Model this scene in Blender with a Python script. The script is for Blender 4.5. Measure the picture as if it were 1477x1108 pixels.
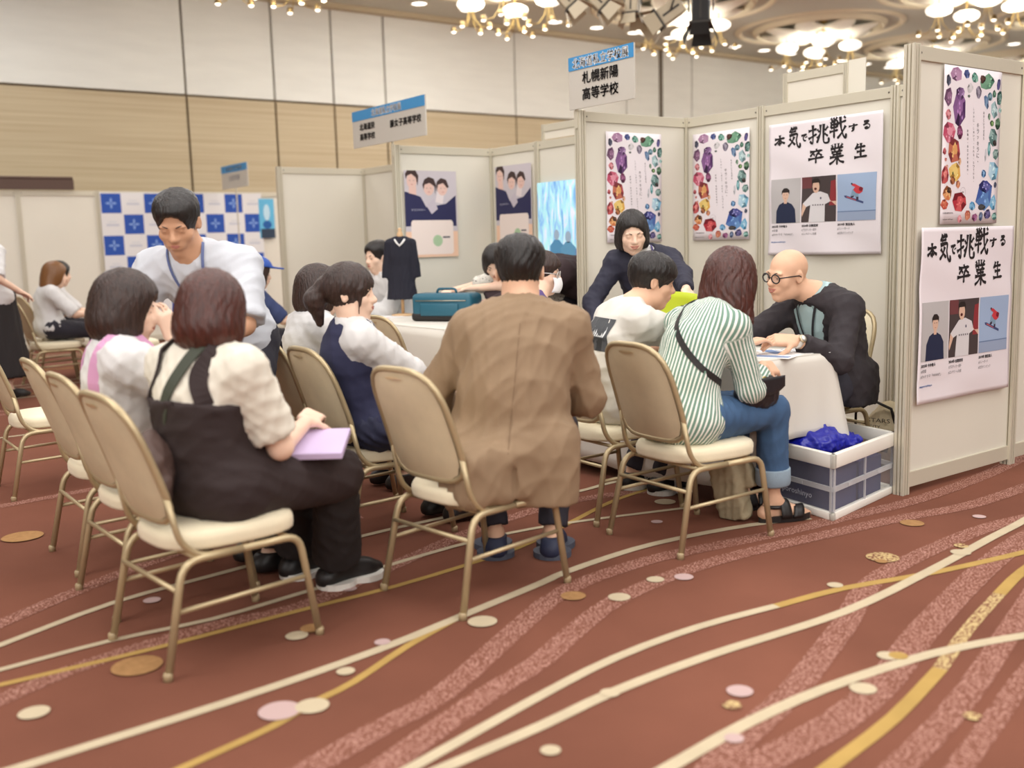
import bpy, bmesh, math, random
import numpy as np
from mathutils import Vector, Matrix

# ------------------------------------------------------------------ clear, camera, world, lights, exposure
for o in list(bpy.data.objects):
    bpy.data.objects.remove(o)
SC = bpy.context.scene
COL = SC.collection

# metres; x runs along the booths' back wall, +y goes through it, z is up
CAM = Vector((5.217, -5.425, 1.255))
PITCH, ROLL = .1385, .0273
YAW = .93838
_r0 = Vector((math.cos(YAW), math.sin(YAW), 0))
_f0 = Vector((-math.sin(YAW), math.cos(YAW), 0))
FWD = _f0 * math.cos(PITCH) - Vector((0, 0, math.sin(PITCH)))
_u0 = _f0 * math.sin(PITCH) + Vector((0, 0, math.cos(PITCH)))
RIGHT = _r0 * math.cos(ROLL) - _u0 * math.sin(ROLL)
UP = _r0 * math.sin(ROLL) + _u0 * math.cos(ROLL)
cam = bpy.data.cameras.new('camera')
cam.sensor_width = 36.0
cam.lens = 36.0 * 1462 / 1477
cam.clip_start = .05
cam.clip_end = 200
camo = bpy.data.objects.new('camera', cam)
COL.objects.link(camo)
camo.matrix_world = Matrix(((RIGHT.x, UP.x, -FWD.x, CAM.x), (RIGHT.y, UP.y, -FWD.y, CAM.y),
                            (RIGHT.z, UP.z, -FWD.z, CAM.z), (0, 0, 0, 1)))
cam.dof.use_dof = True
cam.dof.focus_distance = 5.2
cam.dof.aperture_fstop = 1.5
SC.camera = camo

SC.view_settings.view_transform = 'Standard'
SC.view_settings.look = 'None'
SC.view_settings.gamma = 1
SC.view_settings.use_curve_mapping = False
SC.view_settings.exposure = 0.0

world = bpy.data.worlds.new('world')
SC.world = world
world.use_nodes = True
world.node_tree.nodes['Background'].inputs[0].default_value = (1.0, .97, .93, 1)
world.node_tree.nodes['Background'].inputs[1].default_value = 0.25

def area(name, loc, size, power, color=(1, .985, .96), sy=None, aim=None):
    l = bpy.data.lights.new(name, 'AREA')
    l.shape = 'RECTANGLE'
    l.size = size
    l.size_y = sy or size
    l.energy = power
    l.color = color
    o = bpy.data.objects.new(name, l)
    o.location = loc
    if aim:
        o.rotation_euler = (Vector(aim) - Vector(loc)).to_track_quat('-Z', 'Y').to_euler()
    COL.objects.link(o)
    return o
# broad area lights standing in for the hall's ceiling lamps (all above the frame)
LP = 150
for x, y, k, sz in ((4.0, -2.5, 1, 3.2), (0.0, -2.5, .8, 3.2), (2.0, -7.0, 1.2, 3.2), (-3.5, -5.5, .8, 3.2), (6.5, 1.5, 1, 3.2), (1.0, 2.5, .9, 3.2),
                    (-4.0, 0.5, .6, 3.2), (-8.0, -3.5, .7, 2.6), (8.5, -4.5, 1.3, 3.2), (-2.5, 6.5, 1.3, 3.0), (2.5, 10.5, 1.3, 3.0),
                    (-7.2, 3.4, 1.0, 2.6), (-5.2, 7.2, 1.5, 2.6)):  # this pair added to wash the far wall with light
    area('ceiling_standin_light', (x, y, 5.15), sz, LP * k)
# fill lights added behind the camera to brighten surfaces that face it
area('frontal_fill', (10.0, -10.0, 4.9), 4.0, 330, aim=(1.5, -2.0, .8))
area('frontal_fill', (3.5, -11.5, 4.9), 4.0, 260, aim=(0.5, -3.0, .8))
area('frontal_fill', (12.0, -3.5, 4.9), 4.0, 330, aim=(2.5, -0.5, .8))

# ------------------------------------------------------------------ helpers
R = math.radians
rnd = random.Random(7)

def lin(c):
    c = c / 255.0
    return c / 12.92 if c <= .04045 else ((c + .055) / 1.055) ** 2.4
def rgb(r, g, b):
    return (lin(r), lin(g), lin(b), 1)

MATS = {}
def mat(name, col, rough=.6, metal=0, bump=0, bscale=60, var=0, vscale=4, emit=None, estr=0, alpha=1, trans=0,
        spec=.5, stretch=None, sheen=0):
    if name in MATS:
        return MATS[name]
    m = bpy.data.materials.new(name)
    m.use_nodes = True
    nt = m.node_tree
    b = nt.nodes['Principled BSDF']
    b.inputs['Base Color'].default_value = col
    b.inputs['Roughness'].default_value = rough
    b.inputs['Metallic'].default_value = metal
    b.inputs['Specular IOR Level'].default_value = spec
    if sheen:
        b.inputs['Sheen Weight'].default_value = sheen
    if emit:
        b.inputs['Emission Color'].default_value = emit
        b.inputs['Emission Strength'].default_value = estr
    if alpha < 1:
        b.inputs['Alpha'].default_value = alpha
    if trans:
        b.inputs['Transmission Weight'].default_value = trans
    if bump or var:
        tc = nt.nodes.new('ShaderNodeTexCoord')
        mp = nt.nodes.new('ShaderNodeMapping')
        if stretch:
            mp.inputs['Scale'].default_value = stretch
        nt.links.new(tc.outputs['Object'], mp.inputs['Vector'])
    if bump:
        n = nt.nodes.new('ShaderNodeTexNoise')
        n.inputs['Scale'].default_value = bscale
        n.inputs['Detail'].default_value = 3
        bp = nt.nodes.new('ShaderNodeBump')
        bp.inputs['Strength'].default_value = bump
        bp.inputs['Distance'].default_value = .01
        nt.links.new(mp.outputs[0], n.inputs['Vector'])
        nt.links.new(n.outputs['Fac'], bp.inputs['Height'])
        nt.links.new(bp.outputs[0], b.inputs['Normal'])
    if var:
        n = nt.nodes.new('ShaderNodeTexNoise')
        n.inputs['Scale'].default_value = vscale
        n.inputs['Detail'].default_value = 4
        r = nt.nodes.new('ShaderNodeValToRGB')
        r.color_ramp.elements[0].position = .3
        r.color_ramp.elements[1].position = .7
        r.color_ramp.elements[0].color = tuple(c * (1 - var) for c in col[:3]) + (1,)
        r.color_ramp.elements[1].color = tuple(min(1, c * (1 + var)) for c in col[:3]) + (1,)
        nt.links.new(mp.outputs[0], n.inputs['Vector'])
        nt.links.new(n.outputs['Fac'], r.inputs[0])
        nt.links.new(r.outputs[0], b.inputs['Base Color'])
    MATS[name] = m
    return m

def mat_attr(name, rough=.6, attr='Col', spec=.3):
    """flat print: colour read from the mesh's colour attribute"""
    if name in MATS:
        return MATS[name]
    m = bpy.data.materials.new(name)
    m.use_nodes = True
    nt = m.node_tree
    b = nt.nodes['Principled BSDF']
    b.inputs['Roughness'].default_value = rough
    b.inputs['Specular IOR Level'].default_value = spec
    a = nt.nodes.new('ShaderNodeAttribute')
    a.attribute_name = attr
    nt.links.new(a.outputs['Color'], b.inputs['Base Color'])
    MATS[name] = m
    return m

def mat_two(name, c1, c2, scale, lo=.45, hi=.55, rough=.9, kind='noise', detail=2, spec=.1, stretch=None):
    if name in MATS:
        return MATS[name]
    m = bpy.data.materials.new(name)
    m.use_nodes = True
    nt = m.node_tree
    b = nt.nodes['Principled BSDF']
    b.inputs['Roughness'].default_value = rough
    b.inputs['Specular IOR Level'].default_value = spec
    tc = nt.nodes.new('ShaderNodeTexCoord')
    mp = nt.nodes.new('ShaderNodeMapping')
    if stretch:
        mp.inputs['Scale'].default_value = stretch
    n = nt.nodes.new('ShaderNodeTexNoise')
    n.inputs['Scale'].default_value = scale
    n.inputs['Detail'].default_value = detail
    r = nt.nodes.new('ShaderNodeValToRGB')
    r.color_ramp.elements[0].position = lo
    r.color_ramp.elements[1].position = hi
    r.color_ramp.elements[0].color = c1
    r.color_ramp.elements[1].color = c2
    nt.links.new(tc.outputs['Object'], mp.inputs['Vector'])
    nt.links.new(mp.outputs[0], n.inputs['Vector'])
    nt.links.new(n.outputs['Fac'], r.inputs[0])
    nt.links.new(r.outputs[0], b.inputs['Base Color'])
    MATS[name] = m
    return m

def tag(o, label=None, cat=None, group=None, kind=None):
    if label:
        o['label'] = label
    if cat:
        o['category'] = cat
    if group:
        o['group'] = group
    if kind:
        o['kind'] = kind
    return o

def thing(name, loc, label, cat, group=None, rz=0):
    o = bpy.data.objects.new(name, None)
    o.empty_display_size = .1
    o.location = loc
    o.rotation_euler = (0, 0, rz)
    COL.objects.link(o)
    return tag(o, label, cat, group)

def copy_tree(o, parent=None):
    c = o.copy()
    COL.objects.link(c)
    if parent:
        c.parent = parent
    for ch in o.children:
        copy_tree(ch, c)
    return c

class MB:
    def __init__(s):
        s.v = []
        s.f = []
        s.fc = []
        s.mi = []
    def add(s, vs, fs, M=None, col=None, mi=0):
        n = len(s.v)
        if M is not None:
            vs = [tuple(M @ Vector(p)) for p in vs]
        s.v += [tuple(p) for p in vs]
        for f in fs:
            s.f.append(tuple(i + n for i in f))
            s.fc.append(col)
            s.mi.append(mi)
        return s
    def box(s, lo, hi, M=None, col=None, mi=0):
        x0, y0, z0 = lo
        x1, y1, z1 = hi
        v = [(x0, y0, z0), (x1, y0, z0), (x1, y1, z0), (x0, y1, z0), (x0, y0, z1), (x1, y0, z1), (x1, y1, z1), (x0, y1, z1)]
        f = [(0, 3, 2, 1), (4, 5, 6, 7), (0, 1, 5, 4), (1, 2, 6, 5), (2, 3, 7, 6), (3, 0, 4, 7)]
        return s.add(v, f, M, col, mi)
    def rbox(s, lo, hi, r, M=None, seg=2, mi=0):
        bm = bmesh.new()
        x0, y0, z0 = lo
        x1, y1, z1 = hi
        vs = [bm.verts.new(p) for p in [(x0, y0, z0), (x1, y0, z0), (x1, y1, z0), (x0, y1, z0), (x0, y0, z1), (x1, y0, z1), (x1, y1, z1), (x0, y1, z1)]]
        for f in [(0, 3, 2, 1), (4, 5, 6, 7), (0, 1, 5, 4), (1, 2, 6, 5), (2, 3, 7, 6), (3, 0, 4, 7)]:
            bm.faces.new([vs[i] for i in f])
        bmesh.ops.bevel(bm, geom=bm.edges[:], offset=r, segments=seg, profile=.5, affect='EDGES')
        bm.verts.index_update()
        s.add([tuple(v.co) for v in bm.verts], [[v.index for v in f.verts] for f in bm.faces], M, mi=mi)
        bm.free()
        return s
    def tube(s, path, r, n=8, closed=False, caps=True, M=None, mi=0):
        P = [Vector(p) for p in path]
        m = len(P)
        rs = r if isinstance(r, (list, tuple)) else [r] * m
        vs = []
        prev = None
        for i in range(m):
            if closed:
                t = P[(i + 1) % m] - P[i - 1]
            else:
                t = P[min(i + 1, m - 1)] - P[max(i - 1, 0)]
            t.normalize()
            if prev is None:
                a = Vector((0, 0, 1)) if abs(t.z) < .9 else Vector((1, 0, 0))
                u = (a - t * a.dot(t)).normalized()
            else:
                u = (prev - t * prev.dot(t)).normalized()
            prev = u
            w = t.cross(u)
            for k in range(n):
                a = 2 * math.pi * k / n
                vs.append(tuple(P[i] + (u * math.cos(a) + w * math.sin(a)) * rs[i]))
        fs = []
        for i in range(m if closed else m - 1):
            j = (i + 1) % m
            for k in range(n):
                l = (k + 1) % n
                fs.append((i * n + k, i * n + l, j * n + l, j * n + k))
        if caps and not closed:
            fs.append(tuple(range(n - 1, -1, -1)))
            fs.append(tuple((m - 1) * n + k for k in range(n)))
        return s.add(vs, fs, M, mi=mi)
    def lathe(s, prof, n=20, M=None, caps=True, col=None, mi=0):
        vs = []
        for r_, z in prof:
            for k in range(n):
                a = 2 * math.pi * k / n
                vs.append((r_ * math.cos(a), r_ * math.sin(a), z))
        fs = []
        for i in range(len(prof) - 1):
            for k in range(n):
                l = (k + 1) % n
                fs.append((i * n + k, i * n + l, (i + 1) * n + l, (i + 1) * n + k))
        if caps:
            fs.append(tuple(range(n - 1, -1, -1)))
            fs.append(tuple((len(prof) - 1) * n + k for k in range(n)))
        return s.add(vs, fs, M, col, mi)
    def grid(s, fn, nu, nv, closed_u=False, col=None, mi=0):
        n = len(s.v)
        vs = [fn(i / (nu - (0 if closed_u else 1)), j / (nv - 1)) for j in range(nv) for i in range(nu)]
        fs = []
        for j in range(nv - 1):
            for i in range(nu if closed_u else nu - 1):
                k = (i + 1) % nu
                fs.append((j * nu + i, j * nu + k, (j + 1) * nu + k, (j + 1) * nu + i))
        return s.add(vs, fs, None, col, mi)

def obj(name, mb, m, parent=None, smooth=False, origin=None, bevel=0, subsurf=0, solid=0, auto=None):
    """one mesh object; with origin, vertices given in world space are stored relative to it"""
    me = bpy.data.meshes.new(name)
    v = mb.v
    if origin is not None:
        ox, oy, oz = origin
        v = [(a - ox, b - oy, c - oz) for a, b, c in v]
    me.from_pydata(v, [], mb.f)
    ms = m if isinstance(m, (list, tuple)) else [m]
    for x in ms:
        me.materials.append(x)
    if len(ms) > 1:
        me.polygons.foreach_set('material_index', mb.mi)
    if any(c is not None for c in mb.fc):
        ca = me.color_attributes.new('Col', 'FLOAT_COLOR', 'CORNER')
        d = []
        for p, c in zip(mb.f, mb.fc):
            d += list(c or (1, 1, 1, 1)) * len(p)
        ca.data.foreach_set('color', d)
    if smooth:
        me.polygons.foreach_set('use_smooth', [True] * len(me.polygons))
    o = bpy.data.objects.new(name, me)
    COL.objects.link(o)
    if parent is not None:
        o.parent = parent
    elif origin is not None:
        o.location = origin
    if bevel:
        b = o.modifiers.new('bevel', 'BEVEL')
        b.width = bevel
        b.segments = 2
        b.limit_method = 'ANGLE'
    if solid:
        b = o.modifiers.new('solid', 'SOLIDIFY')
        b.thickness = solid
        b.offset = 0
    if subsurf:
        b = o.modifiers.new('sub', 'SUBSURF')
        b.levels = b.render_levels = subsurf
    if smooth and auto:
        me.set_sharp_from_angle(angle=R(auto))
    return o

_text_cache = {}
def text_mesh(body, size=1.0, vertical=False, space=1.0, line=1.0, res=2):
    """flat triangulated lettering: (verts 2D centred on its bounding box, faces, width, height)"""
    key = (body, size, space, line, res)
    if key in _text_cache:
        return _text_cache[key]
    c = bpy.data.curves.new('lettering', 'FONT')
    c.body = body
    c.size = size
    c.space_character = space
    c.space_line = line
    c.resolution_u = res
    c.fill_mode = 'FRONT'
    o = bpy.data.objects.new('lettering', c)
    me = o.to_mesh()
    v = [(p.co.x, p.co.y) for p in me.vertices]
    f = [tuple(p.vertices) for p in me.polygons]
    o.to_mesh_clear()
    bpy.data.objects.remove(o)
    bpy.data.curves.remove(c)
    if v:
        x0 = min(p[0] for p in v); x1 = max(p[0] for p in v)
        y0 = min(p[1] for p in v); y1 = max(p[1] for p in v)
    else:
        x0 = x1 = y0 = y1 = 0
    v = [(p[0] - (x0 + x1) / 2, p[1] - (y0 + y1) / 2) for p in v]
    _text_cache[key] = (v, f, x1 - x0, y1 - y0)
    return _text_cache[key]

class Print:
    """flat artwork in a sheet's own 2D frame (x right, y up), layered a hair apart"""
    def __init__(s):
        s.mb = MB()
        s.z = .0006
    def up(s, d=.0003):
        s.z += d
    def poly(s, pts, col):
        s.mb.add([(x, y, s.z) for x, y in pts], [tuple(range(len(pts)))], col=col)
    def rect(s, x0, y0, x1, y1, col, n=1):
        for i in range(n):
            for j in range(n):
                a, b = x0 + (x1 - x0) * i / n, x0 + (x1 - x0) * (i + 1) / n
                c, d = y0 + (y1 - y0) * j / n, y0 + (y1 - y0) * (j + 1) / n
                s.poly([(a, c), (b, c), (b, d), (a, d)], col)
    def ell(s, cx, cy, rx, ry, col, n=14, rot=0):
        ca, sa = math.cos(rot), math.sin(rot)
        pts = []
        for k in range(n):
            a = 2 * math.pi * k / n
            x, y = rx * math.cos(a), ry * math.sin(a)
            pts.append((cx + x * ca - y * sa, cy + x * sa + y * ca))
        s.poly(pts, col)
    def text(s, body, cx, cy, h, col, w=None, bold=0, align='c', space=1.0):
        v, f, tw, th = text_mesh(body, 1.0, space=space)
        if not v:
            return
        k = h / th if th else 1
        kx = w / tw if w else k
        ox = cx if align == 'c' else cx + tw * kx / 2
        for dx, dy in ([(0, 0)] if not bold else [(-bold, 0), (bold, 0), (0, bold), (0, -bold)]):
            s.mb.add([(ox + x * kx + dx, cy + y * k + dy, s.z) for x, y in v], f, col=col)
    def build(s, name, parent, disp=None, rough=.5, M=None, origin=None):
        if disp:
            # cut large faces up so that they follow the paper's waves
            bm = bmesh.new()
            vs = [bm.verts.new(p) for p in s.mb.v]
            cols = []
            for f, c in zip(s.mb.f, s.mb.fc):
                try:
                    bf = bm.faces.new([vs[i] for i in f])
                except ValueError:
                    continue
                bf.material_index = len(cols)
                cols.append(c)
            bmesh.ops.triangulate(bm, faces=[f for f in bm.faces if len(f.verts) > 4])
            for _ in range(4):
                e = [e for e in bm.edges if e.calc_length() > .035]
                if not e:
                    break
                bmesh.ops.subdivide_edges(bm, edges=e, cuts=1)
                bmesh.ops.triangulate(bm, faces=[f for f in bm.faces if len(f.verts) > 4])
            bm.verts.index_update()
            s.mb.v = [tuple(v.co) for v in bm.verts]
            s.mb.f = [tuple(v.index for v in f.verts) for f in bm.faces]
            s.mb.fc = [cols[f.material_index] for f in bm.faces]
            s.mb.mi = [0] * len(s.mb.f)
            bm.free()
            s.mb.v = [(x, y, z + disp(x, y)) for x, y, z in s.mb.v]
        if M is not None:
            s.mb.v = [tuple(M @ Vector(p)) for p in s.mb.v]
        return obj(name, s.mb, mat_attr('printed_ink', .55), parent, origin=origin)
# ------------------------------------------------------------------ implicit-surface modeller (smooth unions, surface nets)
def V3(*a):
    return np.array(a, float)
def nrm(v):
    v = np.asarray(v, float)
    return v / (np.linalg.norm(v) + 1e-12)

def axis_lines(lo, hi, step, fine):
    p = [lo]
    while p[-1] < hi:
        s = step
        for a, b, fs in fine:
            if a - step * .5 <= p[-1] <= b:
                s = min(s, fs)
        p.append(p[-1] + s)
    return np.array(p)

class Vol:
    def __init__(s, lo, hi, step, fine=()):
        s.ax = [axis_lines(lo[i], hi[i], step, [(f[0][i], f[1][i], f[2]) for f in fine]) for i in range(3)]
        s.F = np.full([len(a) for a in s.ax], .25, np.float32)
    def _sl(s, lo, hi):
        r = []
        for i in range(3):
            a = np.searchsorted(s.ax[i], lo[i])
            b = np.searchsorted(s.ax[i], hi[i])
            r.append(slice(max(0, a - 1), min(len(s.ax[i]), b + 1)))
        return tuple(r)
    def _pts(s, sl):
        return (s.ax[0][sl[0]][:, None, None].astype(np.float32), s.ax[1][sl[1]][None, :, None].astype(np.float32),
                s.ax[2][sl[2]][None, None, :].astype(np.float32))
    def add(s, prim, k=.02, cuts=()):
        fn, lo, hi = prim
        m = k + .03
        sl = s._sl(lo - m, hi + m)
        if any(q.start >= q.stop for q in sl):
            return
        X, Y, Z_ = s._pts(sl)
        d = fn(X, Y, Z_)
        for p, n in cuts:
            d = np.maximum(d, (X - p[0]) * n[0] + (Y - p[1]) * n[1] + (Z_ - p[2]) * n[2])
        a = s.F[sl]
        if k > 0:
            h = np.clip(.5 + .5 * (a - d) / k, 0, 1)
            s.F[sl] = a * (1 - h) + d * h - k * h * (1 - h)
        else:
            s.F[sl] = np.minimum(a, d)
    def sub(s, prim, k=.01, cuts=()):
        fn, lo, hi = prim
        m = k + .03
        sl = s._sl(lo - m, hi + m)
        if any(q.start >= q.stop for q in sl):
            return
        X, Y, Z_ = s._pts(sl)
        d = fn(X, Y, Z_)
        for p, n in cuts:
            d = np.maximum(d, (X - p[0]) * n[0] + (Y - p[1]) * n[1] + (Z_ - p[2]) * n[2])
        d = -d
        a = s.F[sl]
        h = np.clip(.5 - .5 * (a - d) / k, 0, 1)
        s.F[sl] = a * (1 - h) + d * h + k * h * (1 - h)
    def cut(s, p, n):
        X, Y, Z_ = s._pts((slice(None),) * 3)
        s.F = np.maximum(s.F, (X - p[0]) * n[0] + (Y - p[1]) * n[1] + (Z_ - p[2]) * n[2]).astype(np.float32)
    def mesh(s):
        F = s.F.copy()
        F[0] = F[-1] = .1
        F[:, 0] = F[:, -1] = .1
        F[:, :, 0] = F[:, :, -1] = .1
        I = F < 0
        c = I[:-1, :-1, :-1].astype(np.int8)
        tot = np.zeros(c.shape, np.int8)
        for i in (0, 1):
            for j in (0, 1):
                for k in (0, 1):
                    tot += I[i:I.shape[0] - 1 + i, j:I.shape[1] - 1 + j, k:I.shape[2] - 1 + k]
        act = (tot > 0) & (tot < 8)
        idx = np.argwhere(act)
        if len(idx) == 0:
            return np.zeros((0, 3)), np.zeros((0, 4), int)
        num = np.full(act.shape, -1, np.int64)
        num[act] = np.arange(len(idx))
        acc = np.zeros((len(idx), 3))
        cnt = np.zeros(len(idx))
        A = s.ax
        for ax in range(3):
            o1, o2 = [a for a in range(3) if a != ax]
            for p in (0, 1):
                for q in (0, 1):
                    i0 = idx.copy()
                    i0[:, o1] += p
                    i0[:, o2] += q
                    i1 = i0.copy()
                    i1[:, ax] += 1
                    f0 = F[i0[:, 0], i0[:, 1], i0[:, 2]]
                    f1 = F[i1[:, 0], i1[:, 1], i1[:, 2]]
                    m = (f0 < 0) != (f1 < 0)
                    t = np.where(m, f0 / np.where(m, f0 - f1, 1), 0)
                    P0 = np.stack([A[a][i0[:, a]] for a in range(3)], 1)
                    P1 = np.stack([A[a][i1[:, a]] for a in range(3)], 1)
                    acc += np.where(m[:, None], P0 + (P1 - P0) * t[:, None], 0)
                    cnt += m
        V = acc / cnt[:, None]
        quads = []
        for ax in range(3):
            o1, o2 = [(1, 2), (2, 0), (0, 1)][ax]
            sl0 = [slice(1, -1)] * 3
            sl0[ax] = slice(0, -1)
            sl1 = [slice(1, -1)] * 3
            sl1[ax] = slice(1, None)
            a = I[tuple(sl0)]
            b = I[tuple(sl1)]
            for m, flip in ((a & ~b, False), (~a & b, True)):
                e = np.argwhere(m)
                if len(e) == 0:
                    continue
                e = e + 1
                e[:, ax] -= 1
                def cell(d1, d2):
                    q = e.copy()
                    q[:, o1] -= d1
                    q[:, o2] -= d2
                    return num[q[:, 0], q[:, 1], q[:, 2]]
                Q = np.stack([cell(1, 1), cell(0, 1), cell(0, 0), cell(1, 0)], 1)
                quads.append(Q[:, ::-1] if flip else Q)
        Q = np.concatenate(quads)
        return V, Q

def normals(V, Q):
    n = np.cross(V[Q[:, 2]] - V[Q[:, 0]], V[Q[:, 3]] - V[Q[:, 1]])
    N = np.zeros_like(V)
    for k in range(4):
        np.add.at(N, Q[:, k], n)
    return N / (np.linalg.norm(N, axis=1, keepdims=True) + 1e-12)

def smooth_mesh(V, Q, it=1, lam=.5):
    for _ in range(it):
        S = np.zeros_like(V)
        C_ = np.zeros(len(V))
        for k in range(4):
            a, b = Q[:, k], Q[:, (k + 1) % 4]
            np.add.at(S, a, V[b]); np.add.at(C_, a, 1)
            np.add.at(S, b, V[a]); np.add.at(C_, b, 1)
        V = V + lam * (S / np.maximum(C_, 1)[:, None] - V)
    return V

def np_obj(name, V, Q, m, parent=None, origin=(0, 0, 0), attrs=None):
    me = bpy.data.meshes.new(name)
    V = V - np.asarray(origin)
    me.vertices.add(len(V))
    me.vertices.foreach_set('co', V.astype(np.float32).ravel())
    me.loops.add(len(Q) * 4)
    me.loops.foreach_set('vertex_index', Q.astype(np.int32).ravel())
    me.polygons.add(len(Q))
    me.polygons.foreach_set('loop_start', np.arange(0, len(Q) * 4, 4, dtype=np.int32))
    me.polygons.foreach_set('use_smooth', np.ones(len(Q), bool))
    for k, a in (attrs or {}).items():
        at = me.attributes.new(k, 'FLOAT', 'POINT')
        at.data.foreach_set('value', a.astype(np.float32))
    for x in (m if isinstance(m, (list, tuple)) else [m]):
        me.materials.append(x)
    me.update(calc_edges=True)
    me.validate()
    o = bpy.data.objects.new(name, me)
    COL.objects.link(o)
    if parent is not None:
        o.parent = parent
    else:
        o.location = origin
    return o

# primitives: (function of X, Y, Z; bounding box)
def ell(c, r, A=None):
    c = np.asarray(c, float)
    r = np.asarray(r, float)
    A = np.eye(3) if A is None else np.asarray(A, float)      # rows = local axes
    ext = np.sqrt(((A.T * r[None, :]) ** 2).sum(1))
    def fn(X, Y, Z_):
        x, y, z = X - c[0], Y - c[1], Z_ - c[2]
        l = [(A[i, 0] * x + A[i, 1] * y + A[i, 2] * z) for i in range(3)]
        k0 = np.sqrt(sum((l[i] / r[i]) ** 2 for i in range(3)))
        k1 = np.sqrt(sum((l[i] / r[i] ** 2) ** 2 for i in range(3)))
        return k0 * (k0 - 1) / np.maximum(k1, 1e-6)
    return fn, c - ext, c + ext

def cone(a, b, ra, rb, flat=None, fk=1.0):
    """tapered capsule; flat/fk squash it along one direction"""
    a = np.asarray(a, float)
    b = np.asarray(b, float)
    d = b - a
    L2 = float(d @ d) + 1e-12
    rm = max(ra, rb)
    def fn(X, Y, Z_):
        x, y, z = X - a[0], Y - a[1], Z_ - a[2]
        t = np.clip((x * d[0] + y * d[1] + z * d[2]) / L2, 0, 1)
        px, py, pz = x - t * d[0], y - t * d[1], z - t * d[2]
        q = px * px + py * py + pz * pz
        if flat is not None:
            w = px * flat[0] + py * flat[1] + pz * flat[2]
            q = q + w * w * (fk * fk - 1)
        return np.sqrt(q) - (ra + (rb - ra) * t)
    return fn, np.minimum(a, b) - rm, np.maximum(a, b) + rm

def rboxp(c, h, r, A=None):
    c = np.asarray(c, float)
    h = np.asarray(h, float)
    A = np.eye(3) if A is None else np.asarray(A, float)
    ext = np.sqrt(((A.T * h[None, :]) ** 2).sum(1)) * 1.8 + r
    def fn(X, Y, Z_):
        x, y, z = X - c[0], Y - c[1], Z_ - c[2]
        q = [np.abs(A[i, 0] * x + A[i, 1] * y + A[i, 2] * z) - (h[i] - r) for i in range(3)]
        return np.sqrt(sum(np.maximum(k, 0) ** 2 for k in q)) + np.minimum(np.maximum(np.maximum(q[0], q[1]), q[2]), 0) - r
    return fn, c - ext, c + ext

def wrinkle(V, N, amp, wl, seed, dirn=None, aniso=1.0):
    """warped ridge folds along the normals; with dirn the folds run along that direction"""
    g = np.random.RandomState(seed)
    D = np.zeros(len(V))
    for i in range(5):
        k = g.normal(size=3)
        if dirn is not None:
            dn = nrm(dirn)
            k = k - dn * (k @ dn) * aniso
        k = nrm(k) * 2 * math.pi / (wl * g.uniform(.7, 1.5))
        w = g.normal(size=3) * 6
        s = np.sin(V @ k + g.uniform(0, 6) + 1.1 * np.sin(V @ w + g.uniform(0, 6)))
        D += (1 - np.abs(s)) ** 2 - .33
    return V + N * (D * amp * .45)[:, None]
# ------------------------------------------------------------------ people: one skeleton, one continuous body, clothes and hair as children
UPV = V3(0, 0, 1)
def ik(a, target, l1, l2, hint):
    a = np.asarray(a, float)
    d = np.asarray(target, float) - a
    L = np.linalg.norm(d)
    M = min(L, (l1 + l2) * .995)
    d = d / L
    x = (l1 * l1 - l2 * l2 + M * M) / (2 * M)
    h = math.sqrt(max(l1 * l1 - x * x, 0))
    p = np.asarray(hint, float)
    p = nrm(p - d * (p @ d))
    return a + d * x + p * h, a + d * M

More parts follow.
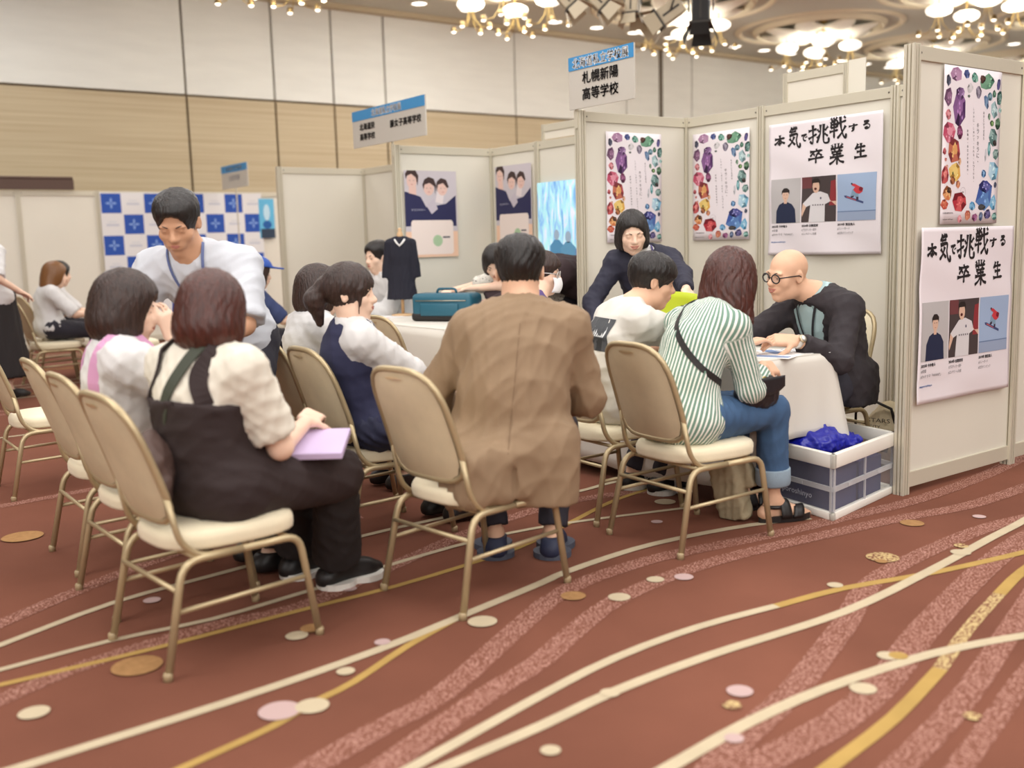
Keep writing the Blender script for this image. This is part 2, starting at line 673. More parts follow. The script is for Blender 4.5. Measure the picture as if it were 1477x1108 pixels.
class Sk:
    def __init__(s, pel, neck, head, face, hips, shl, hands, feet, female=False, size=1.0, hump=.03, roll=0, elbow=None,
                 knee=None, toes=None, curl=(.5, .5), palm=None, handdir=None, fat=1.0, sh=None, neck_r=None):
        s.pel, s.neck, s.head = V3(*pel), V3(*neck), V3(*head)
        s.size, s.female, s.fat = size, female, fat
        s.f = nrm(face)
        r = nrm(np.cross(s.f, UPV))
        u = np.cross(r, s.f)
        c, n = math.cos(roll), math.sin(roll)
        s.r, s.u = r * c + u * n, u * c - r * n
        s.hf = nrm(V3(hips[0], hips[1], 0))
        s.sf = nrm(V3(shl[0], shl[1], 0))
        s.hr, s.sr = np.cross(s.hf, UPV), np.cross(s.sf, UPV)
        mid = (s.pel + s.neck) / 2 - nrm(s.hf + s.sf) * hump
        s.mid = mid
        w = (sh or (.155 if female else .178)) * size
        s.w = w
        s.shoulder, s.elb, s.wri, s.hip, s.kne, s.ank, s.toe = {}, {}, {}, {}, {}, {}, {}
        s.hdir, s.hn, s.curl = {}, {}, dict(L=curl[0], R=curl[1])
        for i, side in enumerate('LR'):
            g = -1 if side == 'L' else 1
            s.shoulder[side] = s.spine(.86) + s.sr * g * w
            eh = (elbow or {}).get(side, s.sr * g * .5 - UPV * .8 - s.sf * .3)
            s.elb[side], s.wri[side] = ik(s.shoulder[side], hands[side], .275 * size, .245 * size, eh)
            s.hip[side] = s.pel + s.hr * g * .085 * size - UPV * .02
            kh = (knee or {}).get(side, s.hf + UPV * .8)
            s.kne[side], s.ank[side] = ik(s.hip[side], feet[side], .42 * size, .41 * size, kh)
            s.toe[side] = nrm((toes or {}).get(side, s.hf))
            s.hdir[side] = nrm((handdir or {}).get(side, s.wri[side] - s.elb[side]))
            s.hn[side] = nrm((palm or {}).get(side, V3(0, 0, -1)))
    def spine(s, t):
        a, b, c = s.pel, s.mid, s.neck
        # quadratic through the middle point
        m = 2 * b - (a + c) / 2
        return a * (1 - t) ** 2 + m * 2 * t * (1 - t) + c * t * t
    def frame(s, t):
        d = nrm(s.spine(min(1, t + .02)) - s.spine(max(0, t - .02)))
        lat = nrm(s.hr * (1 - t) + s.sr * t)
        lat = nrm(lat - d * (lat @ d))
        return lat, np.cross(d, lat), d
    def bbox(s, m=.22):
        P = [s.pel, s.neck, s.head, s.mid] + [d[k] for d in (s.shoulder, s.elb, s.wri, s.hip, s.kne, s.ank) for k in 'LR']
        P = np.array(P)
        return P.min(0) - m, P.max(0) + m

def torso(v, s, inf=0, t0=0, t1=1, k=.05, shoulders=True, trap=True):
    z = s.size
    st = ([(0, .160, .115), (.2, .138, .10), (.42, .136, .10), (.66, .150, .112), (.84, .132, .085)] if s.female else
          [(0, .158, .112), (.2, .150, .108), (.42, .155, .112), (.66, .172, .118), (.84, .155, .092)])
    L = np.linalg.norm(s.neck - s.pel)
    for t, a, b in st:
        if t < t0 - .01 or t > t1 + .01:
            continue
        lat, dep, ax = s.frame(t)
        v.add(ell(s.spine(t), (a * z + inf, b * z * s.fat + inf, L * .23 + inf), [lat, dep, ax]), k)
    if shoulders:
        for side in 'LR':
            v.add(cone(s.spine(.88), s.shoulder[side], .065 * z + inf, .05 * z + inf), k)
            if trap:
                v.add(cone(s.spine(1.0) - s.sf * .01, s.shoulder[side] + UPV * .01, .042 * z + inf * .6, .036 * z + inf * .8), .03)

def arm(v, s, side, to=2.0, inf=0, k=.03, cuff=None):
    z = s.size
    g = .9 if s.female else 1.0
    a, b, c = s.shoulder[side], s.elb[side], s.wri[side]
    if to <= 1:
        e = a + (b - a) * to
        d = nrm(b - a)
        v.add(cone(a, e, .052 * z * g + inf, .05 * z * g + inf), k, cuts=[(e, d)])
    else:
        v.add(cone(a, b, .052 * z * g + inf, .042 * z * g + inf), k)
        e = b + (c - b) * (to - 1)
        d = nrm(c - b)
        r1 = (.041 + (.028 - .041) * (to - 1)) * z * g
        v.add(cone(b, e, .041 * z * g + inf, r1 + inf), k, cuts=[(e + d * .004, d)] if cuff is None else [])

def leg(v, s, side, to=2.0, inf=0, k=.03, shin=0):
    z = s.size
    a, b, c = s.hip[side], s.kne[side], s.ank[side]
    v.add(cone(a, b, .088 * z + inf, .058 * z + inf), k + .02)
    if to > 1:
        e = b + (c - b) * (to - 1)
        d = nrm(c - b)
        v.add(cone(b, e, .055 * z + inf, .04 * z + inf + shin), k, cuts=[(e + d * .004, d)])

def hand(v, s, side):
    z = s.size * (.93 if s.female else 1.0)
    w, d = s.wri[side], s.hdir[side]
    n = nrm(s.hn[side] - d * (s.hn[side] @ d))
    lat = np.cross(d, n) * (1 if side == 'L' else -1)         # towards the thumb
    if (s.sr @ lat) * (1 if side == 'L' else -1) < 0 and abs(n[2]) > .5:
        pass
    pc = w + d * .05 * z
    v.add(rboxp(pc, (.052 * z, .04 * z, .014 * z), .013 * z, [d, lat, n]), .012)
    cu = s.curl[side]
    for i, (off, ln) in enumerate([(.029, .070), (.0095, .079), (-.010, .073), (-.029, .058)]):
        p = w + (d * .092 + lat * off) * z
        q0 = w + (d * .06 + lat * off) * z
        a = cu * .5 + .06 * i
        r = .0088 * z
        v.add(cone(q0, p, r * 1.1, r * 1.05), .006)
        spread = (off / .03) * .10
        for j, fr in enumerate((.45, .31, .24)):
            dd = nrm((d + lat * spread) * math.cos(a) + n * math.sin(a))
            e = p + dd * ln * fr * z
            v.add(cone(p, e, r, r * .9), .003)
            p, r = e, r * .92
            a += cu * (.9 if j == 0 else .7)
    p = w + (d * .022 + lat * .03) * z
    dirs = [nrm(d * .55 + lat * .75 + n * .25), nrm(d * .85 + lat * .4 + n * (.2 + .4 * cu)), nrm(d * .95 + lat * .1 + n * (.25 + .6 * cu))]
    for dd, ln, r in zip(dirs, (.042, .033, .027), (.0125, .0105, .0092)):
        e = p + dd * ln * z
        v.add(cone(p, e, r * z, r * z * .92), .006)
        p = e

def foot(v, s, side, inf=0):
    z = s.size
    a, t = s.ank[side], s.toe[side]
    h = V3(a[0], a[1], max(a[2] - .075 * z, .012 + .02))
    heel = V3(a[0], a[1], 0) - t * .045 * z + UPV * (.034 + max(a[2] - .085, 0))
    ball = V3(a[0], a[1], 0) + t * .125 * z + UPV * .03
    tip = ball + t * .05 * z - UPV * .006
    v.add(cone(a, heel, .036 * z + inf, .03 * z + inf), .03)
    v.add(cone(heel, ball, .031 * z + inf, .03 * z + inf), .03)
    v.add(cone(ball, tip, .034 * z + inf, .022 * z + inf), .03)
    v.add(cone(a + t * .01, ball, .032 * z + inf, .026 * z + inf), .03)

def headshape(v, s, smile=0):
    z = s.size * (.96 if s.female else 1.0)
    c, f, r, u = s.head, s.f, s.r, s.u
    A = [r, f, u]
    def P(x, y, zz):
        return c + (r * x + f * y + u * zz) * z
    def E(p, rad, k=.02):
        v.add(ell(P(*p), np.array(rad) * z, A), k)
    E((0, -.012, .035), (.076, .096, .086), .01)
    E((0, .022, -.035), (.061, .072, .080), .03)
    E((0, .058, -.098), (.024, .024, .020), .03)
    for g in (-1, 1):
        E((g * .042, .012, -.072), (.022, .035, .03), .03)
        E((g * .043, .058, -.022), (.022, .02, .02 + .004 * smile), .025)
        E((g * .028, .080, .024), (.026, .010, .008), .016)
        v.sub(ell(P(g * .031, .096, .004), np.array((.019, .017, .012)) * z, A), .014)
        E((g * .031, .0745, .003), (.0155, .0125, .0115), .004)
        E((g * .031, .081, .0105), (.017, .008, .004), .004)
        # ears
        e = P(g * .078, -.008, -.002)
        v.add(ell(e, np.array((.008, .019, .031)) * z, [nrm(r + f * g * .35), nrm(f - r * g * .35), u]), .008)
        v.sub(ell(e + r * g * .008 * z + f * .003, np.array((.005, .009, .016)) * z, A), .006)
        E((g * .0125, .094, -.026), (.009, .010, .008), .008)
    v.add(cone(P(0, .084, .012), P(0, .106, -.022), .0075 * z, .0125 * z), .014)
    E((0, .083, -.057), (.030, .014, .016), .02)
    E((0, .0945, -.0515), (.020 + .006 * smile, .006, .0045), .005)
    E((0, .0925, -.0625), (.018 + .005 * smile, .007, .0055), .005)
    v.sub(cone(P(-.023 - .006 * smile, .094, -.0565 + .004 * smile), P(0, .1015, -.0575), .002 * z, .0026 * z), .004)
    v.sub(cone(P(.023 + .006 * smile, .094, -.0565 + .004 * smile), P(0, .1015, -.0575), .002 * z, .0026 * z), .004)
    nr = .052 if not s.female else .043
    v.add(cone(P(0, -.025, -.055), s.neck - s.sf * .005, nr * z, (nr + .008) * z), .03)
    v.add(cone(s.neck, s.spine(.88), (nr + .008) * z, .07 * z), .04)

def body(name, s, loc, m, step=.013, fh=.0055, hands=True, feet=False, smile=0, hstep=.006, sides='LR'):
    lo, hi = s.bbox()
    lo[2] = max(lo[2], -.03)
    hr = .16 * s.size
    fine = [(s.head - hr, s.head + hr, fh)]
    if hands:
        for side in sides:
            p = s.wri[side] + s.hdir[side] * .09
            fine.append((p - .11, p + .11, hstep))
    v = Vol(lo, hi, step, fine)
    torso(v, s, -.010)
    for side in 'LR':
        arm(v, s, side, 2.0, -.002, cuff=1)
        leg(v, s, side, 2.0, -.012)
        if hands and side in sides:
            hand(v, s, side)
        foot(v, s, side, -.008)
    headshape(v, s, smile)
    V, Q = v.mesh()
    V = smooth_mesh(V, Q, 1, .25)
    return np_obj(name, V, Q, m, None, loc)

def garment(name, s, root, m, build, step=.011, amp=.005, wl=.12, seed=1, dirn=None, aniso=1.0, attr=None, fine=(), sm=1, bb=None, pad=.22):
    lo, hi = s.bbox(pad) if bb is None else bb
    lo = np.array(lo); hi = np.array(hi)
    lo[2] = max(lo[2], -.03)
    v = Vol(lo, hi, step, fine)
    build(v)
    V, Q = v.mesh()
    V = smooth_mesh(V, Q, sm, .4)
    at = attr(V) if attr else None
    if amp:
        V = wrinkle(V, normals(V, Q), amp, wl, seed, dirn, aniso)
    return np_obj(name, V, Q, m, root, np.array(root.location), at)

def hair(s, root, m, style, length=.13, th=.016, step=.008, seed=1, part=0, name='hair', fringe=.05, amp=.0022, nape=-.06, open_x=.066, open_y=.090):
    z = s.size * (.96 if s.female else 1.0)
    c, f, r, u = s.head, s.f, s.r, s.u
    A = [r, f, u]
    def P(x, y, zz):
        return c + (r * x + f * y + u * zz) * z
    ext = .17 + (length if style in ('long', 'bob', 'pony') else 0)
    lo, hi = c - ext, c + ext
    v = Vol(lo, hi, step)
    E = lambda p, rad, k=.02: v.add(ell(P(*p), np.array(rad) * z, A), k)
    if style in ('short', 'bowl'):
        bowl = style == 'bowl'
        E((0, -.013, .028), (.077 + .006, .096 + .011, .086 + .008), .01)          # close-cut sides and nape
        E((0, -.010, .066), (.075 + th * .75, .092 + th * .8, .052 + th), .02)      # longer top
        if bowl:
            E((0, .0, .045), (.079 + th * .55, .098 + th * .6, .050), .02)
        v.sub(ell(P(0, .122, -.025 if bowl else -.012), np.array((.076, .076, .084 if bowl else .094)) * z, A), .008)
        for g in (-1, 1):
            v.sub(ell(P(g * .098, .004, -.022), np.array((.034, .038, .046)) * z, A), .006)
        v.cut(P(0, -.02, nape), -u * .95 - f * .08)
    elif style in ('bob', 'long'):
        E((0, -.012, .036), (.079 + th, .098 + th, .09 + th))
        E((0, -.02, -.02), (.086 + th, .092 + th, .11), .03)
        if style == 'long':
            E((0, -.055, -.10), (.092 + th, .062 + th, .13), .04)
            E((0, -.05, -length), (.098 + th, .062, .09), .04)
        else:
            E((0, -.025, -.06), (.088 + th, .085 + th, .09), .03)
        v.sub(ell(P(part * .012, .122, -.035), np.array((open_x, open_y, .092 + fringe * .3)) * z, A), .010)
        v.sub(ell(P(0, .06, -.16), np.array((.06, .10, .10)) * z, A), .02)
        v.cut(P(0, -.02, -length), -u * .97 + f * .15)
    elif style == 'pony':
        E((0, -.012, .036), (.079 + th, .098 + th, .09 + th))
        v.sub(ell(P(0, .125, -.045), np.array((.062, .085, .088)) * z, A), .008)
        for g in (-1, 1):
            v.sub(ell(P(g * .097, -.004, -.03), np.array((.028, .028, .036)) * z, A), .006)
            v.add(cone(P(g * .07, .06, .03), P(g * .072, .05, -.085), .011, .005), .012)
        v.cut(P(0, -.02, -.085), -u)
        E((0, -.115, .03), (.03, .03, .03))
        v.add(cone(P(0, -.12, .035), P(0, -.155, -.03), .032, .042), .02)
        v.add(cone(P(0, -.155, -.03), P(0, -.13, -.03 - length), .042, .018), .03)
    V, Q = v.mesh()
    V = smooth_mesh(V, Q, 1, .4)
    N = normals(V, Q)
    d = V - P(0, -.01, .03)
    ang = np.arctan2(d @ r, d @ f)
    el = (d @ u)
    g = np.random.RandomState(seed)
    D = np.sin(ang * 23 + 5 * np.sin(el * 30) + g.uniform(0, 6)) * .5 + np.sin(ang * 41 + 3 * np.sin(el * 50 + 1) + g.uniform(0, 6)) * .35 + np.sin(ang * 11 + g.uniform(0, 6)) * .4
    V = V + N * (D * amp)[:, None]
    return np_obj(name, V, Q, m, root, np.array(root.location))

def face_bits(s, root, iris=(.02, .012, .008, 1), brow=(.02, .014, .01, 1), closed=False, smile=0, teeth=False, lips=None):
    z = s.size * (.96 if s.female else 1.0)
    c, f, r, u = s.head, s.f, s.r, s.u
    def P(x, y, zz):
        return Vector(c + (r * x + f * y + u * zz) * z)
    loc = tuple(root.location)
    M0 = Matrix((tuple(r) + (0,), tuple(f) + (0,), tuple(u) + (0,), (0, 0, 0, 1))).transposed()
    for g in (-1, 1):
        e = MB()
        hz = .0016 if closed else .0042
        e.grid(lambda a, b: tuple(P(g * .031 + .0125 * (b) * math.cos(2 * math.pi * a), .0868 - .006 * b * b, .0025 + hz * b * math.sin(2 * math.pi * a) )), 16, 4, True)
        eo = obj('eye', e, mat('eye_white', rgb(225, 215, 205), .3) if not closed else mat('lash', (.01, .008, .006, 1), .6), root, True, loc)
        if not closed:
            i = MB()
            i.grid(lambda a, b: tuple(P(g * .031 + .0052 * b * math.cos(2 * math.pi * a), .0876 - .001 * b, .0025 + min(hz, .0052) * b * math.sin(2 * math.pi * a))), 12, 3, True)
            obj('iris', i, mat('iris', iris, .2), root, True, loc)
        b = MB()
        pts = [P(g * (.015 + .034 * t), .0905 - .016 * t * t, .0225 + .006 * math.sin(t * 2.4)) for t in [k / 6 for k in range(7)]]
        b.tube(pts, [.0016, .0026, .0028, .0028, .0026, .002, .001], 6)
        obj('eyebrow', b, mat('brow_hair', brow, .8), root, True, loc)
    l = MB()
    w = .021 + .006 * smile
    up = .004 * smile
    pts = [P(w * t, .1005 - .008 * t * t, -.0508 + up * t * t + .0012 * (1 - abs(t))) for t in np.linspace(-1, 1, 9)]
    l.tube(pts, [.0012, .0028, .0036, .0038, .0034, .0038, .0036, .0028, .0012], 6)
    dz = .012 if teeth else .0065
    pts = [P(w * t * .95, .0985 - .008 * t * t, -.0508 - dz * (1 - t * t) + up * t * t) for t in np.linspace(-1, 1, 9)]
    l.tube(pts, [.0012, .003, .0042, .0048, .005, .0048, .0042, .003, .0012], 6)
    obj('lips', l, mat('lips', lips or rgb(190, 122, 108), .45), root, True, loc)
    if teeth:
        t_ = MB()
        t_.grid(lambda a, b: tuple(P(w * .85 * (2 * a - 1), .0985 - .008 * (2 * a - 1) ** 2, -.052 - .009 * b * (1 - (2 * a - 1) ** 2))), 9, 3)
        obj('teeth', t_, mat('teeth', rgb(225, 218, 205), .3), root, True, loc)

def shoe(s, root, side, m, sole=None, inf=.006):
    a, t = s.ank[side], s.toe[side]
    lo = np.minimum(a, a + t * .25) - .14
    hi = np.maximum(a, a + t * .25) + .14
    lo[2] = -.02
    v = Vol(lo, hi, .008)
    foot(v, s, side, inf)
    v.cut(a - UPV * .005, UPV)
    v.cut(V3(0, 0, .012), -UPV)
    V, Q = v.mesh()
    o = np_obj('shoe', V, Q, m, root, np.array(root.location))
    if sole is not None:
        # the sole follows the shoe's outline
        p = V[:, :2]
        cx = p.mean(0)
        ang = np.linspace(0, 2 * math.pi, 28, endpoint=False)
        out = []
        for an in ang:
            d = V3(math.cos(an), math.sin(an), 0)[:2]
            out.append(cx + d * ((p - cx) @ d).max() * .93)
        mb = MB()
        n = len(out)
        vs = [(q[0], q[1], .001) for q in out] + [(q[0], q[1], .024) for q in out]
        mb.add(vs, [tuple(range(n - 1, -1, -1)), tuple(range(n, 2 * n))] + [(i, (i + 1) % n, n + (i + 1) % n, n + i) for i in range(n)])
        obj('sole', mb, sole, o, False, tuple(root.location))
    return o

from mathutils.bvhtree import BVHTree
def on_surface(o, start, direction, off=.003):
    """first hit on an object's mesh from a world point"""
    me = o.data
    if 'bvh' not in _text_cache:
        _text_cache['bvh'] = {}
    if o.name not in _text_cache['bvh']:
        _text_cache['bvh'][o.name] = BVHTree.FromPolygons([v.co for v in me.vertices], [p.vertices[:] for p in me.polygons])
    t = _text_cache['bvh'][o.name]
    loc = Vector(o.parent.location if o.parent else o.location)
    h, n, i, d = t.ray_cast(Vector(start) - loc, Vector(direction).normalized())
    if h is None:
        return None
    return h + loc - Vector(direction).normalized() * off

def strap(name, pts, m, root, w=.03, th=.004, over=None, inside=None, n=28, off=.006, parent=None):
    """flat band along a smooth path; with over, the path is laid on that mesh from outside (away from `inside`)"""
    P = [Vector(p) for p in pts]
    path = []
    for i in range(n):
        t = i / (n - 1) * (len(P) - 1)
        k = min(int(t), len(P) - 2)
        f = t - k
        p0, p1, p2, p3 = P[max(k - 1, 0)], P[k], P[k + 1], P[min(k + 2, len(P) - 1)]
        path.append(.5 * ((2 * p1) + (p2 - p0) * f + (2 * p0 - 5 * p1 + 4 * p2 - p3) * f * f + (3 * p1 - p0 - 3 * p2 + p3) * f ** 3))
    nr = []
    for i, p in enumerate(path):
        q = inside(i / (n - 1)) if callable(inside) else inside
        out = (p - Vector(q)).normalized() if q is not None else Vector((0, 0, 1))
        if over is not None:
            h = on_surface(over, p + out * .25, -out, off)
            if h is not None and (h - p).length < .16:
                path[i] = h
        nr.append(out)
    for _ in range(3):
        path = [path[0]] + [(path[i - 1] + path[i] * 2 + path[i + 1]) / 4 for i in range(1, n - 1)] + [path[-1]]
    mb = MB()
    vs = []
    for i in range(n):
        t = (path[min(i + 1, n - 1)] - path[max(i - 1, 0)]).normalized()
        b = t.cross(nr[i]).normalized()
        u = b.cross(t).normalized()
        for a, c in ((-1, -1), (1, -1), (1, 1), (-1, 1)):
            vs.append(tuple(path[i] + b * a * w / 2 + u * c * th / 2))
    fs = []
    for i in range(n - 1):
        for k in range(4):
            l = (k + 1) % 4
            fs.append((i * 4 + k, i * 4 + l, (i + 1) * 4 + l, (i + 1) * 4 + k))
    fs += [(3, 2, 1, 0), tuple((n - 1) * 4 + k for k in range(4))]
    mb.add(vs, fs)
    return obj(name, mb, m, parent or root, False, tuple(root.location if parent is None or parent is root else root.location))
# ------------------------------------------------------------------ the setting: carpet, far wall, ceiling
def rib(pts, w, z, wfn=None):
    """a flat woven stripe along a smooth path on the floor"""
    P = [Vector((p[0], p[1], 0)) for p in pts]
    out = []
    for k in range(len(P) - 1):
        p0, p1, p2, p3 = P[max(k - 1, 0)], P[k], P[k + 1], P[min(k + 2, len(P) - 1)]
        n = max(3, min(12, int((p2 - p1).length / .12)))
        for i in range(n):
            f = i / n
            out.append(.5 * ((2 * p1) + (p2 - p0) * f + (2 * p0 - 5 * p1 + 4 * p2 - p3) * f * f + (3 * p1 - p0 - 3 * p2 + p3) * f ** 3))
    out.append(P[-1])
    mb = MB()
    vs = []
    for i, p in enumerate(out):
        t = (out[min(i + 1, len(out) - 1)] - out[max(i - 1, 0)]).normalized()
        b = Vector((-t.y, t.x, 0)) * w / 2
        vs += [(p.x - b.x, p.y - b.y, z), (p.x + b.x, p.y + b.y, z)]
    mb.add(vs, [(2 * i, 2 * i + 2, 2 * i + 3, 2 * i + 1)[::-1] for i in range(len(out) - 1)])
    return mb

STRIPES = [
    ('c', 0.035, [(1.67, -4.92), (1.50, -4.52), (1.44, -4.14), (1.39, -3.77), (1.34, -3.29), (1.34, -2.76), (1.38, -2.25), (1.35, -1.93), (1.41, -1.56)]),
    ('y', 0.03, [(2.01, -4.98), (2.03, -4.53), (2.02, -4.03), (2.02, -3.64), (1.97, -3.19), (1.92, -2.95), (1.77, -2.56), (1.63, -2.19), (1.55, -1.71), (1.47, -1.20)]),
    ('c', 0.03, [(1.89, -4.96), (1.87, -4.62), (1.90, -4.30), (1.86, -3.97), (1.84, -3.82), (1.78, -3.50), (1.74, -3.05), (1.79, -2.62), (2.00, -1.93)]),
    ('c', 0.042, [(2.58, -5.03), (2.56, -4.50), (2.51, -4.00), (2.43, -3.60), (2.35, -3.22), (2.31, -3.06), (2.27, -2.68), (2.29, -2.37), (2.35, -2.05), (2.45, -1.77)]),
    ('y', 0.03, [(2.84, -4.71), (2.78, -4.46), (2.72, -4.32), (2.67, -4.16), (2.54, -3.90), (2.44, -3.64)]),
    ('c', 0.038, [(3.20, -4.28), (3.09, -3.80), (3.03, -3.46), (3.02, -3.09), (3.06, -2.75)]),
    ('y', 0.038, [(3.06, -2.75), (3.10, -2.43), (3.21, -2.04), (3.30, -1.57), (3.35, -1.19)]),
    ('c', 0.042, [(3.25, -4.22), (3.23, -3.90), (3.20, -3.62), (3.20, -3.23), (3.24, -2.62), (3.19, -2.03), (3.12, -1.47), (3.08, -1.12), (2.98, -0.52)]),
    ('c', 0.042, [(3.59, -3.79), (3.56, -3.49), (3.56, -3.17), (3.60, -2.81), (3.65, -2.59), (3.72, -2.38), (3.84, -2.08)]),
    ('y', 0.042, [(3.83, -3.51), (3.78, -3.17), (3.69, -2.80)]),
    ('s', 0.042, [(3.69, -2.80), (3.58, -2.46), (3.48, -2.08)]),
    ('y', 0.042, [(3.48, -2.08), (3.41, -1.78), (3.34, -1.28)]),
    ('p', 0.085, [(3.04, -4.47), (2.97, -4.25), (2.90, -4.00), (2.67, -3.59), (2.46, -3.18), (2.41, -2.72), (2.46, -2.35), (2.51, -2.03), (2.54, -1.65), (2.58, -1.16), (2.54, -0.52), (2.45, 0.10), (2.34, 0.84)]),
    ('p', 0.085, [(3.13, -4.28), (2.98, -3.90), (2.90, -3.65), (2.76, -3.37), (2.65, -3.09), (2.59, -2.69), (2.60, -2.33), (2.65, -1.92), (2.71, -1.47), (2.79, -1.08), (2.79, -0.56), (2.76, 0.02)]),
    ('p', 0.085, [(3.66, -3.72), (3.60, -3.55), (3.52, -3.26), (3.42, -3.00), (3.30, -2.70), (3.13, -2.32), (3.06, -1.91), (3.03, -1.40), (3.06, -1.09), (3.13, -0.70)]),
    ('p', 0.1, [(3.71, -3.65), (3.70, -3.30), (3.63, -2.97), (3.52, -2.65), (3.40, -2.23), (3.29, -1.80), (3.21, -1.38), (3.13, -0.70)]),
    ('p', 0.075, [(3.93, -3.38), (3.89, -3.17), (3.82, -2.88), (3.72, -2.54), (3.60, -2.14), (3.40, -1.48)]),
    ('p', 0.06, [(4.02, -3.27), (3.94, -2.95), (3.87, -2.68), (3.77, -2.25)]),
    ('p', 0.08, [(2.12, -5.00), (2.02, -4.75), (1.96, -4.33), (1.98, -4.01), (1.81, -3.56), (1.58, -2.93), (1.50, -2.34), (1.63, -1.85)]),
    ('p', 0.08, [(1.45, -4.88), (1.26, -4.57), (1.05, -4.15), (1.00, -3.67), (1.05, -3.27)]),
]
DOTS = [
    ('o', 2.791, -1.516, 0.05), ('p', 2.925, -1.211, 0.028), ('s', 2.986, -2.025, 0.062), ('o', 3.011, -2.071, 0.023), ('s', 3.103, -1.666, 0.028), ('c', 3.147, -1.747, 0.038),
    ('c', 3.062, -2.429, 0.028), ('p', 2.646, -2.771, 0.036), ('c', 2.598, -2.871, 0.033), ('c', 2.65, -3.099, 0.04), ('o', 2.534, -3.214, 0.045), ('p', 2.043, -2.318, 0.026),
    ('c', 1.82, -2.044, 0.051), ('c', 3.543, -2.836, 0.031), ('y', 3.563, -2.812, 0.028), ('c', 3.629, -3.082, 0.037), ('p', 3.423, -3.354, 0.037), ('s', 3.467, -3.436, 0.026),
    ('c', 3.202, -3.639, 0.028), ('p', 3.594, -3.573, 0.025), ('c', 3.349, -3.968, 0.026), ('s', 3.906, -3.01, 0.023), ('c', 2.278, -4.941, 0.042), ('p', 2.708, -4.405, 0.058),
    ('c', 2.739, -4.322, 0.047), ('c', 2.591, -4.144, 0.028), ('p', 2.465, -3.949, 0.026), ('c', 2.527, -3.603, 0.05), ('c', 2.235, -4.138, 0.037), ('o', 2.207, -4.072, 0.038),
    ('o', 2.139, -4.621, 0.076), ('p', 1.938, -3.793, 0.028), ('p', 1.572, -4.402, 0.031), ('o', 0.325, -4.596, 0.088),
]

carpet = rgb(119, 76, 61)
fl = MB()
fl.add([(-11.2, -14, 0), (14, -14, 0), (14, 22, 0), (-11.2, 22, 0)], [(0, 1, 2, 3)])
cm = mat('carpet', carpet, .95, var=.16, vscale=1.1, bump=.25, bscale=420, spec=.08)
floor = tag(obj('floor', fl, cm), 'red-brown banquet hall carpet with curved stripes and dots', kind='structure')
def stripe_mats():
    d = {}
    d['c'] = mat('stripe_cream', rgb(190, 175, 148), .95, bump=.2, bscale=300, spec=.05, var=.06, vscale=9)
    d['y'] = mat('stripe_yellow', rgb(174, 143, 84), .95, bump=.2, bscale=300, spec=.05, var=.1, vscale=6)
    d['p'] = mat_two('stripe_pink_speckle', carpet, rgb(180, 136, 124), 150, .52, .58)
    d['s'] = mat_two('stripe_yellow_speckle', carpet, rgb(192, 168, 120), 110, .44, .5)
    d['o'] = mat('dot_orange', rgb(160, 122, 82), .95, spec=.05, var=.12, vscale=40)
    d['dp'] = mat('dot_pink', rgb(186, 160, 156), .95, spec=.05)
    return d
SM = stripe_mats()
order = {'p': 0, 's': 1, 'y': 2, 'c': 3}
for i, (k, w, pts) in enumerate(STRIPES):
    a, b = Vector(pts[-2]), Vector(pts[-1])
    if i not in (6, 10, 11):                       # and on towards the camera
        d0 = (Vector(pts[0]) - Vector(pts[1])).normalized()
        pts = [tuple(Vector(pts[0]) + d0 * .8), tuple(Vector(pts[0]) + d0 * .4)] + pts
    if b.x > 2.7 and i not in (5, 9, 10):      # carries on past the aisle
        d = (b - a).normalized()
        for q in range(1, 6):
            ang = .05 * q * (1 if i % 2 else -1)
            d = Vector((d.x * math.cos(ang) - d.y * math.sin(ang), d.x * math.sin(ang) + d.y * math.cos(ang)))
            nx = Vector(pts[-1]) + d * .7
            if nx.x < 2.6:
                break
            pts = pts + [tuple(nx)]
    obj('stripe', rib(pts, w, .0012 + .0006 * order[k] + .00002 * i), SM[k], floor)
# the pattern goes on over the rest of the hall
for i in range(16):
    a = rnd.uniform(-9, 1.0)
    k = 'cpcypc'[i % 6]
    pts = [(a + .35 * math.sin(t * .9 + i) + .12 * t * math.sin(i), -8 + t * 1.6) for t in range(12)]
    pts = [p for p in pts if not (p[0] > 1.2 and -5.2 < p[1] < -.5)]
    if len(pts) > 3:
        obj('stripe', rib(pts, .035 if k != 'p' else .08, .0010 + .0006 * order[k] + .00003 * i), SM[k], floor)
for i, (k, x, y, r) in enumerate(DOTS):
    mb = MB()
    n = 20
    mb.add([(x + r * math.cos(2 * math.pi * q / n), y + r * math.sin(2 * math.pi * q / n), .0042 + .00003 * i) for q in range(n)], [tuple(range(n))])
    obj('dot', mb, SM[{'c': 'c', 'p': 'dp', 'o': 'o', 's': 's', 'y': 'y'}[k]], floor)

# far wall: folding partitions, wood below a cream band
WX = -10.82
wl = MB().box((WX - .3, -14, 0), (WX - .06, 22, 5.6))
wall = tag(obj('wall_far', wl, mat('wall_core', rgb(120, 105, 85), .9)), kind='structure')
mcream = mat('wall_cream', rgb(228, 228, 222), .85, bump=.12, bscale=90, var=.03, vscale=1.2, stretch=(1, 1, 6))
mwood = mat_two('wall_wood', rgb(178, 160, 130), rgb(195, 180, 151), 3.0, .3, .7, .55, detail=6, spec=.3, stretch=(1, .12, 9))
seams = [-14, -10.4, -6.8, -3.2, .2, 1.67, 2.74, 3.75, 6.6, 9.49, 10.49, 11.44, 15.0, 18.5, 22]
for a, b in zip(seams[:-1], seams[1:]):
    obj('wall_panel', MB().box((WX - .06, a + .018, 3.68), (WX, b - .018, 5.22)), mcream, wall, bevel=.006)
    obj('wood_panel', MB().box((WX - .06, a + .018, 0), (WX + .004, b - .018, 3.645)), mwood, wall, bevel=.006)
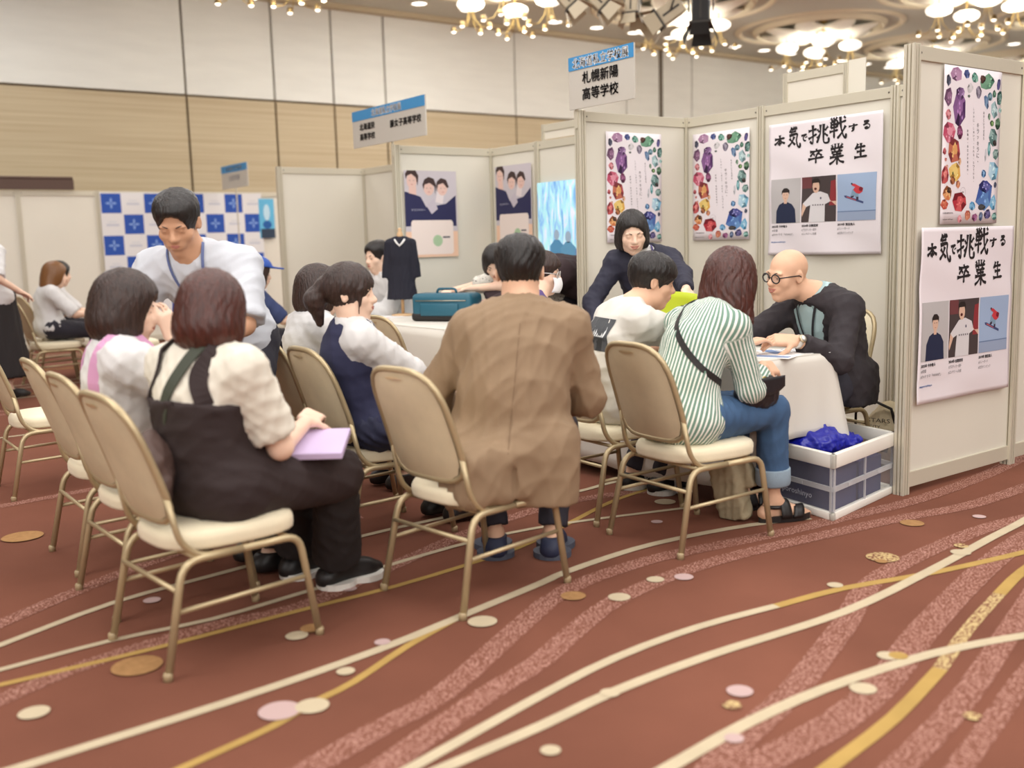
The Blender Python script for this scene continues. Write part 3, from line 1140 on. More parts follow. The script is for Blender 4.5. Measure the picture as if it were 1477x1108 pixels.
obj('wall_post', MB().box((WX - .06, 10.44, 3.68), (WX + .03, 10.52, 5.3)), mat('dark_post', rgb(96, 84, 68), .5), wall)
obj('head_track', MB().box((WX - .05, 9.47, 5.215), (WX + .006, 11.46, 5.245)), mat('dark_post', rgb(96, 84, 68)), wall)
for nm, lo, hi in (('wall_left', (-11.2, -14.3, 0), (14, -14, 5.6)), ('wall_right', (-11.2, 22, 0), (14, 22.3, 5.6)), ('wall_near', (14, -14, 0), (14.3, 22, 5.6))):
    tag(obj(nm, MB().box(lo, hi), mcream), kind='structure')

# ceiling with flower-shaped coffers round every chandelier
CZ = 5.3
ceil = tag(obj('ceiling', MB().box((-11.2, -14, CZ), (14, 22, CZ + .3)), mat('ceiling_paint', rgb(200, 199, 188), .9, spec=.1)), kind='structure')
tag(obj('trim_cornice', MB().box((WX - .06, -14, 5.222), (WX + .16, 22, 5.3)), mat('cornice', rgb(196, 182, 154), .8)), kind='structure')
mring = mat('plaster_ring', rgb(226, 216, 192), .8, spec=.15)
mpetal = mat('plaster_petal', rgb(246, 243, 232), .6, spec=.2)
CH = [(-7.85, y) for y in (.5, 4.3, 8.1, 11.9, 15.65, 19.4)] + [(-4.3, y) for y in (7.6, 11.4, 15.2)]
for cx, cy in CH:
    for rr, dz in ((1.62, .05), (1.28, .10)):
        mb = MB()
        mb.grid(lambda a, b, rr=rr, dz=dz: (cx + (rr - .14 * b + .03 * math.cos(12.57 * a)) * math.cos(2 * math.pi * a), cy + (rr - .14 * b + .03 * math.cos(12.57 * a)) * math.sin(2 * math.pi * a),
                                            CZ - dz * math.sin(math.pi * b)), 48, 7, True)
        obj('ceiling_ring', mb, mring, ceil, True)
    for k in range(8):
        a0 = 2 * math.pi * (k + .5) / 8
        mb = MB()
        def pet(u, v, a0=a0):
            t = .22 + .95 * v
            w = .26 * math.sin(math.pi * min(1, v * .96 + .02)) ** .7 * (2 * u - 1)
            x, y = t * math.cos(a0) - w * math.sin(a0), t * math.sin(a0) + w * math.cos(a0)
            return (cx + x, cy + y, CZ - .04 - .16 * math.sin(math.pi * v) * (1 - (2 * u - 1) ** 2 * .6))
        mb.grid(pet, 7, 9)
        obj('ceiling_petal', mb, mpetal, ceil, True, solid=.02)

# ------------------------------------------------------------------ lamps under the ceiling
mbrass = mat('brass', rgb(196, 168, 104), .3, metal=.9)
mglobe = mat('opal_glass', rgb(255, 248, 232), .4, emit=(1, .93, .8, 1), estr=1.5)
mlamp = mat('lamp_glow', rgb(255, 240, 210), .4, emit=(1, .92, .76, 1), estr=3.2)
mcup = mat('lamp_cup', rgb(150, 128, 88), .35, metal=.8)
def chandelier(cx, cy, label):
    t = thing('chandelier', (cx, cy, CZ), label, 'chandelier', 'opal glass chandeliers under the ceiling')
    for i, (dx, dy) in enumerate(((-.43, -.43), (.43, -.43), (.43, .43), (-.43, .43))):
        M = Matrix.Translation((dx, dy, 0))
        obj('canopy', MB().lathe([(.09, 0), (.085, -.03), (.03, -.05), (.012, -.06), (.012, -.30)], 12, M), mbrass, t, True)
        g = MB().lathe([(.01, -.28), (.13, -.29), (.20, -.33), (.215, -.37), (.19, -.42), (.12, -.455), (.03, -.465)], 20, M)
        obj('glass_globe', g, mglobe, t, True)
        for k in range(4):
            a = math.pi / 2 * k + .5 + i * .3
            c, s = math.cos(a), math.sin(a)
            arm_ = MB().tube([(dx + .03 * c, dy + .03 * s, -.44), (dx + .07 * c, dy + .07 * s, -.60), (dx + .16 * c, dy + .16 * s, -.72), (dx + .27 * c, dy + .27 * s, -.74), (dx + .31 * c, dy + .31 * s, -.68)], .006, 6)
            ao = obj('lamp_arm', arm_, mbrass, t, True)
            M2 = Matrix.Translation((dx + .31 * c, dy + .31 * s, -.70))
            obj('lamp_cup', MB().lathe([(.034, .03), (.042, -.02), (.042, -.045)], 12, M2), mcup, ao, True)
            obj('lamp_bulb', MB().lathe([(.036, -.04), (.032, -.055), (.018, -.066), (.004, -.07)], 12, M2), mlamp, ao, True)
    l = bpy.data.lights.new('chandelier_light', 'POINT')
    l.energy = 62
    l.color = (1, .95, .84)
    l.shadow_soft_size = .35
    lo = bpy.data.objects.new('chandelier_light', l)
    lo.location = (cx, cy, CZ - .75)
    COL.objects.link(lo)
    return t
CHL = ['chandelier at the far left end of the far row, only its lamps in view', 'chandelier in the far row behind the small spotlights',
       'chandelier in the far row behind the black spotlight', 'four-globe chandelier in the middle of the ceiling above the brush-lettered poster',
       'far chandelier just left of the tall right partition', 'chandelier of the far row seen over the top of the right partition',
       'nearer chandelier above the frame', 'large nearer chandelier at the top edge, above the tall right partition', 'nearer chandelier at the top right corner']
for (cx, cy), lb in zip(CH, CHL):
    if (cx, cy) == (-4.3, 7.6):
        continue
    chandelier(cx, cy, lb)
mdl = mat('downlight_glow', rgb(255, 248, 235), .5, emit=(1, .95, .85, 1), estr=3.5)
mrim = mat('downlight_rim', rgb(225, 218, 200), .5)
ORD = 'first second third fourth fifth sixth seventh eighth ninth tenth eleventh twelfth thirteenth fourteenth fifteenth sixteenth seventeenth'.split()
for i, y in enumerate([3.0, 4.0, 5.0, 5.95, 6.95, 7.97, 8.95, 9.95, 10.95, 11.9, 12.85, 13.75, 14.7, 15.64, 16.57, 17.54, 18.5]):
    t = thing('downlight', (-10.0, y, CZ), ORD[i] + ' small round downlight from the left in the row along the far wall', 'downlight', 'downlights along the far wall')
    obj('lamp_rim', MB().lathe([(.16, 0), (.17, -.012), (.14, -.016), (.13, -.005)], 18), mrim, t, True)
    obj('lamp_lens', MB().lathe([(.13, -.004), (.10, -.012), (.02, -.016)], 18), mdl, t, True)
t = thing('downlight', (-6.77, 17.33, CZ), 'single round downlight high at the right edge above the partition', 'downlight')
obj('lamp_rim', MB().lathe([(.16, 0), (.17, -.012), (.14, -.016), (.13, -.005)], 18), mrim, t, True)
obj('lamp_lens', MB().lathe([(.13, -.004), (.10, -.012), (.02, -.016)], 18), mdl, t, True)

# stage spotlights on a bar above the frame
mtan = mat('spot_beige', rgb(186, 172, 146), .5)
mblk = mat('spot_black', rgb(22, 20, 19), .5)
mdk = mat('spot_dark', rgb(50, 45, 40), .6)
bar = tag(obj('lighting_bar', MB().tube([(-5.2, .6, 4.35), (-2.4, 4.5, 4.35)], .03, 10), mdk), 'dark lighting bar above the frame that carries the spotlights', 'bar')
def spot(x, y, z, aim, label, m, k=1.0, doors=True):
    d = Vector(aim).normalized()
    q = d.to_track_quat('-Z', 'Y').to_matrix().to_4x4()
    t = thing('spotlight', (x, y, z), label, 'spotlight', 'stage spotlights on the bar')
    S = Matrix.Scale(k, 4)
    M = q @ S
    obj('housing', MB().rbox((-.10, -.10, -.14), (.10, .10, .16), .02, M), m, t)
    obj('front_frame', MB().box((-.125, -.125, -.165), (.125, .125, -.14), M), mdk, t)
    obj('vent_slot', MB().box((.1, -.012, -.1), (.104, .012, .12), M).box((-.104, -.012, -.1), (-.1, .012, .12), M).box((-.012, .1, -.1), (.012, .104, .12), M).box((-.012, -.104, -.1), (.012, -.1, .12), M), mdk, t)
    obj('lens', MB().lathe([(.085, -.166), (.07, -.175), (.02, -.18)], 16, M), mat('lens_glass', rgb(120, 120, 115), .1), t, True)
    obj('yoke', MB().tube([tuple(M @ Vector((-.135, 0, 0))), tuple(M @ Vector((-.14, .0, .05)) + Vector((0, 0, .1))), (0, 0, .33 * k), tuple(M @ Vector((.14, 0, .05)) + Vector((0, 0, .1))), tuple(M @ Vector((.135, 0, 0)))], .01, 6), mdk, t, True)
    obj('hanger', MB().tube([(0, 0, .33 * k), (0, 0, max(.34, 4.35 - z))], .012, 6), mdk, t, True)
    obj('cable', MB().tube([tuple(M @ Vector((0, .05, .16))), tuple(M @ Vector((0, .12, .25))), (.05, .02, .35), (.02, 0, 4.33 - z)], .007, 6), mdk, t, True)
    if doors:
        for sx, sy in ((1, 0), (-1, 0), (0, 1), (0, -1)):
            mb = MB()
            o_ = .125
            if sx:
                mb.add([(sx * o_, -.09, -.165), (sx * o_, .09, -.165), (sx * (o_ + .07), .12, -.33), (sx * (o_ + .07), -.12, -.33)], [(0, 1, 2, 3)], M)
            else:
                mb.add([(-.09, sy * o_, -.165), (.09, sy * o_, -.165), (.12, sy * (o_ + .07), -.33), (-.12, sy * (o_ + .07), -.33)], [(0, 1, 2, 3)], M)
            obj('barn_door', mb, m, t, solid=.004)
    return t
spot(-3.12, 3.49, 3.80, (.1, -.12, -1), 'black spotlight with its barn doors flared straight down', mblk, 1.0)
spot(-3.34, 3.2, 3.80, (-.55, -.75, -.62), 'large beige spotlight tilted down to the left, beside the black one', mtan, 1.0)
spot(-3.58, 2.87, 3.90, (.05, -.1, -1), 'small beige spotlight hanging straight down, left of the tilted one', mtan, .75)
spot(-3.83, 2.54, 3.97, (.45, .55, -.7), 'beige spotlight tilted down to the right, fourth from the black one', mtan, .85)
spot(-4.04, 2.25, 4.0, (.4, .5, -.75), 'leftmost beige spotlight, mostly cut by the top edge', mtan, .85)
# ------------------------------------------------------------------ exhibition booths: posts, rails and panels
mpan = mat('panel_face', rgb(222, 217, 203), .45, spec=.35, var=.02, vscale=1.5)
malu = mat('panel_alu', rgb(206, 199, 180), .4, metal=.15)
mslot = mat('alu_slot', rgb(120, 112, 96), .6)
mscrew = mat('screw_head', rgb(95, 88, 78), .5)
BH = 2.1
def post(x, y, parent, org, h=BH):
    mb = MB()
    for sx in (-1, 1):
        for sy in (-1, 1):
            mb.box((x + sx * .020 - .007, y + sy * .020 - .007, .0), (x + sx * .020 + .007, y + sy * .020 + .007, h))
    mb.box((x - .006, y - .026, 0), (x + .006, y + .026, h)).box((x - .026, y - .006, 0), (x + .026, y + .006, h))
    mb.box((x - .016, y - .016, .002), (x + .016, y + .016, h - .002))
    obj('post', mb, malu, parent, origin=org)
    f = MB().lathe([(.022, 0), (.022, .012), (.010, .02)], 10, Matrix.Translation((x, y, 0)))
    obj('post_foot', f, mat('foot_plastic', rgb(70, 62, 55), .5), parent, True, origin=org)
def run(name, label, x0, y0, dx, dy, widths, skip_first=False, skip_last=False):
    org = (x0, y0, 0)
    t = thing(name, org, label, 'partition')
    p = Vector((x0, y0, 0))
    d = Vector((dx, dy, 0))
    nrm_ = Vector((-dy, dx, 0))
    if not skip_first:
        post(p.x, p.y, t, org)
    for i, w in enumerate(widths):
        q = p + d * w
        a, b = p + d * .026, q - d * .026
        def slab(z0, z1, th):
            c = [a - nrm_ * th, b - nrm_ * th, b + nrm_ * th, a + nrm_ * th]
            mb = MB()
            mb.add([(k.x, k.y, z0) for k in c] + [(k.x, k.y, z1) for k in c],
                   [(0, 3, 2, 1), (4, 5, 6, 7), (0, 1, 5, 4), (1, 2, 6, 5), (2, 3, 7, 6), (3, 0, 4, 7)])
            return mb
        obj('panel', slab(.09, BH - .06, .004), mpan, t, origin=org)
        obj('top_rail', slab(BH - .068, BH - .004, .016), malu, t, origin=org, bevel=.002)
        obj('bottom_rail', slab(.03, .105, .016), malu, t, origin=org, bevel=.002)
        for k in (.045, w - .045):
            for sg in (-1, 1):
                c = p + d * k + nrm_ * sg * .016
                M = Matrix.Translation((c.x, c.y, BH - .036)) @ (nrm_ * sg).to_track_quat('Z', 'Y').to_matrix().to_4x4()
                obj('screw', MB().lathe([(.006, 0), (.005, .002)], 8, M), mscrew, t, origin=org)
        if not (skip_last and i == len(widths) - 1):
            post(q.x, q.y, t, org)
        p = q
    return t
W1, W2 = .69, .99
run('partition_wall', 'left partition of the middle booth, one panel wide, behind the woman in the dark suit', 0, -.99, 0, 1, [.99])
run('partition_wall', 'back partition of the middle booth, behind the bald man', 0, 0, 1, 0, [W1, W2, W1], True)
run('partition_wall', 'tall right partition carrying two posters, nearest the camera at the right edge', 2.47, -1.10, 0, 1, [.99, .99, .99])
run('partition_wall', 'back partition of the left booth, between the school poster and the bright screen', -2.41, 0, 1, 0, [W1, W2, W1], True, True)
run('partition_wall', 'side partition of the left booth carrying the larger school poster', -2.41, -.99, 0, 1, [.99])
run('partition_wall', 'plain partition beside the left booth, farther back', -4.82, -.99, 0, 1, [.99])
run('partition_wall', 'plain back partition between the two far side walls', -4.82, 0, 1, 0, [W1, W2, W1], True, True)
run('partition_wall', 'long white partition at the far left, with the blue chequered backdrop', -9.3, -6.6, 0, 1, [.99] * 8)

# ------------------------------------------------------------------ posters and signs
WH = (.80, .78, .80, 1)
BLK = rgb(38, 34, 36)
def wallM(x, y, z, facing):
    """frame of a sheet on a wall: 'y' faces -y (x to the right), 'r' faces +x (y to the right)"""
    if facing == 'y':
        return Matrix(((1, 0, 0, x), (0, 0, -1, y), (0, 1, 0, z), (0, 0, 0, 1)))
    return Matrix(((0, 0, 1, x), (1, 0, 0, y), (0, 1, 0, z), (0, 0, 0, 1)))

def sheet(t, w, h, disp=None, col=WH, M=None, org=None, name='sheet', n=14, rough=.45):
    mb = MB()
    mb.grid(lambda a, b: tuple(M @ Vector((w * a, h * b, disp(w * a, h * b) if disp else 0))), n, n)
    return obj(name, mb, mat('poster_paper', col, rough, spec=.3), t, True, origin=org, solid=.0006)

GEMS = [  # x, y, half width, half height (photo-crop units of a 382 x 1060 sheet), colour, second colour, turn
    (125, 75, 38, 52, (150, 88, 140), (205, 160, 195), 0), (195, 65, 22, 30, (38, 52, 120), (110, 130, 190), 0), (247, 82, 24, 36, (70, 150, 130), (160, 210, 190), 0),
    (330, 100, 52, 55, (52, 105, 85), (130, 190, 150), .3), (300, 85, 20, 30, (70, 40, 34), (110, 70, 60), .2), (410, 105, 12, 42, (58, 48, 110), (100, 90, 160), -.2),
    (78, 120, 15, 45, (48, 52, 72), (110, 110, 140), .1), (215, 155, 22, 35, (196, 190, 192), (225, 220, 222), .3), (272, 175, 20, 45, (104, 92, 112), (170, 160, 180), 0),
    (75, 230, 28, 65, (88, 48, 84), (160, 110, 150), 0), (145, 300, 42, 115, (74, 30, 92), (170, 110, 180), .05), (150, 200, 30, 45, (98, 50, 112), (190, 150, 205), 0),
    (208, 210, 9, 11, (80, 92, 80), (130, 140, 130), 0), (325, 235, 16, 52, (60, 92, 145), (140, 175, 210), .35), (350, 195, 17, 30, (78, 120, 140), (150, 190, 205), 0),
    (380, 175, 14, 28, (52, 102, 80), (130, 180, 150), 0), (416, 200, 18, 55, (52, 100, 92), (150, 190, 180), -.1), (380, 285, 26, 58, (140, 185, 190), (215, 232, 235), 0),
    (420, 285, 12, 18, (120, 180, 168), (190, 220, 215), 0), (345, 335, 10, 25, (90, 130, 100), (160, 190, 160), 0), (365, 380, 14, 22, (78, 122, 60), (150, 190, 110), 0),
    (405, 380, 20, 45, (48, 90, 60), (120, 160, 120), 0), (75, 345, 18, 35, (220, 110, 120), (240, 170, 175), .3), (80, 470, 40, 75, (205, 62, 98), (240, 150, 170), 0),
    (150, 460, 20, 50, (112, 34, 78), (180, 100, 150), .1), (112, 585, 42, 85, (192, 60, 66), (240, 175, 90), -.35), (375, 475, 30, 65, (70, 112, 108), (170, 205, 200), .1),
    (385, 515, 14, 25, (50, 40, 40), (90, 80, 75), 0), (345, 560, 10, 55, (92, 172, 178), (170, 215, 220), 0), (322, 605, 8, 50, (196, 196, 204), (225, 225, 230), 0),
    (392, 590, 22, 40, (72, 112, 105), (160, 190, 185), 0), (50, 590, 12, 28, (190, 56, 70), (230, 130, 130), 0), (57, 645, 8, 14, (200, 90, 80), (230, 150, 130), 0),
    (148, 655, 10, 30, (222, 150, 108), (240, 200, 160), 0), (65, 690, 9, 12, (222, 140, 120), (240, 190, 170), 0), (52, 750, 24, 65, (200, 52, 62), (235, 130, 120), -.1),
    (115, 725, 38, 65, (235, 165, 50), (250, 220, 120), .2), (100, 785, 18, 30, (180, 90, 50), (225, 150, 80), 0), (137, 810, 14, 30, (222, 120, 78), (240, 180, 130), .2),
    (372, 710, 38, 70, (112, 186, 222), (200, 228, 242), 0), (308, 730, 16, 30, (66, 136, 210), (150, 195, 235), 0), (315, 880, 60, 105, (34, 62, 168), (110, 170, 225), .2),
    (318, 820, 40, 45, (52, 58, 150), (150, 150, 215), 0), (295, 965, 26, 22, (52, 50, 52), (90, 88, 88), 0), (390, 808, 10, 22, (50, 58, 88), (110, 120, 150), 0),
    (68, 870, 30, 48, (222, 112, 56), (245, 180, 110), 0), (78, 850, 14, 22, (80, 50, 40), (130, 90, 60), 0), (145, 925, 48, 70, (192, 22, 44), (235, 90, 90), .2),
    (48, 945, 26, 38, (200, 56, 40), (235, 130, 90), 0), (232, 957, 20, 34, (56, 145, 208), (150, 205, 240), 0), (375, 935, 24, 60, (86, 172, 220), (180, 220, 240), 0),
    (200, 1020, 22, 42, (190, 78, 58), (230, 150, 110), 0), (248, 1035, 20, 32, (130, 48, 98), (190, 120, 170), 0), (290, 1028, 13, 38, (58, 80, 120), (130, 150, 190), 0),
    (335, 1015, 24, 36, (58, 48, 108), (130, 120, 180), 0), (383, 1030, 17, 30, (88, 158, 148), (170, 215, 205), 0), (147, 1045, 14, 30, (225, 120, 130), (245, 180, 185), 0)]
_rgb = rgb
def rgb_m(r, g, b):
    m = (r + g + b) / 3
    return _rgb(*(c * .78 + m * .16 + 6 for c in (r, g, b)))
def gem_poster(x, y, z, facing, label):
    w, h = .515, .74
    org = (x, y, z)
    M = wallM(x, y, z, facing)
    t = thing('poster', org, label, 'poster', 'crystal posters')
    sheet(t, w, h, None, rgb(232, 224, 228), M, org)
    pr = Print()
    g = random.Random(11)
    for gx, gy, rx, ry, c1, c2, rot in GEMS:
        k = (gy - 20) / 1060
        cx = (gx - (52 - 32 * k)) / 382 * w
        cy = (1 - k) * h
        ax, ay = rx / 382 * w, ry / 1060 * h
        n = g.choice((6, 7, 8))
        out = []
        for i in range(n):
            a = 2 * math.pi * (i + g.uniform(-.22, .22)) / n + .3
            q = g.uniform(.86, 1.1)
            px, py = ax * q * math.cos(a), ay * q * math.sin(a)
            out.append((cx + px * math.cos(rot) - py * math.sin(rot), cy + px * math.sin(rot) + py * math.cos(rot)))
        inn = [(cx + (p[0] - cx) * .45 + ax * .1, cy + (p[1] - cy) * .45 + ay * .12) for p in out]
        for i in range(n):
            j = (i + 1) % n
            f = g.uniform(0, 1) ** 1.6
            c = tuple(a + (b - a) * f * .8 for a, b in zip(rgb_m(*c1), rgb_m(*c2)))
            if g.random() < .3:
                c = tuple(a * .45 for a in rgb_m(*c1)[:3]) + (1,)
            pr.poly([out[i], out[j], inn[j], inn[i]], c)
        f = g.uniform(.2, .9)
        pr.poly(inn, tuple(a + (b - a) * f for a, b in zip(rgb_m(*c1), rgb_m(*c2))))
        if ax * ay > .0008:
            pr.up(.00004)
            for q in range(5):
                sx, sy = cx + g.uniform(-.5, .5) * ax, cy + g.uniform(-.55, .55) * ay
                r_ = g.uniform(.06, .16)
                pr.poly([(sx - ax * r_, sy), (sx, sy - ay * r_), (sx + ax * r_, sy), (sx, sy + ay * r_ * 1.4)], tuple(a + (b - a) * g.choice((.9, 1)) for a, b in zip(rgb_m(*c1), rgb_m(min(255, c2[0] + 25), min(255, c2[1] + 25), min(255, c2[2] + 25)))))
    obj_art = pr.build('artwork', t, None, M=M, origin=org)
    tx = Print()
    tx.z = .0012
    gray = rgb(70, 62, 70)
    def column(s, X, y0, y1, hh):
        n = len(s)
        for i, ch in enumerate(s):
            yy = y0 + (y1 - y0) * (i + .5) / n
            k = (yy - 20) / 1060
            tx.text(ch, (X - (52 - 32 * k)) / 382 * w, (1 - k) * h, hh if ch not in '、。ッ' else hh * (.35 if ch != 'ッ' else .7), gray)
    column('自分という宝石を', 308, 300, 500, .013)
    column('キラッキラに、', 268, 380, 670, .022)
    column('しずかに、しあげて、なれる、なってやる。', 240, 280, 800, .012)
    column('新陽は、毎日が卒業制作。', 200, 430, 750, .012)
    for q in range(24):
        a, b = 2 * math.pi * q / 24, 2 * math.pi * (q + 1) / 24
        X, Y_, r1, r2 = .192, .152, .024, .0228
        tx.poly([(X + r1 * math.cos(a), Y_ + r1 * math.sin(a)), (X + r1 * math.cos(b), Y_ + r1 * math.sin(b)), (X + r2 * math.cos(b), Y_ + r2 * math.sin(b)), (X + r2 * math.cos(a), Y_ + r2 * math.sin(a))], rgb(150, 140, 150))
    tx.text('新陽', .192, .152, .008, gray)
    tx.text('札幌新陽高等学校', .066, .052, .009, gray, w=.09)
    tx.text('sapporoshinyo', .066, .022, .009, gray, w=.09)
    tx.build('lettering', t, None, M=M, origin=org)
    return t
gem_poster(.022, -.785, 1.235, 'r', 'crystal poster on the side partition, half hidden by the standing woman')
gem_poster(.085, -.022, 1.235, 'y', 'crystal poster on the narrow back panel, between the two other posters')
gem_poster(2.492, -.872, 1.287, 'r', 'crystal poster high on the tall right partition')

STROKES = {  # brush characters: (box centre x, y, width, height in crop pixels of a 860 x 1030 sheet), strokes as x,y points
    '本': ((110, 150, 88, 84), ['.05,.62 .95,.7', '.5,1 .5,0', '.48,.6 .3,.35 .03,.12', '.52,.6 .7,.35 .98,.2', '.33,.2 .68,.24']),
    '気': ((225, 130, 98, 160), ['.3,.98 .12,.72', '.5,1 .45,.9', '.65,1 .6,.9', '.28,.86 .75,.91', '.22,.74 .65,.79', '.1,.58 .72,.64 .68,.35 .8,.06 .98,.0 .97,.2', '.5,.52 .3,.25 .02,.06', '.12,.45 .35,.28 .6,.12']),
    'で': ((303, 138, 46, 56), ['.02,.75 .9,.9 .5,.65 .35,.4 .5,.1 .85,.05', '.75,.55 .82,.42', '.92,.62 .99,.5']),
    '挑': ((415, 120, 155, 145), ['.0,.70 .42,.78', '.22,1 .22,.08 .08,.18', '.0,.3 .42,.52', '.6,.98 .58,.5 .42,.05', '.76,1 .75,.2 .82,.02 1,.05 1,.28', '.45,.75 .55,.6', '.42,.3 .57,.45', '.97,.85 .82,.65', '.8,.5 .97,.35']),
    '戦': ((560, 82, 122, 158), ['.08,.98 .17,.86', '.25,1 .3,.88', '.45,1 .36,.86', '.1,.8 .1,.5', '.1,.8 .46,.83 .45,.52', '.1,.66 .45,.68', '.1,.52 .45,.54', '.0,.34 .52,.4', '.28,.8 .28,.02', '.52,.7 1,.79', '.65,1 .7,.5 .85,.1 .98,.0 1,.2', '.97,.56 .75,.25 .48,.0', '.86,1 .97,.9']),
    'す': ((672, 88, 66, 56), ['.0,.68 1,.8', '.55,1 .58,.45 .45,.3 .4,.45 .55,.5 .55,.2 .3,.0']),
    'る': ((766, 75, 62, 58), ['.2,.92 .75,.95 .15,.48 .6,.62 .88,.4 .75,.1 .45,.02 .35,.15 .55,.22 .68,.08']),
    '卒': ((400, 285, 118, 112), ['.5,1 .53,.86', '.1,.80 .9,.86', '.35,.8 .12,.48', '.3,.68 .42,.54', '.68,.82 .5,.5', '.65,.68 .88,.5', '.0,.30 1,.40', '.5,.5 .5,.0']),
    '業': ((556, 280, 108, 160), ['.38,1 .38,.8', '.6,1 .6,.8', '.13,.95 .22,.82', '.88,.97 .75,.83', '.06,.76 .94,.81', '.32,.74 .37,.66', '.7,.75 .62,.66', '.12,.6 .88,.65', '.2,.48 .8,.52', '.02,.36 .97,.41', '.5,.62 .52,.0', '.48,.36 .28,.18 .0,.05', '.53,.36 .7,.18 1,.1']),
    '生': ((727, 262, 92, 106), ['.3,.97 .08,.58', '.2,.72 .88,.77', '.2,.42 .84,.47', '.0,.04 1,.10', '.53,1 .5,.07'])}
def brush(pr, pts, w0):
    """one brush stroke: pressed start, thinner travel, tapered end"""
    P = [Vector((p[0], p[1], 0)) for p in pts]
    path = []
    for k in range(len(P) - 1):
        p0, p1, p2, p3 = P[max(k - 1, 0)], P[k], P[k + 1], P[min(k + 2, len(P) - 1)]
        for i in range(5):
            f = i / 5
            path.append(.5 * ((2 * p1) + (p2 - p0) * f + (2 * p0 - 5 * p1 + 4 * p2 - p3) * f * f + (3 * p1 - p0 - 3 * p2 + p3) * f ** 3))
    path.append(P[-1])
    n = len(path)
    L, R_ = [], []
    for i, p in enumerate(path):
        t = i / (n - 1)
        w = w0 * (1.25 - .75 * min(1, t * 3) + .65 * t * t) * (1 if t < .9 else 1 - (t - .9) * 6)
        d = (path[min(i + 1, n - 1)] - path[max(i - 1, 0)])
        d = d.normalized() if d.length > 1e-9 else Vector((1, 0, 0))
        b = Vector((-d.y, d.x, 0)) * w / 2
        L.append((p.x + b.x, p.y + b.y))
        R_.append((p.x - b.x, p.y - b.y))
    for i in range(n - 1):
        pr.poly([R_[i], R_[i + 1], L[i + 1], L[i]], BLK)

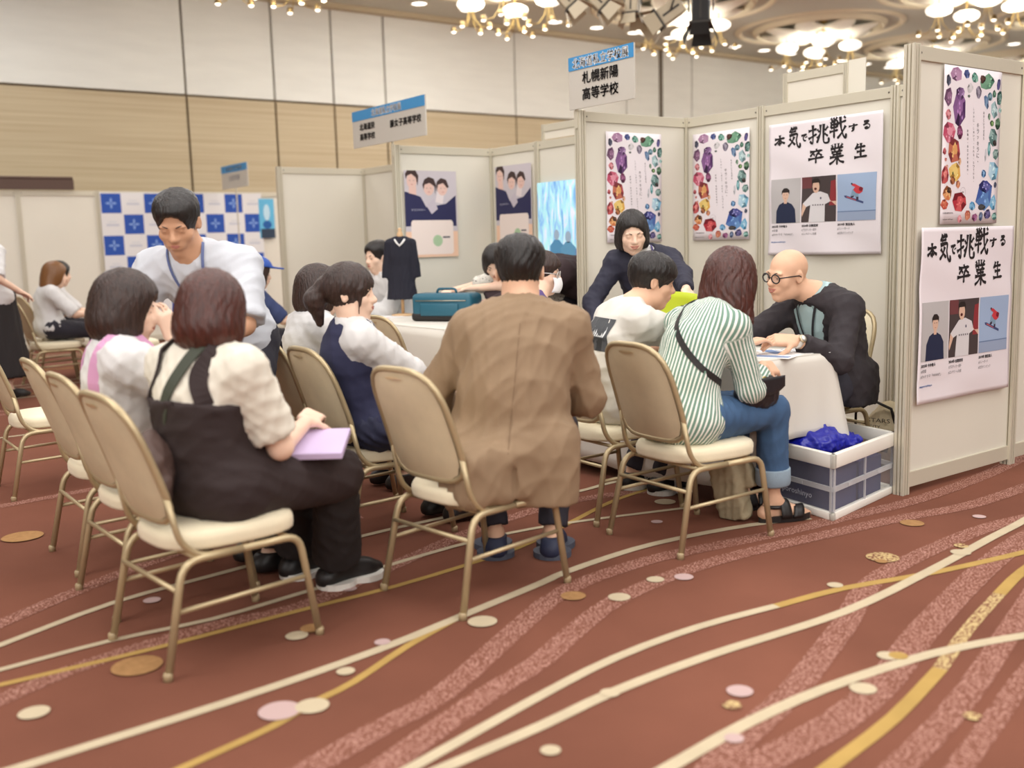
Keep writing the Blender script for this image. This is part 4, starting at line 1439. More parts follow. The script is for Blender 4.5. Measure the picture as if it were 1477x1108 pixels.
def challenge_poster(x, y, z, facing, label, seed):
    w = h = .84
    org = (x, y, z)
    M = wallM(x, y, z, facing)
    t = thing('poster', org, label, 'poster', 'brush-lettered posters')
    g = np.random.RandomState(seed)
    ks = [(g.uniform(2, 7), g.uniform(2, 8), g.uniform(0, 6), g.uniform(.0006, .0016)) for _ in range(7)]
    def disp(a, b):
        return .004 + sum(k[3] * math.sin(k[0] * a * 2 + k[1] * b * 2.4 + k[2] + math.sin(b * 9 + k[2])) for k in ks) * (1 + .8 * (b < .12)) + .004 * max(0, .1 - b) / .1 * math.sin(a * 11 + seed)
    sheet(t, w, h, disp, rgb(228, 222, 226), M, org, n=40)
    for ch, ((cx, cy, cw, chh), ss) in STROKES.items():
        top = 25 - 50 * (cx - 20) / 860
        bx, by = (cx - 20) / 860 * w, (1045 - cy) / (1045 - top) * h
        sw, sh = cw / 860 * w, chh / 1035 * h
        br = Print()
        br.z = .0022
        for s_ in ss:
            pts = [tuple(float(q) for q in p.split(',')) for p in s_.split()]
            pts = [(bx + (p[0] - .5) * sw, by + (p[1] - .5) * sh) for p in pts]
            thin = .7 if ch in 'すでる' else 1.0
            brush(br, pts, .0168 * thin)
            br.up(.00001)
        br.build('brush_character', t, disp, M=M, origin=org)
    Y0, Y1 = .205, .487
    def photo(x0, x1, fn):
        p = Print()
        p.z = .002
        fn(p, x0, x1, x1 - x0, Y1 - Y0)
        p.build('photo', t, disp, M=M, origin=org)
    skin, hairc = rgb(214, 178, 156), rgb(44, 36, 34)
    def f1(p, x0, x1, W_, H_):
        p.rect(x0, Y0, x1, Y1, rgb(186, 182, 182), 6); p.up()
        cx = x0 + W_ * .5
        p.poly([(cx - W_ * .34, Y0), (cx + W_ * .36, Y0), (cx + W_ * .33, Y0 + H_ * .3), (cx + W_ * .22, Y0 + H_ * .42), (cx + W_ * .08, Y0 + H_ * .47), (cx - W_ * .08, Y0 + H_ * .47), (cx - W_ * .22, Y0 + H_ * .42), (cx - W_ * .32, Y0 + H_ * .28)], rgb(38, 46, 72)); p.up()
        p.poly([(cx - .012, Y0 + H_ * .44), (cx + .012, Y0 + H_ * .44), (cx + .012, Y0 + H_ * .55), (cx - .012, Y0 + H_ * .55)], skin)
        p.ell(cx, Y0 + H_ * .63, .025, .036, skin); p.up()
        p.poly([(cx - .03, Y0 + H_ * .64), (cx - .022, Y0 + H_ * .69), (cx + .022, Y0 + H_ * .69), (cx + .03, Y0 + H_ * .64), (cx + .03, Y0 + H_ * .74), (cx + .012, Y0 + H_ * .79), (cx - .014, Y0 + H_ * .79), (cx - .03, Y0 + H_ * .73)], hairc); p.up()
        for sg in (-1, 1):
            p.ell(cx + sg * .009, Y0 + H_ * .64, .004, .0016, hairc, 8)
        p.ell(cx, Y0 + H_ * .56, .006, .0015, rgb(180, 110, 100), 8)
    def f2(p, x0, x1, W_, H_):
        p.rect(x0, Y0, x1, Y1, rgb(72, 62, 62), 6); p.up()
        p.poly([(x0 + W_ * .8, Y0 + H_ * .35), (x1, Y0 + H_ * .35), (x1, Y1 - H_ * .1), (x0 + W_ * .86, Y1 - H_ * .12)], rgb(140, 52, 56))
        p.poly([(x0, Y1 - H_ * .25), (x0 + W_ * .3, Y1 - H_ * .25), (x0 + W_ * .3, Y1), (x0, Y1)], rgb(110, 62, 64)); p.up()
        cx = x0 + W_ * .42
        wht = rgb(214, 210, 212)
        p.poly([(cx - W_ * .2, Y0), (cx + W_ * .26, Y0), (cx + W_ * .26, Y0 + H_ * .38), (cx + W_ * .42, Y0 + H_ * .44), (cx + W_ * .34, Y0 + H_ * .60), (cx + W_ * .12, Y0 + H_ * .67), (cx - W_ * .1, Y0 + H_ * .64), (cx - W_ * .38, Y0 + H_ * .42), (cx - W_ * .28, Y0 + H_ * .34), (cx - W_ * .16, Y0 + H_ * .38)], wht)
        p.poly([(cx - W_ * .38, Y0 + H_ * .42), (cx - W_ * .28, Y0 + H_ * .34), (x0 + W_ * .02, Y0 + H_ * .12), (x0, Y0 + H_ * .2)], skin)
        p.poly([(cx + W_ * .42, Y0 + H_ * .44), (cx + W_ * .34, Y0 + H_ * .52), (x1, Y0 + H_ * .34), (x1, Y0 + H_ * .44)], skin); p.up()
        p.ell(cx, Y0 + H_ * .78, .027, .040, skin); p.up()
        p.poly([(cx - .03, Y0 + H_ * .82), (cx - .024, Y0 + H_ * .86), (cx + .024, Y0 + H_ * .865), (cx + .03, Y0 + H_ * .82), (cx + .034, Y0 + H_ * .89), (cx + .02, Y0 + H_ * .955), (cx - .012, Y0 + H_ * .96), (cx - .032, Y0 + H_ * .91)], hairc); p.up()
        p.ell(cx - .004, Y0 + H_ * .73, .011, .008, rgb(90, 40, 38), 10)
        for a in range(5):
            p.rect(cx - W_ * .1 + a * W_ * .07, Y0 + H_ * .36, cx - W_ * .06 + a * W_ * .07, Y0 + H_ * .39, rgb(120, 116, 122))
        p.ell(cx + W_ * .14, Y0 + H_ * .52, .006, .008, rgb(90, 90, 110), 8)
    def f3(p, x0, x1, W_, H_):
        p.rect(x0, Y0, x1, Y1, rgb(158, 178, 208), 6); p.up()
        p.rect(x0, Y0, x1, Y0 + H_ * .19, rgb(150, 164, 190))
        p.rect(x0, Y0 + H_ * .19, x1, Y0 + H_ * .21, rgb(104, 124, 158)); p.up()
        def Q(a, b): return (x0 + W_ * a, Y0 + H_ * b)
        red, den = rgb(196, 62, 70), rgb(128, 156, 178)
        p.poly([Q(.2, .5), Q(.62, .37), Q(.68, .35), Q(.69, .39), Q(.64, .41), Q(.24, .54), Q(.18, .54)], rgb(62, 74, 118)); p.up()
        p.poly([Q(.24, .505), Q(.5, .42), Q(.5, .43), Q(.26, .52)], rgb(200, 90, 80))
        p.poly([Q(.36, .48), Q(.44, .5), Q(.44, .55), Q(.36, .53)], rgb(60, 44, 62))
        p.poly([Q(.5, .43), Q(.56, .44), Q(.56, .5), Q(.5, .5)], rgb(60, 44, 62))
        p.poly([Q(.36, .52), Q(.44, .53), Q(.47, .58), Q(.5, .48), Q(.56, .49), Q(.56, .58), Q(.46, .67), Q(.4, .66), Q(.38, .6)], den); p.up()
        p.poly([Q(.42, .65), Q(.5, .58), Q(.58, .56), Q(.66, .6), Q(.68, .68), Q(.58, .72), Q(.46, .78), Q(.38, .79), Q(.38, .75), Q(.47, .71)], red); p.up()
        p.ell(*Q(.62, .66), .014, .013, rgb(120, 30, 44), 10)
        p.poly([Q(.36, .77), Q(.41, .76), Q(.4, .8), Q(.37, .8)], rgb(40, 34, 50))
    photo(.022, .255, f1)
    photo(.264, .523, f2)
    photo(.533, .805, f3)
    tx = Print()
    tx.z = .0024
    for X, ls in ((.026, ('2023卒 今井竜斗', '#俳優', '#TVドラマ「VIVANT」')), (.268, ('2024卒 出間思努', '#プロサッカー選手', '#コンサドーレ札幌')), (.536, ('2019卒 濱田海人', '#スノーボード', '#北京オリンピック'))):
        for i, l in enumerate(ls):
            tx.text(l, X, .184 - .026 * i, .0165, rgb(52, 50, 54) if i == 0 else rgb(104, 102, 106), w=.0125 * len(l) if len(l) > 4 else None, align='l', bold=.0006 if i == 0 else 0)
    tx.text('sapporoshinyo', .022, .083, .012, rgb(72, 112, 170), w=.11, align='l', bold=.0005)
    tx.build('lettering', t, disp, M=M, origin=org)
    return t
challenge_poster(.772, -.026, 1.128, 'y', 'large white brush-lettered poster on the back partition, above the bald man', 3)
challenge_poster(2.497, -1.038, .432, 'r', 'large white brush-lettered poster low on the tall right partition', 5)

def school_poster(x, y, z, facing, label):
    w, h = .53, .74
    org = (x, y, z)
    M = wallM(x, y, z, facing)
    t = thing('poster', org, label, 'poster', 'school posters with three students')
    sheet(t, w, h, None, rgb(206, 196, 200), M, org)
    p = Print()
    skin, hr, nv = rgb(226, 190, 178), rgb(66, 48, 46), rgb(44, 44, 82)
    Q = lambda a, b: (w * a, h * b)
    p.rect(0, .3 * h, w, h, rgb(200, 192, 198), 2)
    p.rect(0, 0, w, .3 * h, rgb(238, 198, 170), 2); p.up()
    p.poly([Q(0, .36), Q(.98, .36), Q(.98, .72), Q(.9, .68), Q(.78, .62), Q(.6, .60), Q(.48, .64), Q(.4, .58), Q(.3, .70), Q(.12, .74), Q(0, .76)], nv); p.up()
    p.poly([Q(.08, .74), Q(.22, .72), Q(.22, .82), Q(.08, .82)], skin)
    p.poly([Q(.4, .6), Q(.55, .68), Q(.62, .56), Q(.5, .5)], rgb(196, 186, 196))
    p.poly([Q(.58, .64), Q(.72, .62), Q(.76, .76), Q(.62, .76)], rgb(226, 214, 214)); p.up()
    for cx, cy, rx, ry in ((.14, .88, .095, .09), (.46, .80, .10, .085), (.72, .80, .10, .085)):
        p.ell(w * cx, h * cy, w * rx, h * ry, skin)
    p.up()
    p.poly([Q(.03, .9), Q(.06, .94), Q(.14, .96), Q(.22, .92), Q(.25, .82), Q(.27, .94), Q(.22, 1), Q(.06, 1), Q(.02, .96)], hr)
    p.poly([Q(.36, .78), Q(.38, .84), Q(.48, .86), Q(.57, .82), Q(.58, .72), Q(.60, .84), Q(.56, .91), Q(.46, .93), Q(.38, .90), Q(.34, .84)], hr)
    p.poly([Q(.61, .76), Q(.64, .84), Q(.74, .86), Q(.82, .80), Q(.85, .82), Q(.80, .90), Q(.70, .92), Q(.62, .88), Q(.6, .82)], hr); p.up()
    for cx, cy in ((.14, .885), (.46, .80), (.73, .80)):
        for sg in (-1, 1):
            p.ell(w * (cx + sg * .035), h * cy, .007, .0022, hr, 8)
        p.ell(w * cx, h * (cy - .045), .011, .003, rgb(196, 110, 104), 8)
    p.poly([Q(.13, .03), Q(.88, .03), Q(.91, .06), Q(.91, .40), Q(.88, .43), Q(.13, .43), Q(.10, .40), Q(.10, .06)], rgb(236, 220, 212)); p.up()
    p.ell(w * .60, h * .19, .05, .05, rgb(170, 196, 158))
    p.poly([Q(.70, .24), Q(.84, .24), Q(.84, .22), Q(.70, .22)], rgb(90, 90, 96))
    p.build('artwork', t, None, M=M, origin=org)
    tx = Print()
    tx.z = .002
    c = rgb(110, 108, 130)
    tx.text('女子高等学校', w * .52, h * .385, .022, c, w=.3)
    tx.text('学校説明会 体験入学', w * .36, h * .31, .014, c, w=.2)
    tx.text('入試日程 推薦 一般', w * .36, h * .25, .014, c, w=.2)
    tx.text('お問い合わせ', w * .34, h * .17, .014, c, w=.16)
    tx.text('まなびの先へ', w * .25, h * .55, .018, rgb(190, 188, 206), w=.14)
    tx.build('lettering', t, None, M=M, origin=org)
school_poster(-2.385, -.935, 1.15, 'r', 'larger-looking school poster with three students on the side partition, behind the black dress')
school_poster(-2.325, -.022, 1.19, 'y', 'narrow-looking school poster with three students, left of the bright screen')

mwhite = mat('sign_white', rgb(196, 190, 180), .5)
mblue = mat('sign_blue', rgb(58, 140, 196), .5)
def sign(x0, x1, y, z0, z1, band, label, texts, stx, foot=False):
    org = ((x0 + x1) / 2, y, z0)
    t = thing('booth_sign', org, label, 'sign')
    obj('board', MB().box((x0, y - .006, z0), (x1, y + .006, z1)), mwhite, t, origin=org)
    obj('blue_header', MB().box((x0, y - .009, z1 - band), (x1, y - .0062, z1)), mblue, t, origin=org)
    obj('bracket', MB().box((stx - .012, y + .007, 0 if foot else z0 - .12), (stx + .012, y + .02, z0 + .15)), malu, t, origin=org)
    M = wallM(0, y - .0095, 0, 'y')
    pr = Print()
    for body_, cx, cz, hh, w, col, bold in texts:
        pr.text(body_, cx, cz, hh, col, w=w, bold=bold)
    pr.build('lettering', t, None, M=M, origin=org)
dk = rgb(62, 58, 58)
sign(-.05, .565, -1.03, 2.105, 2.435, .085, 'white school sign with a blue header above the middle booth',
     [('北海道私立学校展', .2575, 2.392, .064, .53, (1, 1, 1, 1), .0032), ('札幌新陽', .2575, 2.292, .074, .34, dk, .002), ('高等学校', .2575, 2.19, .074, .34, dk, .002)], .0)
sign(-3.07, -1.84, -1.03, 2.125, 2.44, .085, 'wide white sign with a blue header above the left booth',
     [('北海道私立学校展', -2.46, 2.397, .058, .5, (1, 1, 1, 1), .003), ('北海道栄', -2.80, 2.295, .058, .27, dk, .002), ('高等学校', -2.80, 2.21, .058, .27, dk, .002), ('藤女子高等学校', -2.15, 2.27, .062, .5, dk, .002)], -2.41)
sign(-9.15, -8.2, .05, 2.12, 2.44, .1, 'small far sign with a pale blue header, left of the plain partition',
     [('北海道私立学校展', -8.68, 2.39, .06, .6, WH, .001), ('北星学園', -8.68, 2.26, .08, .4, rgb(150, 150, 158), 0)], -8.68, True)

def lamp_frame(x0, x1, y, z0, z1, label, board=0):
    org = ((x0 + x1) / 2, y, z0)
    t = thing('header_frame', org, label, 'frame')
    for x in (x0, x1):
        mb = MB()
        zf = z0 if y < .08 else 0
        for s in (-.012, 0, .012):
            mb.box((x + s - .004, y - .014, zf), (x + s + .004, y + .014, z1))
        obj('frame_post', mb, malu, t, origin=org)
    obj('frame_rail', MB().box((x0 + .016, y - .012, z1 - .06), (x1 - .016, y + .012, z1 - .004)), malu, t, origin=org, bevel=.002)
    obj('frame_panel', MB().box((x0 + .016, y - .003, z0 + .01), (x1 - .016, y + .003, z1 - .06)), mat('frosted', rgb(224, 218, 204), .3), t, origin=org)
    if board:
        obj('end_board', MB().box((x1 + .016, y - .004, z0), (x1 + .016 + board, y + .004, z1 + .01)), mpan, t, origin=org)
lamp_frame(-1.675, -1.17, .03, 2.1, 2.235, 'short raised frame on top of the left booth\'s back partition')
lamp_frame(.80, 1.26, .10, 2.1, 2.30, 'short raised frame with a white end board behind the middle booth', .12)

# bright screen on the left booth's back wall
def mat_screen():
    m = bpy.data.materials.new('screen_picture')
    m.use_nodes = True
    nt = m.node_tree
    b = nt.nodes['Principled BSDF']
    tc = nt.nodes.new('ShaderNodeTexCoord')
    mp = nt.nodes.new('ShaderNodeMapping')
    mp.inputs['Scale'].default_value = (7, 1, 1.6)
    mp.inputs['Rotation'].default_value = (0, .35, 0)
    n = nt.nodes.new('ShaderNodeTexNoise')
    n.inputs['Scale'].default_value = 2.6
    n.inputs['Detail'].default_value = 4
    n.inputs['Distortion'].default_value = .8
    r = nt.nodes.new('ShaderNodeValToRGB')
    e = r.color_ramp.elements
    e[0].position = .32; e[0].color = rgb(92, 150, 205)
    e[1].position = .72; e[1].color = rgb(236, 244, 246)
    k = e.new(.45); k.color = rgb(150, 196, 226)
    k = e.new(.55); k.color = rgb(170, 226, 224)
    k = e.new(.62); k.color = rgb(206, 206, 240)
    nt.links.new(tc.outputs['Object'], mp.inputs[0])
    nt.links.new(mp.outputs[0], n.inputs['Vector'])
    nt.links.new(n.outputs['Fac'], r.inputs[0])
    nt.links.new(r.outputs[0], b.inputs['Emission Color'])
    nt.links.new(r.outputs[0], b.inputs['Base Color'])
    b.inputs['Emission Strength'].default_value = .55
    return m
t = thing('projection_screen', (-1.1, -.03, .8), 'bright screen showing pale blue figures and light beams on the left booth wall', 'screen')
obj('picture', MB().box((-1.70, -.034, .78), (-.30, -.026, 1.75)), mat_screen(), t, origin=(-1.1, -.03, .8))
pr = Print()
for fx, fz, s, c in ((-1.45, 1.22, 1.0, (96, 160, 205)), (-1.30, 1.20, 1.1, (110, 172, 212)), (-1.12, 1.18, 1.0, (120, 150, 206)), (-.9, 1.2, 1.1, (100, 160, 210))):
    pr.poly([(fx - .07 * s, fz - .35), (fx + .07 * s, fz - .35), (fx + .09 * s, fz), (fx + .03 * s, fz + .05), (fx - .03 * s, fz + .05), (fx - .09 * s, fz)], rgb(*c))
    pr.ell(fx, fz + .09, .035 * s, .045 * s, rgb(176, 200, 224))
    pr.up(.0001)
pr.build('picture_figures', t, None, M=wallM(0, -.0345, 0, 'y'), origin=(-1.1, -.03, .8))

# chequered backdrop and blue poster at the far left
t = thing('backdrop', (-9.27, -1.63, 0), 'white and blue chequered press backdrop on the far left partition', 'backdrop')
obj('banner', MB().box((-9.268, -1.63, .3), (-9.262, .67, 2.08)), mat('banner_white', rgb(222, 220, 220), .6), t, origin=(-9.27, -1.63, 0))
pr = Print()
for i in range(8):
    for j in range(6):
        if (i + j) % 2 == 0:
            x0, z0 = i * .2875, 1.79 - j * .285
            pr.rect(x0 + .012, z0 + .01, x0 + .275, z0 + .275, rgb(44, 82, 168))
        else:
            x0, z0 = i * .2875, 1.79 - j * .285
            pr.rect(x0 + .06, z0 + .12, x0 + .23, z0 + .15, rgb(196, 198, 208))
            pr.rect(x0 + .09, z0 + .17, x0 + .2, z0 + .185, rgb(206, 208, 214))
pr.up()
for i in range(8):
    for j in range(6):
        if (i + j) % 2 == 0:
            cx, cz = i * .2875 + .143, 1.79 - j * .285 + .143
            for q in range(4):
                a = math.pi / 2 * q
                pr.ell(cx + .04 * math.cos(a), cz + .04 * math.sin(a), .034, .016, rgb(126, 156, 214), 8, a)
pr.build('chequer_print', t, None, M=wallM(-9.2615, -1.63, 0, 'r'), origin=(-9.27, -1.63, 0))
t = thing('poster', (-9.26, .62, 1.42), 'small narrow sky-blue poster with a dark foot beside the chequered backdrop', 'poster')
obj('sheet', MB().box((-9.265, .62, 1.42), (-9.26, .86, 2.0)), mat('poster_sky', rgb(96, 178, 216), .5), t, origin=(-9.26, .62, 1.42))
pr = Print()
pr.rect(.02, 0, .24, .14, rgb(52, 66, 84)); pr.up(); pr.ell(.12, .38, .05, .12, rgb(190, 220, 235)); pr.ell(.12, .2, .07, .06, rgb(40, 92, 160))
pr.build('artwork', t, None, M=wallM(-9.2595, .62, 1.42, 'r'), origin=(-9.26, .62, 1.42))
tag(obj('equipment_rail', MB().box((-9.34, -6.2, 2.11), (-9.24, -1.95, 2.24)).tube([(-9.29, -6.2, 2.26), (-9.29, -1.95, 2.26)], .02, 8), mat('rail_dark', rgb(84, 62, 52), .6)), 'dark brown rail along the top of the far left partition', 'rail')
# a page of another poster on the next panel of the right partition
t = thing('poster', (2.492, -.04, 1.27), 'poster cut off by the right edge of the frame', 'poster')
obj('sheet', MB().box((2.4925, -.03, 1.27), (2.4945, .6, 2.0)), mat('poster_paper', WH, .45), t, origin=(2.492, -.04, 1.27))
pr = Print(); pr.rect(.02, .18, .6, .7, rgb(80, 70, 72), 2); pr.up(); pr.rect(.02, .06, .3, .1, rgb(120, 116, 116)); pr.build('artwork', t, None, M=wallM(2.495, -.03, 1.27, 'r'), origin=(2.492, -.04, 1.27))
# ------------------------------------------------------------------ banquet chairs
mframe = mat('champagne_metal', rgb(188, 170, 134), .38, metal=.45)
mseat = mat('chair_fabric', rgb(234, 222, 192), .8, bump=.12, bscale=180, var=.04, vscale=12, sheen=.2)
mback = mat('chair_back_fabric', rgb(208, 192, 160), .85, bump=.12, bscale=200, var=.05, vscale=14)
def arc(pts, n=4, r=.06):
    """rounded polyline"""
    P = [Vector(p) for p in pts]
    out = [P[0]]
    for i in range(1, len(P) - 1):
        a, b, c = P[i - 1], P[i], P[i + 1]
        d1, d2 = (a - b), (c - b)
        k = min(r, d1.length * .48, d2.length * .48)
        s, e = b + d1.normalized() * k, b + d2.normalized() * k
        for j in range(n + 1):
            t = j / n
            out.append(s * (1 - t) ** 2 + b * 2 * t * (1 - t) + e * t * t)
    out.append(P[-1])
    return out
def backpt(u, v):
    """point on the backrest's mid-surface: u across -1..1, v up 0..1"""
    y = -.165 - .115 * v - .03 * v * v
    bow = -.018 * (1 - u * u)
    return Vector((u, y + bow, .415 + .43 * v))
def make_chair():
    t = thing('banquet_chair', (0, 0, 0), '', 'chair', 'cream banquet chairs')
    s = MB()
    def seatf(a, b):
        # closed cushion: ring around, b from bottom centre to top centre
        ang = 2 * math.pi * a
        e = 3.2
        cx, cy = math.cos(ang), math.sin(ang)
        k = (abs(cx) ** e + abs(cy) ** e) ** (-1 / e)
        wx = .205 + .012 * cy
        prof = [(0.0, .355), (.90, .355), (.99, .362), (1.0, .38), (1.0, .396), (.965, .412), (.86, .422), (.55, .430), (0, .433)]
        i = min(int(b * 8), 7)
        f = b * 8 - i
        rr = prof[i][0] * (1 - f) + prof[i + 1][0] * f
        z = prof[i][1] * (1 - f) + prof[i + 1][1] * f
        return (cx * k * rr * wx, .03 + cy * k * rr * .225, z)
    s.grid(seatf, 36, 17, True)
    obj('seat', s, mseat, t, True)
    def outline(a, grow=0):
        # rounded shield outline of the back
        ang = 2 * math.pi * a
        e = 3.4 if math.sin(ang) > 0 else 5
        cx, cy = math.cos(ang), math.sin(ang)
        k = (abs(cx) ** e + abs(cy) ** e) ** (-1 / e)
        v = .54 + cy * k * (.46 + grow)
        w = (.196 + grow - .012 * v)
        return cx * k * w, v
    def face(sgn, mtl, nm):
        b_ = MB()
        def f(a, r):
            u, v = outline(a, -.012)
            uu, vv = u * r, .54 + (v - .54) * r
            p = backpt(uu / .196, vv)
            p.x = uu
            p.y += sgn * (.006 + .014 * (1 - r ** 4))
            return tuple(p)
        b_.grid(f, 32, 7, True)
        return obj(nm, b_, mtl, t, True)
    face(1, mseat, 'back_cushion')
    face(-1, mback, 'back_panel')
    fr = MB()
    ring = []
    for i in range(40):
        u, v = outline(i / 40)
        p = backpt(u / .196, v)
        p.x = u
        ring.append(p)
    fr.tube(ring, .0115, 8, closed=True)
    obj('back_frame', fr, mframe, t, True)
    for sx in (-1, 1):
        p = backpt(sx * .95, .3)
        p.x = sx * .190
        obj('back_upright', MB().tube(arc([tuple(p), (sx * .197, -.175, .40), (sx * .20, -.12, .345), (sx * .20, .05, .342)], 4, .05), .0105, 8), mframe, t, True)
    # handle recess near the top of the back
    h = MB()
    def hf(a, r):
        ang = 2 * math.pi * a
        u, v = .045 * math.cos(ang) * r, .925 + .016 * math.sin(ang) * r
        p = backpt(u / .196, v)
        p.x = u
        p.y -= .0185 + .001 * (1 - r)
        return tuple(p)
    h.grid(hf, 16, 3, True)
    obj('handle_slot', h, mat('handle_plate', rgb(216, 196, 156), .35, metal=.4), t, True)
    for sx in (-1, 1):
        x = sx * .222
        top = [(sx * .205, -.155, .342), (sx * .205, .20, .342)]
        rear = arc([(sx * .205, .02, .342), (sx * .205, -.175, .342), (x, -.25, .002)], 5, .06)
        front = arc([(sx * .205, .02, .342), (sx * .205, .215, .342), (x, .262, .002)], 5, .05)
        obj('leg', MB().tube(rear, .0125, 8), mframe, t, True)
        obj('leg', MB().tube(front, .0125, 8), mframe, t, True)
        obj('side_stretcher', MB().tube([(sx * .2125, -.208, .195), (sx * .2125, .235, .205)], .008, 8), mframe, t, True)
        for y in (-.25, .262):
            obj('leg_cap', MB().lathe([(.014, 0), (.0145, .02), (.012, .026)], 10, Matrix.Translation((x, y, 0))), mat('leg_cap', rgb(170, 150, 116), .5), t, True)
    for y, z in ((-.12, .338), (.19, .338), (-.2, .26)):
        obj('cross_bar', MB().tube([(-.205, y, z), (.205, y, z)], .008, 8), mframe, t, True)
    return t
chair0 = make_chair()
CHAIRS = [
    (2.275, -2.36, 'banquet chair under the woman in the striped shirt', -3),
    (1.705, -2.300, 'banquet chair under the young man in the white T-shirt', -3),
    (2.215, -3.42, 'banquet chair under the man in the tan jacket', 7),
    (1.335, -3.34, 'banquet chair under the girl in the navy waistcoat', 0),
    (.66, -3.25, 'banquet chair behind the girl in the navy waistcoat, under the girl with the white sleeves', 4),
    (2.065, -4.35, 'nearest banquet chair, under the woman in the black pinafore', 5),
    (1.475, -4.32, 'banquet chair under the girl with the pink strap', 2),
    (.87, -4.29, 'empty banquet chair left of the girl with the pink strap', 0),
    (-.66, -4.24, 'empty banquet chair at the left edge with its seat showing', 0),
    (1.86, -.99, 'banquet chair behind the bald man', 178),
    (-.12, -2.22, 'banquet chair at the left booth\'s white table, behind the tan jacket', 6),
    (.58, -2.02, 'banquet chair under the person in purple', 4),
    (-1.75, -2.3, 'banquet chair at the left end of the left booth\'s table', 0),
    (-5.9, -3.05, 'far left banquet chair, rear row, under the white-shirted visitor', 4),
    (-5.4, -3.2, 'far left banquet chair, rear row, under the brown-haired visitor', 0),
    (-4.9, -2.6, 'far banquet chair between the two far seated groups', 0),
    (-2.7, -2.25, 'far banquet chair under the person with the blue cap', 5),
    (-2.1, -2.55, 'far banquet chair right of the person with the blue cap', 0),
    (-1.1, -2.95, 'banquet chair between the standing man and the two schoolgirls', 0),
]
for i, (x, y, lb, rz) in enumerate(CHAIRS):
    c = chair0 if i == 0 else copy_tree(chair0)
    c.location = (x, y, 0)
    c.rotation_euler = (0, 0, R(rz))
    c['label'] = lb

# ------------------------------------------------------------------ tables under white cloths
mcloth = mat('table_cloth', rgb(216, 211, 201), .75, bump=.06, bscale=40)
mtop = mat('table_board', rgb(120, 96, 72), .5)
def table(x0, x1, y0, y1, label, clabel, drops, seed=1, h=.70):
    """drops: cloth fall on front, right, back, left"""
    cx, cy = (x0 + x1) / 2, (y0 + y1) / 2
    t = thing('folding_table', (cx, cy, 0), label, 'table')
    org = (cx, cy, 0)
    obj('tabletop', MB().rbox((x0, y0, h - .03), (x1, y1, h), .006), mtop, t, origin=org)
    for x in (x0 + .12, x1 - .12):
        for y in (y0 + .05, y1 - .05):
            obj('leg', MB().tube([(x, y, 0), (x, y, h - .03)], .013, 8), mat('table_leg', rgb(70, 56, 46), .5, metal=.3), t, True, origin=org)
    c = MB()
    # perimeter walk
    pts = []
    def side(a, b, n, s):
        for i in range(n):
            f = i / n
            pts.append((a[0] + (b[0] - a[0]) * f, a[1] + (b[1] - a[1]) * f, s, f))
    r = .012
    X0, X1, Y0, Y1 = x0 - r, x1 + r, y0 - r, y1 + r
    nx, ny = 64, 26
    side((X0, Y0), (X1, Y0), nx, 0); side((X1, Y0), (X1, Y1), ny, 1); side((X1, Y1), (X0, Y1), nx, 2); side((X0, Y1), (X0, Y0), ny, 3)
    N = len(pts)
    nrmv = {0: (0, -1), 1: (1, 0), 2: (0, 1), 3: (-1, 0)}
    g = np.random.RandomState(seed)
    ph = g.uniform(0, 6, 8)
    def fall(i):
        s, f = pts[i][2], pts[i][3]
        d0 = drops[s]
        # blend at corners
        nb = drops[(s + 1) % 4] if f > .5 else drops[(s - 1) % 4]
        e = min(f, 1 - f) * (nx if s in (0, 2) else ny)
        k = min(1, e / 3)
        return d0 * (.5 + .5 * k) + nb * (.5 - .5 * k)
    def f(a, b):
        i = int(round(a * N)) % N
        x, y, s, q = pts[i]
        n_ = Vector(nrmv[s] + (0,))
        ed = min(q, 1 - q) * (nx if s in (0, 2) else ny)
        if ed < 4:
            o = Vector((x - cx, y - cy, 0))
            o = Vector((math.copysign(1, o.x), math.copysign(1, o.y), 0)).normalized()
            k = ed / 4
            n_ = (n_ * k + o * (1 - k)).normalized()
        L = fall(i)
        dist = i * .03
        fold = math.sin(dist * 9 + ph[0]) * .5 + math.sin(dist * 21 + ph[1]) * .35 + math.sin(dist * 4 + ph[2]) * .5
        corner = max(0, 1 - ed / 3)
        out = .008 + b * (.018 * fold + .02 + .055 * corner)
        edge = .010 * math.sin(min(1, b * 8) * math.pi / 2)
        z = h + .004 - (L + .03 * corner + .012 * math.sin(dist * 5 + ph[3])) * b
        return (x + n_.x * (out + edge - .01), y + n_.y * (out + edge - .01), z)
    c.grid(f, N, 12, True)
    # top
    n0 = len(c.v)
    nxx, nyy = 14, 6
    tv = [(X0 + (X1 - X0) * i / nxx, Y0 + (Y1 - Y0) * j / nyy, h + .004 + .0008 * math.sin(i * 1.7 + j)) for j in range(nyy + 1) for i in range(nxx + 1)]
    c.add(tv, [(j * (nxx + 1) + i, j * (nxx + 1) + i + 1, (j + 1) * (nxx + 1) + i + 1, (j + 1) * (nxx + 1) + i) for j in range(nyy) for i in range(nxx)])
    cl = tag(obj('tablecloth', c, mcloth, None, True, origin=(cx, cy, h), solid=.002), clabel, 'tablecloth')
    return t
table(.48, 2.27, -1.90, -1.42, 'folding table hidden under the white cloth of the middle booth', 'white cloth over the middle booth\'s table, its right corner hanging beside the blue heap', (.62, .36, .5, .5), 2)
table(-1.98, -.3, -1.86, -1.22, 'folding table hidden under the white cloth of the left booth', 'white cloth over the left booth\'s table, behind the girl in the waistcoat', (.66, .6, .5, .66), 4)

